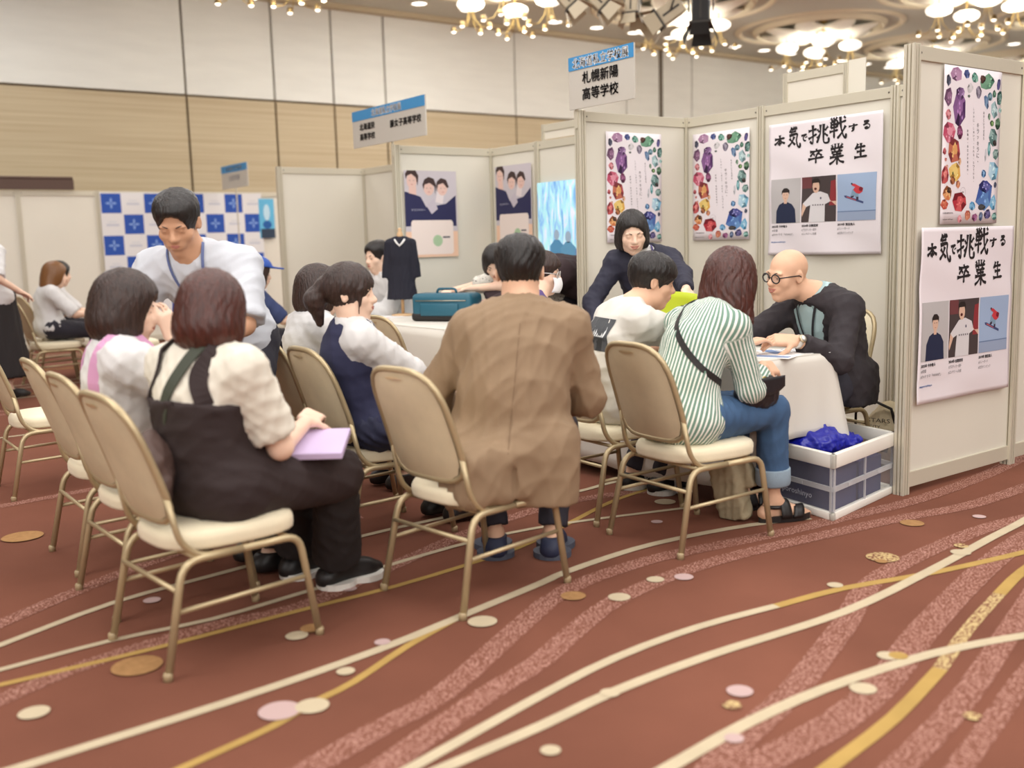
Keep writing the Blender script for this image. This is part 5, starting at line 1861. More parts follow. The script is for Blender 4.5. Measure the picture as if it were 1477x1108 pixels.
# ------------------------------------------------------------------ folding crate with folders and a blue cloth heap
P0 = Vector((2.545, -1.735, 0))
eR = Vector((-.117, .645, 0))
eL = Vector((-.43, .075, 0))
def crateM():
    a, b = eR.normalized(), eL.normalized()
    M = Matrix.Identity(4)
    M.col[0] = Vector((a.x, a.y, 0, 0)); M.col[1] = Vector((b.x, b.y, 0, 0)); M.col[3] = Vector((P0.x, P0.y, 0, 1))
    return M
CM = crateM()
LR_, LL_ = eR.length, eL.length
HB = .30
org = tuple(P0 + (eR + eL) / 2)
t = thing('folding_crate', org, 'clear folding crate with a white rim by the right partition, holding dark blue folders', 'crate')
mrimw = mat('crate_rim', rgb(240, 236, 226), .4)
mclear = bpy.data.materials.new('crate_clear')
mclear.use_nodes = True
_b = mclear.node_tree.nodes['Principled BSDF']
_b.inputs['Base Color'].default_value = rgb(236, 236, 238)
_b.inputs['Roughness'].default_value = .25
_b.inputs['Alpha'].default_value = .07
def crate_ring(z0, z1, out, th, nm):
    mb = MB()
    mb.rbox((-out, -out, z0), (LR_ + out, th - out, z1), .006, CM).rbox((-out, LL_ - th + out, z0), (LR_ + out, LL_ + out, z1), .006, CM)
    mb.rbox((-out, -out, z0), (th - out, LL_ + out, z1), .006, CM).rbox((LR_ - th + out, -out, z0), (LR_ + out, LL_ + out, z1), .006, CM)
    obj(nm, mb, mrimw, t, True, origin=org, auto=40)
crate_ring(HB - .065, HB, .006, .03, 'top_rim')
crate_ring(.0, .035, .003, .03, 'bottom_rim')
obj('crate_floor', MB().box((.01, .01, .012), (LR_ - .01, LL_ - .01, .02), CM), mrimw, t, origin=org)
mribc = mat('crate_rib', rgb(226, 226, 228), .3, alpha=.5)
for nm, u0, u1, ax in (('side_wall', 0, LR_, 0), ('side_wall', 0, LR_, 1), ('end_wall', 0, LL_, 2), ('end_wall', 0, LL_, 3)):
    mb = MB()
    rb = MB()
    def bx(a0, a1, z0, z1, d0, d1, m):
        if ax == 0: m.box((a0, d0, z0), (a1, d1, z1), CM)
        elif ax == 1: m.box((a0, LL_ - d1, z0), (a1, LL_ - d0, z1), CM)
        elif ax == 2: m.box((d0, a0, z0), (d1, a1, z1), CM)
        else: m.box((LR_ - d1, a0, z0), (LR_ - d0, a1, z1), CM)
    bx(u0 + .01, u1 - .01, .035, HB - .06, .006, .009, mb)
    w = obj(nm, mb, mclear, t, origin=org)
    n = 2 if ax < 2 else 1
    for i in range(n + 1):
        a = u0 + .012 + (u1 - u0 - .036) * i / n
        bx(a, a + .012, .03, HB - .06, .001, .010, rb)
    bx(u0 + .01, u1 - .01, .128, .150, .0, .011, rb)
    for i in range(n):
        a = u0 + .012 + (u1 - u0 - .036) * (i + .5) / n
        bx(a - .02, a + .02, .132, .146, -.003, .002, rb)
    obj('rib', rb, mribc, w, origin=org)
# the lettering on the end panel facing left of the corner
fb = MB().box((.02, .04, .04), (.03, LL_ - .12, .235), CM)
mnavy = mat('folder_navy', rgb(36, 44, 92), .6)
for k, (a0, a1, b0, b1, z1) in enumerate([(.03, .16, .03, .40, .225), (.17, .30, .04, .39, .215), (.31, .44, .03, .40, .21), (.45, .57, .04, .38, .2)]):
    fo = tag(obj('document_box', MB().rbox((a0, b0, .021), (a1, b1, z1), .004, CM), mnavy, None, origin=org), 'dark blue document box in the crate, ' + ('nearest the table cloth end', 'second from the near end', 'third from the near end', 'at the partition end')[k], 'box', 'document boxes in the crate')
pr = Print()
pr.text('sapporoshinyo', 0, 0, .034, rgb(206, 210, 226), w=.25)
M_ = CM @ Matrix(((0, 0, -1, .0045), (-1, 0, 0, .26), (0, 1, 0, .085), (0, 0, 0, 1)))
pr.build('lettering', t, None, M=M_, origin=org)

v = Vol(np.array(tuple(P0 + eR * .0)) + V3(-.62, -.12, .16), np.array(tuple(P0)) + V3(.12, .68, .52), .009)
def CP(a, b, z):
    q = CM @ Vector((a, b, z))
    return V3(*q)
v.add(ell(CP(.17, .26, .29), (.16, .15, .07)), .05)
v.add(ell(CP(.20, .30, .345), (.12, .11, .07)), .04)
v.add(ell(CP(.12, .36, .32), (.10, .08, .06)), .04)
v.add(ell(CP(.34, .24, .275), (.16, .15, .05)), .05)
v.cut(CP(0, .012, 0), -np.array(tuple(eL.normalized())))
V, Q = v.mesh()
V = smooth_mesh(V, Q, 2)
V = wrinkle(V, normals(V, Q), .016, .14, 5)
V = wrinkle(V, normals(V, Q), .010, .055, 9, (.3, 1, .2), .75)
V = smooth_mesh(V, Q, 1, .3)
loc = tuple(CP(.2, .25, .24))
o = np_obj('blue_cloth', V, Q, mat('blue_satin', rgb(20, 27, 150), .38, bump=.1, bscale=30, spec=.6), None, loc)
tag(o, 'crumpled royal blue cloth heaped on top of the clear crate', 'cloth')

# ------------------------------------------------------------------ bags, papers and small things
def blob(name, prims, m, label, cat, step=.008, amp=.006, wl=.1, seed=1, cuts=(), k=.02, base=None):
    lo = np.min([p[1] for p in prims], 0) - .05
    hi = np.max([p[2] for p in prims], 0) + .05
    v = Vol(lo, hi, step)
    for p in prims:
        v.add(p, k)
    for c in cuts:
        v.cut(*c)
    V, Q = v.mesh()
    V = smooth_mesh(V, Q, 1)
    if amp:
        V = wrinkle(V, normals(V, Q), amp, wl, seed)
    c = V.mean(0)
    o = np_obj(name, V, Q, m, None, (c[0], c[1], V[:, 2].min()))
    return tag(o, label, cat)
mcanvas = mat('canvas', rgb(226, 212, 180), .9, bump=.2, bscale=150)
# canvas tote behind the right partition's end
tote = blob('tote_bag', [ell((2.06, -.62, .14), (.17, .10, .14)), ell((2.10, -.62, .24), (.12, .08, .12)), ell((2.0, -.60, .06), (.16, .10, .07))], mcanvas, 'cream canvas tote bag with dark print on the floor behind the right partition', 'bag', amp=.012, wl=.12, seed=4, cuts=[(V3(0, 0, .004), -UPV)], k=.05)
obj('strap', MB().tube([(1.93, -.70, .2), (1.96, -.74, .30), (2.05, -.72, .37), (2.14, -.69, .33), (2.16, -.68, .25)], .008, 6), mat('bag_black', rgb(34, 30, 30), .6), tote, True, origin=tuple(tote.location))
pr = Print(); pr.text('STARS', .0, .06, .022, rgb(70, 60, 54), w=.12); pr.text('CITY', -.02, .025, .018, rgb(70, 60, 54), w=.06)
pr.poly([(-.06, -.05), (.02, -.03), (.06, -.06), (.05, -.11), (-.04, -.1)], rgb(44, 38, 36))
Mt = Matrix.Translation((2.10, -.742, .21)) @ Matrix.Rotation(.25, 4, 'Z') @ Matrix(((1, 0, 0, 0), (0, 0, -1, 0), (0, 1, 0, 0), (0, 0, 0, 1)))
pr.build('bag_print', tote, None, M=Mt, origin=tuple(tote.location))
# crumpled grey-tan bag under the striped woman's chair
blob('paper_bag', [rboxp((2.21, -2.02, .12), (.07, .05, .13), .02, [nrm((.9, .2, .25)), nrm((-.2, .95, 0)), nrm((-.25, 0, .95))]), rboxp((2.25, -2.0, .22), (.06, .03, .08), .015, [nrm((.9, .2, .3)), nrm((-.2, .95, 0)), nrm((-.3, 0, .95))])], mat('kraft_grey', rgb(160, 146, 118), .8, bump=.2, bscale=60), 'crumpled grey-tan bag standing under the striped woman\'s chair', 'bag', amp=.008, wl=.09, seed=8, cuts=[(V3(0, 0, .003), -UPV)])
# teal hand case on the left booth's table
mteal = mat('teal_leather', rgb(34, 92, 112), .45, bump=.15, bscale=120)
tl = thing('handbag', (-1.02, -1.42, .705), 'teal boxy bag with a handle and a dark side on the left booth\'s table', 'bag')
Mz = Matrix.Translation((-1.02, -1.42, .706)) @ Matrix.Rotation(.55, 4, 'Z')
o_ = (-1.02, -1.42, .705)
obj('bag_body', MB().rbox((-.24, -.11, 0), (.24, .11, .20), .035, Mz, 3), mteal, tl, True, origin=o_, auto=60)
obj('bag_base', MB().rbox((-.245, -.115, -.001), (.245, .115, .07), .03, Mz, 3), mat('bag_black', rgb(34, 30, 30), .6), tl, True, origin=o_, auto=60)
obj('handle', MB().tube(arc([tuple(Mz @ Vector(p)) for p in ((-.08, 0, .195), (-.07, 0, .23), (.07, 0, .23), (.08, 0, .195))], 4, .03), .009, 8), mteal, tl, True, origin=o_)
obj('zip', MB().tube([tuple(Mz @ Vector(p)) for p in ((-.2, -.113, .15), (.2, -.113, .15))], .004, 6), mat('zip_metal', rgb(170, 165, 150), .3, metal=.8), tl, True, origin=o_)
obj('pocket', MB().rbox((-.16, -.124, .04), (.14, -.105, .13), .008, Mz), mteal, tl, True, origin=o_, auto=60)

mpaper = mat('paper_white', rgb(240, 238, 236), .6)
def papers(x, y, z, w, h, rz, label, m=mpaper, cat='paper', th=.002, pr_=None, name='paper_sheet', curl=0):
    mb = MB()
    M = Matrix.Translation((x, y, z)) @ Matrix.Rotation(rz, 4, 'Z')
    if curl:
        mb.grid(lambda a, b: tuple(M @ Vector((w * (a - .5), h * (b - .5), curl * math.sin(a * 3.1) * b))), 8, 8)
        o = obj(name, mb, m, None, True, origin=(x, y, z), solid=th)
    else:
        mb.box((-w / 2, -h / 2, 0), (w / 2, h / 2, th), M)
        o = obj(name, mb, m, None, origin=(x, y, z))
    if pr_:
        p = Print(); p.z = th + .0005
        pr_(p)
        p.build('print', o, None, M=M, origin=(x, y, z))
    return tag(o, label, cat)
def pform(p):
    for i in range(7):
        p.rect(-.08, .1 - i * .03, .08 - .03 * (i % 3), .106 - i * .03, rgb(150, 150, 160))
    p.up(); p.rect(-.09, -.12, .09, -.06, rgb(126, 150, 190))
papers(2.17, -1.66, .7055, .21, .297, .35, 'printed sheet lying by the bald man\'s watch hand', pr_=pform)
papers(2.14, -1.52, .7062, .21, .297, -.5, 'second printed sheet at the table end, under his forearm', pr_=pform)
papers(1.75, -1.66, .7055, .21, .297, .1, 'printed sheet before the young man in white', pr_=pform)
papers(-1.75, -1.52, .7055, .30, .21, .2, 'pale leaflet on the left booth\'s table with an orange edge', pr_=lambda p: p.rect(-.14, -.1, .14, -.07, rgb(216, 130, 110)))
papers(-2.0, -1.50, .7055, .21, .15, -.3, 'small leaflet beside the dress stand')
papers(.62, -1.70, .7055, .25, .18, .2, 'sheet with an orange edge on the left end of the middle table', pr_=lambda p: p.rect(-.12, -.085, .12, -.07, rgb(210, 150, 100)))
# lime green folder held upright by the standing woman, dark folder behind it
mlime = mat('lime_card', rgb(198, 214, 46), .5)
mb = MB()
def lf(a, b):
    return (1.10 + .34 * a + .03 * b, -1.50 + .10 * a - .05 * b, .708 + .25 * b + .015 * math.sin(a * 3))
mb.grid(lf, 8, 8)
lo_ = obj('folder', mb, mlime, None, True, origin=(1.27, -1.45, .708), solid=.004)
tag(lo_, 'lime green folder standing upright between the young man and the standing woman', 'folder')
mb = MB()
mb.box((1.40, -1.50, .708), (1.415, -1.32, .90), Matrix.Identity(4))
tag(obj('folder', mb, mat('folder_black', rgb(36, 36, 42), .5), None, origin=(1.41, -1.41, .708)), 'black folder standing on the table right of the lime one', 'folder')
# lavender papers on the lap of the woman in the pinafore
mlav = mat('lavender_paper', rgb(204, 186, 222), .7)
mb = MB()
Ml = Matrix.Translation((2.075, -4.02, .60)) @ Matrix.Rotation(.95, 4, 'Z') @ Matrix.Rotation(.2, 4, 'X')
mb.rbox((-.15, -.11, -.012), (.16, .11, .012), .004, Ml)
tag(obj('paper_bundle', mb, mlav, None, origin=(2.075, -4.02, .60)), 'lavender paper bundle on the lap of the woman in the black pinafore', 'papers')
# blue bag on the empty chair at the left
blob('shopping_bag', [rboxp((-4.0, -4.15, .17), (.10, .14, .14), .03), ell((-4.0, -4.15, .29), (.06, .10, .05))], mat('bag_blue', rgb(44, 62, 170), .5), 'blue bag on the carpet between the chairs at the far left', 'bag', amp=.008, wl=.12, seed=3, cuts=[(V3(0, 0, .004), -UPV)])

# small black school dress on a wooden stand, on the left booth's table
ds = (-1.78, -1.35, .705)
mw = mat('stand_wood', rgb(206, 170, 128), .5)
t = thing('dress_stand', ds, 'wooden display stand under the small black dress on the left booth\'s table', 'stand')
obj('stand_base', MB().lathe([(.09, 0), (.09, .012), (.02, .02)], 20, Matrix.Translation(ds)), mw, t, True, origin=ds)
obj('stand_pole', MB().lathe([(.013, .015), (.013, .62)], 10, Matrix.Translation(ds)), mw, t, True, origin=ds)
obj('stand_neck', MB().lathe([(.022, .60), (.028, .625), (.022, .65), (.012, .665), (.018, .68), (.004, .69)], 14, Matrix.Translation(ds)), mw, t, True, origin=ds)
D_ = lambda x, y, z: V3(ds[0] + x * .591 - y * .807, ds[1] + x * .807 + y * .591, ds[2] + z)
axd = [V3(.591, .807, 0), V3(-.807, .591, 0), UPV]
v = Vol(D_(0, 0, .3) - .4, D_(0, 0, .3) + .42, .008)
v.add(ell(D_(0, 0, .50), (.105, .06, .13), axd), .03)
for g in (-1, 1):
    v.add(cone(D_(0, 0, .585), D_(g * .085, 0, .575), .03, .032), .03)
    v.add(cone(D_(g * .095, 0, .565), D_(g * .125, .0, .30), .034, .032), .012, cuts=[(D_(0, 0, .30), -UPV)])
v.add(cone(D_(0, 0, .45), D_(0, 0, .12), .085, .125, axd[1], 1.4), .03, cuts=[(D_(0, 0, .13), -UPV)])
V, Q = v.mesh()
V = smooth_mesh(V, Q, 1)
V = wrinkle(V, normals(V, Q), .006, .06, 3, UPV, .9)
o = np_obj('school_dress', V, Q, mat('dress_black', rgb(26, 26, 40), .85), None, ds)
tag(o, 'small black long-sleeved school dress displayed on the wooden stand', 'dress')
c = MB().tube([D_(-.04, -.035, .60), D_(-.02, -.055, .57), D_(0, -.06, .55), D_(.02, -.055, .57), D_(.04, -.035, .60)], .008, 6)
obj('collar', c, mat('collar_white', rgb(228, 226, 224), .7), o, True, origin=ds)
# ------------------------------------------------------------------ people
msk = mat('skin', rgb(226, 182, 152), .5, var=.05, vscale=14, bump=.04, bscale=200, spec=.35)
msk2 = mat('skin_light', rgb(238, 202, 178), .5, var=.04, vscale=14, bump=.04, bscale=200, spec=.35)
msk3 = mat('skin_tan', rgb(206, 158, 126), .5, var=.05, vscale=14, spec=.35)
mhair = mat('hair_black', rgb(30, 24, 22), .38, bump=.55, bscale=150, var=.5, vscale=90, stretch=(1, 1, .07), spec=.5)
mhair2 = mat('hair_dark_brown', rgb(50, 32, 26), .4, bump=.55, bscale=150, var=.45, vscale=90, stretch=(1, 1, .07), spec=.5)
mhair3 = mat('hair_red_brown', rgb(72, 34, 26), .36, bump=.55, bscale=150, var=.4, vscale=90, stretch=(1, 1, .07), spec=.55)
mtee = mat('tee_white', rgb(214, 210, 202), .85, bump=.08, bscale=300)
mshirt = mat('shirt_white', rgb(214, 212, 211), .8, bump=.08, bscale=220)
mnavys = mat('suit_navy', rgb(38, 38, 56), .75, bump=.12, bscale=260)
mdark = mat('jacket_charcoal', rgb(46, 40, 44), .8, bump=.15, bscale=240)
mtanj = mat('jacket_tan', rgb(142, 118, 92), .8, bump=.10, bscale=260, var=.03, vscale=8)
mjean = mat('denim', rgb(62, 92, 128), .85, bump=.2, bscale=260, var=.14, vscale=9)
mtrou = mat('trousers_dark', rgb(44, 42, 52), .8, bump=.1, bscale=220)
mblack = mat('cloth_black', rgb(34, 28, 28), .85, bump=.1, bscale=200)
mshoe = mat('shoe_black', rgb(30, 27, 27), .45)
msole = mat('sole_white', rgb(222, 218, 210), .6)
mbag = mat('bag_black', rgb(34, 30, 30), .6)
mlany = mat('lanyard', rgb(48, 52, 96), .6)

def skirt_person(*a, **k):
    pass
def full_arms(v, s, to, inf, k=.03):
    for side in 'LR':
        arm(v, s, side, to, inf, k)
def trousers(s, root, m, to=1.9, inf=.012, seed=1, amp=.006, shin=.008, step=.012, sides='LR'):
    def b(v):
        for side in sides:
            leg(v, s, side, to, inf, shin=shin)
        lat, dep, ax = s.frame(.02)
        v.add(ell(s.pel + ax * .02, (.168 * s.size + inf, .118 * s.size + inf, .12), [lat, dep, ax]), .05)
        v.cut(s.spine(.24), s.frame(.2)[2])
    return garment('trousers', s, root, m, b, step, amp, .11, seed)
def collar(s, root, m, h=.035, r=.062, name='collar', open_=.0, tilt=.35, spread=.012):
    """shirt or jacket collar: a leaning band round the neck, open at the front"""
    mb = MB()
    lat, dep, ax = s.frame(.97)
    f = nrm(dep if dep @ s.sf > 0 else -dep)
    nd = nrm(s.head - s.neck)
    up = nrm(ax * .6 + nd * .4)
    n = 26
    c0 = s.spine(.97)
    vs = []
    for i in range(n + 1):
        a = math.pi * 2 * (i / n) * (1 - open_ / 6.28) + open_ / 2
        d = f * math.cos(a) + lat * math.sin(a)
        fr = math.cos(a)
        drop = -up * (.02 * max(0, fr))
        p = c0 + d * (r - .004) + up * .018 + drop
        q = c0 + d * r * .93 + up * (.018 + h) + drop
        o = c0 + d * (r + spread) + up * (.006 + h * .25) + drop
        vs += [tuple(p), tuple(q), tuple(o)]
    fs = []
    for i in range(n):
        for k in range(2):
            fs.append((i * 3 + k, (i + 1) * 3 + k, (i + 1) * 3 + k + 1, i * 3 + k + 1))
    mb.add(vs, fs)
    return obj(name, mb, m, root, True, origin=tuple(root.location), solid=.004)
def front_opening(v, s, top=.10, bottom=.012, depth=.5, t0=.2, t1=1.02):
    """V-shaped opening of a jacket on the wearer's front"""
    for k in range(9):
        t = t0 + (t1 - t0) * k / 8
        lat, dep, ax = s.frame(min(t, .98))
        f = dep if dep @ s.sf > 0 else -dep
        w = bottom + (top - bottom) * (k / 8)
        v.sub(rboxp(s.spine(min(t, 1)) + f * (.085 + .09), (w, .09, .045), .008, [lat, f, ax]), .008)
    v.sub(ell(s.spine(1.0) + s.sf * .012 + UPV * .035, (.074, .078, .050)), .012)
def lapels(s, root, m, jacket, w0=.055, t0=.32, top=.05, bot=.006):
    for g in (-1, 1):
        pts = []
        for k in range(6):
            t = t0 + (.97 - t0) * k / 5
            lat, dep, ax = s.frame(min(t, .98))
            f = dep if dep @ s.sf > 0 else -dep
            pts.append(s.spine(min(t, 1)) + f * .15 + lat * g * (bot + .022 + (top + .004 - bot) * k / 5))
        strap('lapel', pts, m, root, w=w0, th=.006, over=jacket, inside=lambda t: tuple(s.spine(t0 + (.97 - t0) * t) - s.sf * .02), n=14, off=.002)
def lanyard(s, root, shirt, m=None, low=.25):
    L = []
    lat, dep, ax = s.frame(.95)
    f = dep if dep @ s.sf > 0 else -dep
    for g in (-1, 1):
        pts = [s.spine(.99) + lat * g * .058 - f * .02 + ax * .03, s.spine(.95) + lat * g * .055 + f * .06, s.spine(.7) + lat * g * .03 + f * .14, s.spine(low + .1) + lat * g * .005 + f * .15]
        strap('lanyard', pts, m or mlany, root, w=.012, th=.002, over=shirt, inside=lambda t: tuple(s.spine(.95 - t * (.85 - low))), n=22, off=.010)
def person(label, s, loc, m=msk, **k):
    o = body('person', s, loc, m, **k)
    return tag(o, label, 'person')

# ---- the bald man with glasses, dark jacket over a pale blue shirt
s = Sk((2.06, -1.09, .53), (2.035, -1.20, .955), (1.965, -1.335, 1.058), (-.18, -.97, -.13), (-.1, -1), (-.22, -1),
       dict(L=(2.20, -1.56, .765), R=(1.80, -1.62, .745)), dict(L=(2.16, -1.28, .09), R=(1.92, -1.30, .09)), size=1.04, hump=.05, roll=.10,
       elbow=dict(L=(.35, .3, -.8), R=(-.6, .3, -.7)), curl=(.55, .3), palm=dict(L=(-.55, .1, -.8), R=(0, 0, -1)), handdir=dict(L=(-.62, -.75, .06), R=(.3, -.95, 0)))
p1 = person('bald man in black glasses and a dark jacket talking across the middle table', s, (1.96, -1.05, 0), step=.012, fh=.0042, smile=1, hstep=.0055)
face_bits(s, p1, smile=1, teeth=True, brow=(.06, .045, .04, 1))
sh = garment('shirt', s, p1, mat('shirt_pale_blue', rgb(176, 202, 204), .8, bump=.08, bscale=240), lambda v: torso(v, s, .008), .011, .004, .09, 3)
collar(s, p1, mat('shirt_pale_blue', rgb(176, 202, 204)), .045, .074, open_=1.1, spread=.030)
def jk(v):
    torso(v, s, .026, k=.05)
    full_arms(v, s, 1.86, .020)
    v.add(ell(s.pel + V3(0, .02, -.03), (.205, .16, .15)), .06)
    v.add(rboxp((2.22, -1.06, .50), (.035, .10, .12), .03), .05)
    v.cut(V3(0, 0, .40), -UPV)
    front_opening(v, s, .125, .035, t1=1.08)
j = garment('jacket', s, p1, mdark, jk, .010, .007, .10, 12)
lanyard(s, p1, sh, mat('lanyard_black', rgb(30, 30, 36), .6), .3)
trousers(s, p1, mtrou, 1.95)
for side in 'LR':
    shoe(s, p1, side, mshoe)
def glasses(s, root, m, r=.022, rx=.025):
    z = s.size * (.96 if s.female else 1)
    P = lambda x, y, q: s.head + (s.r * x + s.f * y + s.u * q) * z
    mb = MB()
    for g in (-1, 1):
        ring = [P(g * .033 + rx * math.cos(a), .101 - .35 * abs(g * .033 + rx * math.cos(a)) ** 1.6, .002 + r * math.sin(a) * (1 if math.sin(a) > 0 else .95)) for a in [2 * math.pi * k / 20 for k in range(20)]]
        mb.tube(ring, .0034, 6, closed=True)
        mb.tube([P(g * .058, .094, .008), P(g * .076, .06, .010), P(g * .083, .0, .008), P(g * .082, -.02, -.004)], .0030, 6)
    mb.tube([P(-.009, .104, .006), P(0, .106, .009), P(.009, .104, .006)], .0022, 6)
    o = obj('glasses', mb, m, root, True, origin=tuple(root.location))
    ln = MB()
    for g in (-1, 1):
        ln.add([tuple(P(g * .033 + rx * .92 * math.cos(a), .100 - .35 * abs(g * .033 + rx * .92 * math.cos(a)) ** 1.6, .002 + r * .92 * math.sin(a))) for a in [2 * math.pi * k / 16 for k in range(16)]], [tuple(range(16))])
    gm = bpy.data.materials.get('spectacle_glass') or bpy.data.materials.new('spectacle_glass')
    gm.use_nodes = True
    b = gm.node_tree.nodes['Principled BSDF']
    b.inputs['Alpha'].default_value = .12
    b.inputs['Roughness'].default_value = .05
    obj('lens', ln, gm, o, origin=tuple(root.location))
glasses(s, p1, mat('frame_black', rgb(26, 24, 28), .35), .021, .0255)
w, d = s.wri['L'], s.hdir['L']
fd = nrm(s.wri['L'] - s.elb['L'])
q = Vector(fd).to_track_quat('Z', 'Y').to_matrix().to_4x4()
wc = w - fd * .012
obj('watch_strap', MB().lathe([(.031, -.010), (.0325, 0), (.031, .010)], 20, Matrix.Translation(wc) @ q, caps=False), mat('watch_white', rgb(226, 222, 214), .4), p1, True, origin=tuple(p1.location), solid=.003)
wn = nrm(V3(.62, -.45, .62)); wn = nrm(wn - fd * (wn @ fd))
q2 = Vector(wn).to_track_quat('Z', 'Y').to_matrix().to_4x4()
obj('watch_case', MB().lathe([(.018, .026), (.020, .030), (.020, .037), (.016, .039), (.002, .0392)], 20, Matrix.Translation(wc) @ q2), mat('watch_gold', rgb(206, 190, 160), .25, metal=.7), p1, True, origin=tuple(p1.location))
obj('watch_dial', MB().lathe([(.015, .0394), (.002, .0396)], 18, Matrix.Translation(wc) @ q2), mat('watch_dial', rgb(240, 236, 228), .3), p1, True, origin=tuple(p1.location))

# ---- standing woman in a dark navy suit leaning over the table
s = Sk((.76, -1.06, .86), (.80, -1.215, 1.165), (.845, -1.325, 1.292), (.82, -.56, -.36), (.6, -.8), (.82, -.58),
       dict(L=(1.33, -1.37, .955), R=(.80, -1.55, .735)), dict(L=(.84, -.96, .09), R=(.66, -1.06, .09)), female=True, size=1.02, hump=.04, roll=-.06,
       elbow=dict(L=(.3, .5, .1), R=(-.8, -.2, -.3)), curl=(.7, .2), palm=dict(L=(.3, -.3, -.9), R=(0, 0, -1)), knee=dict(L=(.5, -.8, 0), R=(.5, -.8, 0)), handdir=dict(L=(.72, -.35, -.62), R=(.5, -.8, -.3)))
p2 = person('smiling standing woman in a dark navy suit leaning over the middle table', s, (.74, -.86, 0), msk2, step=.012, fh=.0042, smile=1, hstep=.0055)
face_bits(s, p2, closed=True, smile=1, teeth=True)
hair(s, p2, mhair, 'bob', .10, .013, .0065, 2, part=1, open_x=.088, open_y=.112)
blo = garment('blouse', s, p2, mshirt, lambda v: (torso(v, s, .008), v.add(cone(s.spine(.95), s.neck + (s.head - s.neck) * .25, .062, .056), .02)), .010, .003, .08, 4)
def jk(v):
    torso(v, s, .024)
    full_arms(v, s, 1.9, .017)
    lat, dep, ax = s.frame(.05)
    v.add(ell(s.pel, (.185, .15, .13), [lat, dep, ax]), .05)
    front_opening(v, s, .078, .03, t0=.12)
j = garment('jacket', s, p2, mnavys, jk, .010, .006, .09, 6)
lapels(s, p2, mnavys, j, .045, .3, .06, .016)
lanyard(s, p2, blo, mat('lanyard_purple', rgb(70, 56, 110), .6), .1)
trousers(s, p2, mnavys, 1.95)
for side in 'LR':
    shoe(s, p2, side, mshoe)

# ---- young man in a white T-shirt, in profile
s = Sk((1.745, -2.285, .53), (1.79, -2.21, .945), (1.80, -2.10, 1.055), (.50, .84, -.22), (.12, 1), (.34, .94),
       dict(L=(1.70, -1.84, .76), R=(1.98, -1.80, .76)), dict(L=(1.50, -1.95, .09), R=(1.68, -1.92, .09)), size=1.0, hump=.06, roll=.0,
       elbow=dict(L=(-.7, -.3, -.7), R=(.6, -.3, -.7)), curl=(.6, .6))
p3 = person('young man in a white T-shirt with a dark back print, seated in profile', s, (1.7, -2.32, 0), msk, fh=.0045, step=.012, hstep=.007)
face_bits(s, p3)
hair(s, p3, mhair, 'bowl', .1, .026, .0075, 5, nape=-.05)
def te(v):
    torso(v, s, .018)
    full_arms(v, s, .95, .026)
    lat, dep, ax = s.frame(.03)
    v.add(ell(s.pel - V3(0, 0, .02), (.19, .15, .13), [lat, dep, ax]), .06)
tee = garment('t_shirt', s, p3, mtee, te, .010, .009, .12, 21, (0, .3, 1), .6)
collar(s, p3, mtee, .012, .060, 'neck_rib', 0, spread=.004)
trousers(s, p3, mtrou, 1.95)
for side in 'LR':
    so = shoe(s, p3, side, mshoe, msole)
    n_ = MB()
    a_, t_ = s.ank[side], s.toe[side]
    lt = np.cross(t_, UPV)
    for g in (-1, 1):
        c_ = a_ + t_ * .06 + lt * g * .046
        n_.add([tuple(V3(c_[0], c_[1], .0) + t_ * x + UPV * z_) for x, z_ in ((-.02, .03), (-.012, .03), (.008, .052), (.012, .03), (.02, .03), (.012, .065), (.004, .065), (-.010, .044), (-.013, .065), (-.024, .065))], [(0, 1, 7, 8, 9), (7, 2, 5, 6), (2, 3, 4, 5)])
    obj('shoe_mark', n_, msole, so, origin=tuple(p3.location), solid=.003)
def patch(name, o, root, c, nrm_, upv, w, h, pr, extra=None, cells=10):
    """a print laid on cloth: its 2D artwork is cast onto the garment"""
    n = nrm(nrm_)
    u = nrm(np.asarray(upv, float) - n * (np.asarray(upv, float) @ n))
    r = np.cross(u, n)
    vs = []
    for x, y, z in pr.mb.v:
        p = V3(*c) + r * x + u * y + n * .15
        hpt = on_surface(o, p, -n, .002 + z)
        vs.append(tuple(hpt) if hpt is not None else tuple(p - n * .15))
    pr.mb.v = vs
    return obj(name, pr.mb, mat_attr('printed_ink', .55), root, origin=tuple(root.location))
pr = Print()
pr.rect(-.105, -.075, .105, .075, rgb(72, 74, 78), 12)
pr.up(.0006)
g = random.Random(4)
for i in range(16):
    x = -.09 + i * .0115
    hh = .012 + .03 * g.random() + .012 * math.sin(i * .9)
    pr.poly([(x, -.012), (x + .006, -.014), (x + .0115, -.012 + hh * .5), (x + .006, -.01 + hh)], rgb(210, 212, 214))
pr.rect(-.105, -.075, .105, -.018, rgb(44, 46, 50), 8)
pr.up(.0006)
for i in range(9):
    x = -.095 + i * .022
    pr.poly([(x, -.03), (x + .018, -.03), (x + .009, -.012 + .012 * (i % 2))], rgb(58, 60, 64))
pr.text('Columbia', -.045, -.050, .017, rgb(228, 228, 226), w=.085)
patch('back_print', tee, p3, s.spine(.75) - s.sf * .15 + np.cross(s.sf, UPV) * .015, -s.sf + V3(-.02, 0, .18), UPV, .21, .15, pr)

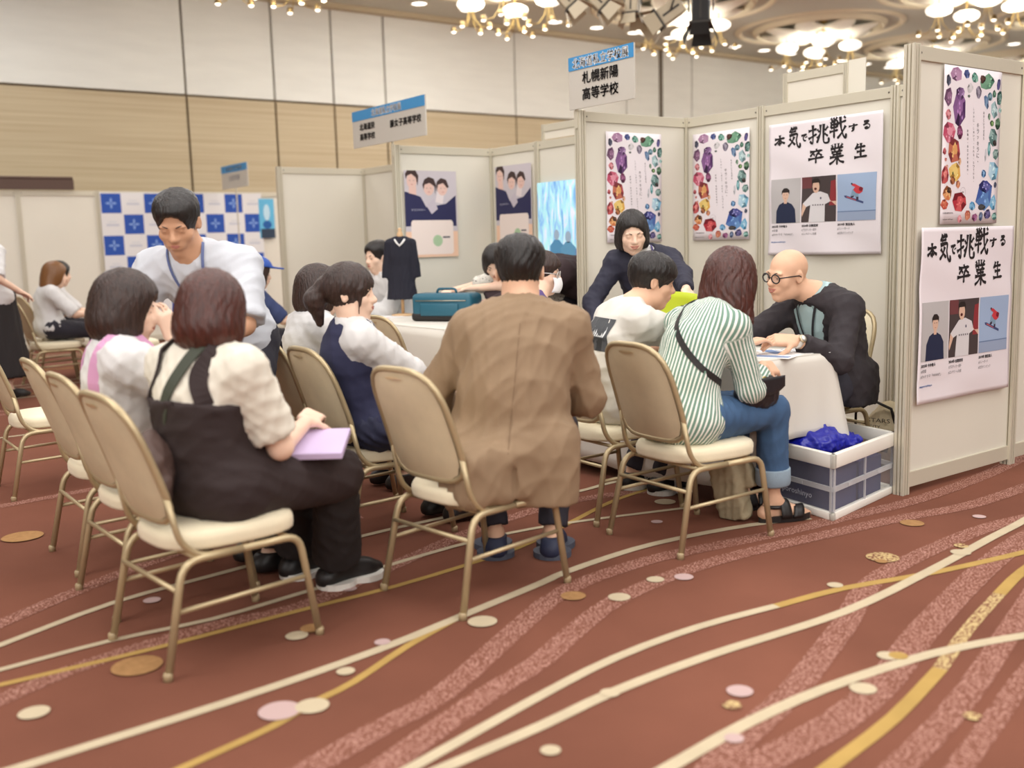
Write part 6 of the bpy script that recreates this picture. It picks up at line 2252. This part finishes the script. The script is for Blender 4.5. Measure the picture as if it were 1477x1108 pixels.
# ---- woman in a green and white striped shirt with a crossbody bag
s = Sk((2.27, -2.375, .53), (2.275, -2.19, .945), (2.245, -2.065, 1.062), (-.35, .93, -.10), (.12, 1), (.05, 1),
       dict(L=(2.10, -1.80, .76), R=(2.33, -1.95, .685)), dict(L=(2.16, -1.90, .095), R=(2.375, -1.93, .095)), female=True, size=1.01, hump=.06, fat=1.02,
       elbow=dict(L=(-.5, -.3, -.8), R=(.30, -.25, -.9)), curl=(.5, .9), palm=dict(R=(-.6, .2, -.6)), handdir=dict(R=(-.1, .9, -.1)), toes=dict(L=(.1, 1, 0), R=(.35, .94, 0)))
p4 = person('woman in a green and white striped shirt seated with her back turned, red-brown hair', s, (2.26, -2.38, 0), msk, step=.012, fh=.006, hstep=.006)
face_bits(s, p4)
hair(s, p4, mhair3, 'long', .185, .032, .0075, 8, amp=.004)
def stripe_attr(V):
    """distance round the body or the arm, so the stripes run along the cloth"""
    best = np.full(len(V), 9.0)
    out = np.zeros(len(V))
    ax = s.neck - s.pel
    lat, dep, up = s.frame(.5)
    d = V - s.pel
    out = np.arctan2(d @ lat, -(d @ dep)) * .165
    tt = np.clip((d @ ax) / (ax @ ax), 0, 1)
    best = np.linalg.norm(d - tt[:, None] * ax, axis=1) - .15
    for side in 'LR':
        for a, b in ((s.shoulder[side], s.elb[side]), (s.elb[side], s.wri[side])):
            e = b - a
            q = V - a
            t_ = np.clip((q @ e) / (e @ e), 0, 1)
            r_ = q - t_[:, None] * e
            dd = np.linalg.norm(r_, axis=1) - .06
            en = nrm(e)
            l2 = nrm(np.cross(en, s.sf))
            f2 = np.cross(en, l2)
            w = (dd < best) & (t_ > .12)
            out = np.where(w, np.arctan2(r_ @ l2, r_ @ f2) * .065, out)
            best = np.where(w, dd, best)
    return dict(s=out)
ms = bpy.data.materials.new('striped_cotton')
ms.use_nodes = True
nt = ms.node_tree
b_ = nt.nodes['Principled BSDF']
b_.inputs['Roughness'].default_value = .8
at = nt.nodes.new('ShaderNodeAttribute'); at.attribute_name = 's'
m1 = nt.nodes.new('ShaderNodeMath'); m1.operation = 'MULTIPLY'; m1.inputs[1].default_value = 62
m2 = nt.nodes.new('ShaderNodeMath'); m2.operation = 'FRACT'
rp = nt.nodes.new('ShaderNodeValToRGB')
e = rp.color_ramp.elements
e[0].position = 0; e[0].color = rgb(110, 142, 126)
e[1].position = .56; e[1].color = rgb(236, 236, 228)
rp.color_ramp.interpolation = 'CONSTANT'
nt.links.new(at.outputs['Fac'], m1.inputs[0]); nt.links.new(m1.outputs[0], m2.inputs[0]); nt.links.new(m2.outputs[0], rp.inputs[0]); nt.links.new(rp.outputs[0], b_.inputs['Base Color'])
def stv(v):
    torso(v, s, .016)
    full_arms(v, s, 1.45, .020)
    lat, dep, ax = s.frame(.03)
    v.add(ell(s.pel - V3(0, .01, .035), (.195, .16, .12), [lat, dep, ax]), .06)
    v.cut(s.pel - V3(0, 0, .11), -UPV)
    for side in 'R':
        d_ = nrm(s.wri[side] - s.elb[side]); e_ = s.elb[side] + (s.wri[side] - s.elb[side]) * .42
        v.add(cone(e_ - d_ * .02, e_ + d_ * .02, .066, .064), .004)
st = garment('striped_shirt', s, p4, ms, stv, .0095, .007, .12, 31, (0, .2, 1), .5, attr=stripe_attr)
collar(s, p4, ms, .03, .062, open_=.6)
def jn(v):
    for side in 'LR':
        leg(v, s, side, 1.80, .014, shin=.014)
        k_, a_ = s.kne[side], s.ank[side]
        d_ = nrm(a_ - k_)
        e_ = k_ + (a_ - k_) * .80
        v.add(cone(e_ - d_ * .075, e_, .071, .070), .004, cuts=[(e_, d_), (e_ - d_ * .075, -d_)])
    v.add(ell(s.pel + V3(0, 0, 0), (.168, .118, .12)), .05)
    v.cut(s.spine(.2), s.frame(.2)[2])
trj = garment('jeans', s, p4, mjean, jn, .010, .006, .10, 14)
for side in 'LR':
    k_, a_ = s.kne[side], s.ank[side]
    d_ = nrm(a_ - k_); e_ = k_ + (a_ - k_) * .80
    M_ = Matrix.Translation(e_) @ Vector(-d_).to_track_quat('Z', 'Y').to_matrix().to_4x4()
    obj('turn_up', MB().lathe([(.060, -.001), (.072, -.001), (.0745, .006), (.0745, .068), (.070, .074)], 22, M_, caps=False), mat('denim_inside', rgb(140, 158, 172), .85, bump=.2, bscale=260, var=.1, vscale=12), trj, True, origin=tuple(p4.location), solid=.003)
for side in 'LR':   # open black sandals: sole, broad cross straps, heel strap
    a_, t_ = s.ank[side], s.toe[side]
    lt = np.cross(t_, UPV)
    base = V3(a_[0], a_[1], 0)
    mb = MB()
    n = 24
    out = []
    for i in range(n):
        an = 2 * math.pi * i / n
        x = .056 + .128 * math.cos(an)
        wd = .040 + .008 * math.cos(an)
        out.append(base + t_ * x + lt * wd * math.sin(an))
    mb.add([tuple(p + UPV * .002) for p in out] + [tuple(p + UPV * .03) for p in out], [tuple(range(n - 1, -1, -1)), tuple(range(n, 2 * n))] + [(i, (i + 1) % n, n + (i + 1) % n, n + i) for i in range(n)])
    so = obj('sandal', mb, mshoe, p4, origin=tuple(p4.location))
    for x0, x1, hz in ((.10, .145, .068), (.045, .03, .10)):
        sp = MB()
        sp.grid(lambda a, b: tuple(base + t_ * (x0 + (x1 - x0) * a + .05 * (b - .5)) + lt * .046 * math.cos(math.pi * a) + UPV * (.02 + (hz - .02) * math.sin(math.pi * a))), 14, 4)
        obj('sandal_strap', sp, mshoe, so, True, origin=tuple(p4.location), solid=.004)
    hs = MB()
    hs.tube([tuple(base + t_ * (-.055 * math.cos(a) + .01) + lt * .046 * math.sin(a) + UPV * .075) for a in np.linspace(-1.6, 1.6, 12)], .009, 6)
    obj('heel_strap', hs, mshoe, so, True, origin=tuple(p4.location))
bagc = V3(2.42, -2.10, .612)
bg = blob('crossbody_bag', [ell(bagc, (.065, .125, .082)), ell(bagc + V3(0, .03, -.03), (.06, .09, .06))], mat('bag_leather', rgb(36, 34, 38), .4, bump=.1, bscale=90), 'black crossbody bag on the lap of the woman in the striped shirt', 'bag', .008, .006, .1, 5)
bl = tuple(bg.location)
strap('bag_strap', [s.spine(.95) + V3(-.085, .02, .07), s.spine(.88) + V3(-.045, -.12, .02), s.spine(.70) + V3(.05, -.135, 0), s.spine(.50) + V3(.14, -.08, 0), s.spine(.36) + V3(.17, .02, 0), s.spine(.30) + V3(.165, .10, 0)], mbag, p4, w=.026, th=.004, over=st, inside=lambda t: tuple(s.spine(.95 - .68 * t)), n=34, off=.004, parent=None)
mgold = mat('gold_clasp', rgb(206, 176, 100), .25, metal=.9)
cl = MB()
for dx, dz in ((0, .05), (.012, .035)):
    cl.tube([tuple(bagc + V3(.058 + dx * .3, -.02 + .014 * math.cos(a) + dx, dz + .014 * math.sin(a))) for a in [2 * math.pi * k / 14 for k in range(14)]], .0028, 6, closed=True)
obj('gold_ring', cl, mgold, bg, True, origin=bl)
obj('bag_flap', MB().grid(lambda a, b: tuple(bagc + V3(.066 * math.cos((a - .5) * .5) + .004, .10 * (2 * a - 1), .06 - .075 * b * (1 - (2 * a - 1) ** 2 * .4))), 12, 6), mat('bag_leather', rgb(36, 34, 38)), bg, True, origin=bl, solid=.004)

# ---- man in the tan jacket, seen from behind
FB = (-.80, .60)
s = Sk((2.24, -3.265, .535), (2.215, -3.175, 1.005), (2.175, -3.145, 1.142), (-.74, .62, -.26), FB, FB,
       dict(L=(1.86, -3.25, .60), R=(2.10, -2.90, .60)), dict(L=(1.955, -3.14, .09), R=(2.105, -2.965, .09)), size=1.05, hump=.05, sh=.172,
       elbow=dict(L=(-.35, -.5, -.8), R=(.25, .25, -.9)), curl=(.6, .6), fat=1.0, knee=dict(L=(-.8, .4, .6), R=(-.6, .8, .6)), toes=dict(L=(-.85, .5, 0), R=(-.7, .7, 0)))
p5 = person('man in a tan jacket seated with his back to us', s, (2.18, -3.32, 0), msk, step=.012, fh=.006, hstep=.008)
face_bits(s, p5)
hair(s, p5, mhair, 'short', .1, .020, .007, 9, amp=.003)
def tj(v):
    torso(v, s, .026, k=.06)
    full_arms(v, s, 1.9, .020, .04)
    f_ = V3(FB[0], FB[1], 0)
    lt = np.cross(f_, UPV)
    A_ = [lt, f_, UPV]
    v.add(ell(s.spine(.30) - f_ * .01, (.195, .14, .20), A_), .07)
    v.add(ell(s.pel - f_ * .03 - UPV * .02, (.235, .17, .16), A_), .07)
    # the skirt of the jacket spreads over the chair's side and hangs below the seat
    v.add(rboxp(s.pel - f_ * .115 - UPV * .11, (.235, .055, .17), .05, A_), .07)
    v.add(rboxp(s.pel + lt * .15 - f_ * .03 - UPV * .08, (.09, .11, .14), .05, A_), .07)
    v.add(rboxp(V3(2.335, -3.44, .455), (.115, .15, .11), .05), .06)
    v.cut(V3(0, 0, .315), -UPV)
    # vent
    v.sub(rboxp(s.pel - f_ * .20 - UPV * .17 + lt * .02, (.004, .06, .12), .003, A_), .01)
jt = garment('jacket', s, p5, mtanj, tj, .0105, .010, .15, 41, UPV, .55, sm=2)
collar(s, p5, mtanj, .048, .068, open_=1.2, spread=.020)
f_ = V3(FB[0], FB[1], 0); lt = np.cross(f_, UPV)
strap('back_seam', [s.spine(t) - f_ * .2 for t in (.93, .75, .55, .35, .15, .0)], mat('seam_tan', rgb(126, 102, 78), .85), p5, w=.004, th=.002, over=jt, inside=lambda t: tuple(s.spine(.93 - .93 * t)), n=30, off=.0005)
strap('pocket_flap', [s.pel + lt * .24 - f_ * .02 + UPV * .05, s.pel + lt * .25 + f_ * .06 + UPV * .05], mat('seam_tan', rgb(126, 102, 78)), p5, w=.02, th=.003, over=jt, inside=lambda t: tuple(s.pel + f_ * (-.02 + .08 * t) + UPV * .05), n=8, off=.001)
trousers(s, p5, mtrou, 1.92)
for side in 'LR':
    shoe(s, p5, side, mat('sneaker_navy', rgb(38, 44, 70), .6), mat('sole_grey', rgb(74, 78, 92), .7))

# ---- girl in a navy school waistcoat, profile
s = Sk((1.40, -3.385, .53), (1.425, -3.455, .94), (1.435, -3.47, 1.062), (.62, .78, -.06), (.1, 1), (.25, .97),
       dict(L=(1.22, -3.02, .60), R=(1.56, -3.02, .60)), dict(L=(1.27, -2.98, .09), R=(1.43, -2.96, .09)), female=True, size=1.0, hump=.035,
       elbow=dict(L=(-.6, -.2, -.8), R=(.5, -.4, -.8)), curl=(.6, .6))
p6 = person('girl in a navy school waistcoat over a white shirt, in profile with a ponytail', s, (1.38, -3.36, 0), msk2, step=.013, fh=.005, hstep=.008)
face_bits(s, p6)
hair(s, p6, mhair2, 'pony', .10, .016, .008, 12)
s6 = garment('school_shirt', s, p6, mshirt, lambda v: (torso(v, s, .012), full_arms(v, s, 1.05, .026)), .012, .006, .10, 5)
collar(s, p6, mshirt, .035, .058, open_=.7)
def wv(v):
    torso(v, s, .022, shoulders=False)
    for side in 'LR':
        v.add(cone(s.spine(.9), s.spine(.9) + (s.shoulder[side] - s.spine(.9)) * .55, .066, .058), .05)
    lat, dep, ax = s.frame(.02)
    v.add(ell(s.pel, (.185, .145, .12), [lat, dep, ax]), .05)
    front_opening(v, s, .055, .01, t0=.55)
garment('waistcoat', s, p6, mat('waistcoat_navy', rgb(42, 44, 74), .8, bump=.1, bscale=220), wv, .011, .005, .12, 6)
def skv(v):
    lat = s.hr
    v.add(ell(s.pel - UPV * .02, (.20, .155, .12)), .05)
    for side in 'LR':
        v.add(cone(s.hip[side], s.kne[side] + (s.kne[side] - s.hip[side]) * .02, .105, .095), .06)
        v.add(cone(s.kne[side], s.kne[side] - UPV * .10, .10, .10), .05)
    v.cut(s.spine(.22), s.frame(.2)[2])
    v.cut(s.kne['L'] - UPV * .10, -UPV)
garment('school_skirt', s, p6, mat('skirt_navy', rgb(40, 42, 66), .8), skv, .012, .012, .06, 7, (0, 1, -.3), .9)
for side in 'LR':
    v_ = garment('sock', s, p6, mat('sock_navy', rgb(30, 30, 44), .85), lambda v, side=side: v.add(cone(s.kne[side] + (s.ank[side] - s.kne[side]) * .35, s.ank[side], .056, .043), .01), .012, 0)
    shoe(s, p6, side, mshoe)

# ---- second schoolgirl behind her, mostly hidden
s = Sk((.64, -3.28, .53), (.66, -3.27, .935), (.67, -3.24, 1.045), (.3, .95, -.1), (0, 1), (.1, 1),
       dict(L=(.52, -2.9, .62), R=(.84, -2.92, .62)), dict(L=(.55, -2.86, .09), R=(.72, -2.86, .09)), female=True, size=1.0)
p7 = person('dark-haired girl with white sleeves half hidden behind the girl in the waistcoat', s, (.64, -3.26, 0), msk2, step=.015, fh=.008, hstep=.01)
hair(s, p7, mhair2, 'bob', .12, .018, .010, 3)
face_bits(s, p7)
garment('school_shirt', s, p7, mshirt, lambda v: (torso(v, s, .014), full_arms(v, s, 1.3, .026)), .014, .006, .10, 9)
trousers(s, p7, mtrou, 1.95, step=.015)
for side in 'LR':
    shoe(s, p7, side, mshoe)

# ---- woman in the black pinafore, nearest on the left
s = Sk((2.06, -4.30, .535), (2.075, -4.30, .945), (2.075, -4.285, 1.058), (-.55, .83, -.18), (-.15, 1), (-.42, .9),
       dict(L=(1.78, -4.05, .66), R=(2.03, -3.97, .665)), dict(L=(1.66, -3.86, .09), R=(1.86, -3.80, .09)), female=True, size=1.03, hump=.05, fat=1.08,
       elbow=dict(L=(-.8, -.4, -.5), R=(.4, -.1, -.9)), curl=(.4, .6), palm=dict(R=(-.6, .2, -.5)), knee=dict(L=(-.3, 1, .5), R=(.0, 1, .5)))
p8 = person('woman in a black pinafore over a white blouse, nearest on the left, red-brown hair', s, (2.06, -4.34, 0), msk2, step=.013, fh=.007, hstep=.007)
face_bits(s, p8)
hair(s, p8, mhair3, 'bob', .125, .020, .008, 15)
def bv(v):
    torso(v, s, .016)
    for side in 'LR':
        arm(v, s, side, .85, .030)
    v.add(cone(s.spine(.95), s.neck + (s.head - s.neck) * .2, .07, .058), .02)
s8 = garment('blouse', s, p8, mat('blouse_cream', rgb(220, 213, 198), .8), bv, .011, .008, .09, 17)
def pv(v):
    torso(v, s, .030, t0=0, t1=.66, shoulders=False)
    lat, dep, ax = s.frame(.05)
    v.add(ell(s.pel - UPV * .01, (.205, .155, .15), [lat, dep, ax]), .06)
    for side in 'LR':
        v.add(cone(s.hip[side], s.kne[side], .115, .10), .06)
    lat, dep, ax = s.frame(.62)
    v.cut(s.spine(.63), ax)
mpin = mat('pinafore_black', rgb(48, 36, 36), .85, bump=.1, bscale=200)
pf = garment('pinafore', s, p8, mpin, pv, .011, .007, .13, 19)
for g in (-1, 1):
    lat, dep, ax = s.frame(.8)
    b_ = -dep if dep @ s.sf > 0 else dep
    strap('pinafore_strap', [s.spine(.54) + lat * g * .15 + b_ * .10, s.spine(.75) + lat * g * .125 + b_ * .14, s.spine(.93) + lat * g * .11 + b_ * .09, s.spine(.97) + lat * g * .105 + UPV * .09 - b_ * .03, s.spine(.85) + lat * g * .11 - b_ * .14], mpin, p8, w=.055, th=.006, over=s8, inside=lambda t: tuple(s.spine(min(.98, .54 + .9 * t * (1 if t < .5 else .55)))), n=22, off=.004)
def lt_(v):
    for side in 'LR':
        leg(v, s, side, 1.93, .022, shin=.03)
garment('trousers', s, p8, mblack, lt_, .012, .007, .12, 20)
for side in 'LR':
    shoe(s, p8, side, mshoe, msole)
bc = V3(2.06, -4.50, .60)
bb = blob('shoulder_bag', [ell(bc, (.15, .075, .11), [nrm((.75, -.45, .2)), nrm((.45, .8, 0)), nrm((-.2, .1, .95))]), ell(bc + V3(.02, -.02, -.05), (.12, .06, .07))], mat('bag_brown', rgb(88, 68, 62), .6, bump=.1, bscale=60), 'dark brown slouchy shoulder bag behind the woman in the black pinafore', 'bag', .010, .010, .1, 6)
strap('bag_strap', [bc + V3(.06, -.03, .08), s.spine(.45) + V3(.03, -.18, 0), s.spine(.72) + V3(.07, -.13, .02), s.spine(.93) + V3(.10, -.05, .08), s.spine(.97) + V3(.10, .06, .05)], mat('strap_olive', rgb(58, 62, 50), .7), bb, w=.04, th=.005, over=s8, inside=lambda t: tuple(s.spine(.2 + .76 * t)), n=24, off=.008, parent=bb)
bb_ = bb

# ---- girl with the pink strap, black bob
s = Sk((1.47, -4.34, .535), (1.47, -4.41, .94), (1.49, -4.385, 1.058), (.42, .88, -.18), (0, 1), (.15, 1),
       dict(L=(1.30, -3.98, .66), R=(1.535, -4.245, .945)), dict(L=(1.36, -3.92, .09), R=(1.54, -3.92, .09)), female=True, size=1.03, hump=.04,
       elbow=dict(L=(-.6, -.3, -.7), R=(.7, .35, -.8)), curl=(.6, .7), palm=dict(R=(-.7, -.5, .2)), handdir=dict(R=(-.05, -.25, .95)))
p9 = person('girl in white with a pink strap and black bob, cheek on her hand', s, (1.47, -4.34, 0), msk2, step=.013, fh=.006, hstep=.007)
face_bits(s, p9)
hair(s, p9, mhair2, 'bob', .135, .022, .009, 22)
s9 = garment('blouse', s, p9, mshirt, lambda v: (torso(v, s, .018), full_arms(v, s, .98, .036)), .012, .009, .11, 27)
mpk = mat('strap_pink', rgb(206, 150, 186), .7)
for g in (-1, 1):
    lat, dep, ax = s.frame(.8)
    b_ = -dep if dep @ s.sf > 0 else dep
    strap('pink_strap', [s.spine(.15) + lat * g * .12 + b_ * .12, s.spine(.55) + lat * g * .135 + b_ * .14, s.spine(.88) + lat * g * .125 + b_ * .10, s.spine(.96) + lat * g * .12 + UPV * .09 - b_ * .02, s.spine(.75) + lat * g * .12 - b_ * .15], mpk, p9, w=.045, th=.005, over=s9, inside=lambda t: tuple(s.spine(min(.97, .15 + 1.3 * t * (1 if t < .6 else .75)))), n=24, off=.005)
trousers(s, p9, mtrou, 1.95, inf=.02, step=.014)
for side in 'LR':
    shoe(s, p9, side, mshoe)

# ---- standing man in a grey-white shirt bending to the seated girls
s = Sk((.80, -3.72, .86), (.955, -3.96, 1.245), (.995, -4.015, 1.372), (.74, -.52, -.48), (.75, -.65), (.80, -.6),
       dict(L=(1.30, -4.02, .86), R=(1.02, -4.25, .88)), dict(L=(.86, -3.62, .09), R=(.72, -3.78, .09)), size=1.04, hump=.05, sh=.180,
       elbow=dict(L=(.2, .35, -.9), R=(-.3, -.4, -.8)), curl=(.5, .5), knee=dict(L=(.7, -.6, 0), R=(.7, -.6, 0)))
p10 = person('standing man in a pale grey shirt with a lanyard bending towards the seated girls', s, (.80, -3.72, 0), msk3, step=.013, fh=.006, hstep=.008)
face_bits(s, p10, closed=True)
hair(s, p10, mhair, 'short', .1, .018, .009, 33)
mgs = mat('shirt_grey_white', rgb(200, 203, 210), .8, bump=.08, bscale=220)
s10 = garment('shirt', s, p10, mgs, lambda v: (torso(v, s, .018, k=.06), full_arms(v, s, .95, .034), v.add(ell(s.pel, (.19, .15, .14)), .06)), .012, .009, .13, 35)
collar(s, p10, mgs, .040, .068, open_=.9, spread=.022)
lanyard(s, p10, s10, mat('lanyard_blue', rgb(92, 104, 148), .6), .2)
trousers(s, p10, mtrou, 1.95, step=.014)
for side in 'LR':
    shoe(s, p10, side, mshoe)

# ---- people farther off
def simple(label, s, loc, top, bottom, hr, style='short', hl=.12, skin=msk2, sleeve=1.0, step=.016, tname='shirt', bname='trousers', skirt=False, hm=.012, jk_=0, fh=.009, amp=.008):
    o = person(label, s, loc, skin, step=step + .002, fh=fh, hstep=.011)
    face_bits(s, o)
    hair(s, o, hr, style, hl, .019, hm, int(abs(loc[0]) * 17) % 50)
    def tv(v):
        torso(v, s, .018 + jk_)
        full_arms(v, s, sleeve, .024 + jk_)
        lat, dep, ax = s.frame(.02)
        v.add(ell(s.pel, (.185 + jk_, .145 + jk_, .12), [lat, dep, ax]), .05)
    tp = garment(tname, s, o, top, tv, step, amp, .12, int(abs(loc[1]) * 13) % 40)
    if skirt:
        def sv(v):
            v.add(cone(s.pel, (s.ank['L'] + s.ank['R']) / 2 + UPV * .1, .17, .25), .05, cuts=[((s.ank['L'] + s.ank['R']) / 2 + UPV * .1, -UPV)])
        garment('long_skirt', s, o, bottom, sv, step, .012, .1, 4, UPV, .9)
    else:
        trousers(s, o, bottom, 1.95, step=step)
    for side in 'LR':
        shoe(s, o, side, mshoe)
    return o, tp
s = Sk((-2.18, -1.20, .62), (-2.20, -1.28, 1.03), (-2.21, -1.32, 1.165), (.15, -.97, -.14), (.2, -1), (.2, -1),
       dict(L=(-2.05, -1.62, .78), R=(-2.36, -1.60, .78)), dict(L=(-2.12, -1.58, .12), R=(-2.26, -1.58, .12)), size=1.05)
simple('man in a white shirt behind the left booth\'s table, next to the black dress', s, (-2.2, -1.24, 0), mshirt, mtrou, mhair, sleeve=1.9)
s = Sk((-.60, -.72, .82), (-.74, -1.02, 1.035), (-.80, -1.13, 1.115), (.55, -.62, -.66), (.2, -1), (.35, -.95),
       dict(L=(-.98, -1.31, .925), R=(-1.22, -1.30, .90)), dict(L=(-.52, -.66, .09), R=(-.68, -.66, .09)), female=True, size=1.02, hump=.09,
       elbow=dict(L=(.5, -.2, -.6), R=(-.9, -.1, -.2)), handdir=dict(L=(-.85, -.1, -.1), R=(.7, -.3, -.1)))
mptn = mat_two('shirt_patterned', rgb(226, 222, 212), rgb(120, 116, 112), 55, .58, .66, .8)
simple('dark-haired person in a patterned white shirt leaning on the teal bag', s, (-.60, -.80, 0), mptn, mtrou, mhair, 'bob', .085, sleeve=1.0)
s = Sk((-.24, -.52, .86), (-.52, -.94, 1.06), (-.60, -1.06, 1.10), (-.5, -.7, -.5), (-.55, -.8), (-.5, -.85),
       dict(L=(-.62, -1.32, .80), R=(-.92, -1.25, .80)), dict(L=(-.14, -.56, .09), R=(-.32, -.48, .09)), female=True, size=1.08, hump=.13, elbow=dict(L=(.6, -.2, -.6), R=(-.4, .2, -.8)))
mdb = mat('jacket_dark_brown', rgb(52, 36, 40), .85, bump=.1, bscale=200)
simple('person in a dark brown jacket bending low before the bright screen', s, (-.24, -.56, 0), mdb, mblack, mhair2, 'bob', .10, sleeve=1.95, jk_=.025, tname='jacket')
s = Sk((.60, -2.02, .53), (.66, -1.90, .955), (.63, -1.83, 1.075), (.72, .66, -.12), (.2, 1), (.5, .85),
       dict(L=(.50, -1.62, .76), R=(.84, -1.66, .76)), dict(L=(.48, -1.62, .09), R=(.66, -1.60, .09)), size=1.0, hump=.06)
o, tp = simple('person in glasses, white mask and purple top behind the tan jacket man\'s head', s, (.6, -2.0, 0), mat('top_purple', rgb(92, 74, 132), .85), mtrou, mhair2, 'bowl', sleeve=1.5, skin=msk2, step=.014, hm=.009, fh=.006)
glasses(s, o, mat('frame_silver', rgb(190, 188, 186), .3, metal=.7), .019, .024)
P_ = lambda x, y, q: s.head + s.r * x + s.f * y + s.u * q
mk = MB()
mk.grid(lambda a, b: tuple(P_(.062 * math.sin((a - .5) * 2.6), .060 + .052 * math.cos((a - .5) * 2.6) + .012 * math.sin(b * 3.1), -.012 - .085 * b)), 14, 8)
mo = obj('face_mask', mk, mat('mask_white', rgb(240, 240, 242), .7), o, True, origin=tuple(o.location), solid=.002)
# standing student at the left edge
s = Sk((-4.70, -3.78, .90), (-4.66, -3.80, 1.36), (-4.72, -3.84, 1.52), (-.5, .85, -.2), (-.3, .95), (-.3, .95),
       dict(L=(-4.95, -3.6, .95), R=(-4.45, -3.62, .95)), dict(L=(-4.80, -3.80, .09), R=(-4.62, -3.76, .09)), female=True, size=1.0)
simple('standing student at the left edge in a white blouse and a long black skirt', s, (-4.7, -3.78, 0), mshirt, mblack, mhair2, 'pony', .16, skirt=True, sleeve=1.0, step=.018)
for (x, y, lb, hr, st_, top) in ((-5.9, -3.0, 'far visitor with black hair and a white shirt seated at the left', mhair, 'bob', mshirt), (-5.4, -3.15, 'far visitor with golden brown hair seated beside the black-haired one', mat('hair_golden', rgb(120, 80, 44), .45), 'long', mshirt),
                                  (-2.7, -2.2, 'far person in dark blue with a blue cap, seen left of the schoolgirls', mhair2, 'bob', mat('top_midnight', rgb(44, 56, 96), .8))):
    s = Sk((x, y - .05, .565), (x, y - .02, .945), (x + .02, y + .03, 1.06), (.2, .95, -.15), (0, 1), (.05, 1), dict(L=(x - .2, y + .38, .66), R=(x + .2, y + .38, .66)),
           dict(L=(x - .1, y + .42, .09), R=(x + .1, y + .42, .09)), female=True, size=1.02)
    o, tp = simple(lb, s, (x, y, 0), top, mtrou, hr, st_, .13, sleeve=1.0, step=.019)
    if 'cap' in lb:
        A_ = [s.r, s.f, s.u]
        v = Vol(s.head - .2, s.head + .22, .010)
        v.add(ell(s.head + s.u * .05 - s.f * .01, (.108, .126, .10), A_), .01)
        v.cut(s.head + s.u * .06, -s.u)
        v.add(rboxp(s.head + s.u * .065 + s.f * .14, (.07, .06, .007), .006, A_), .01)
        V, Q = v.mesh()
        np_obj('cap', V, Q, mat('cap_blue', rgb(46, 84, 170), .7), o, np.array(o.location))
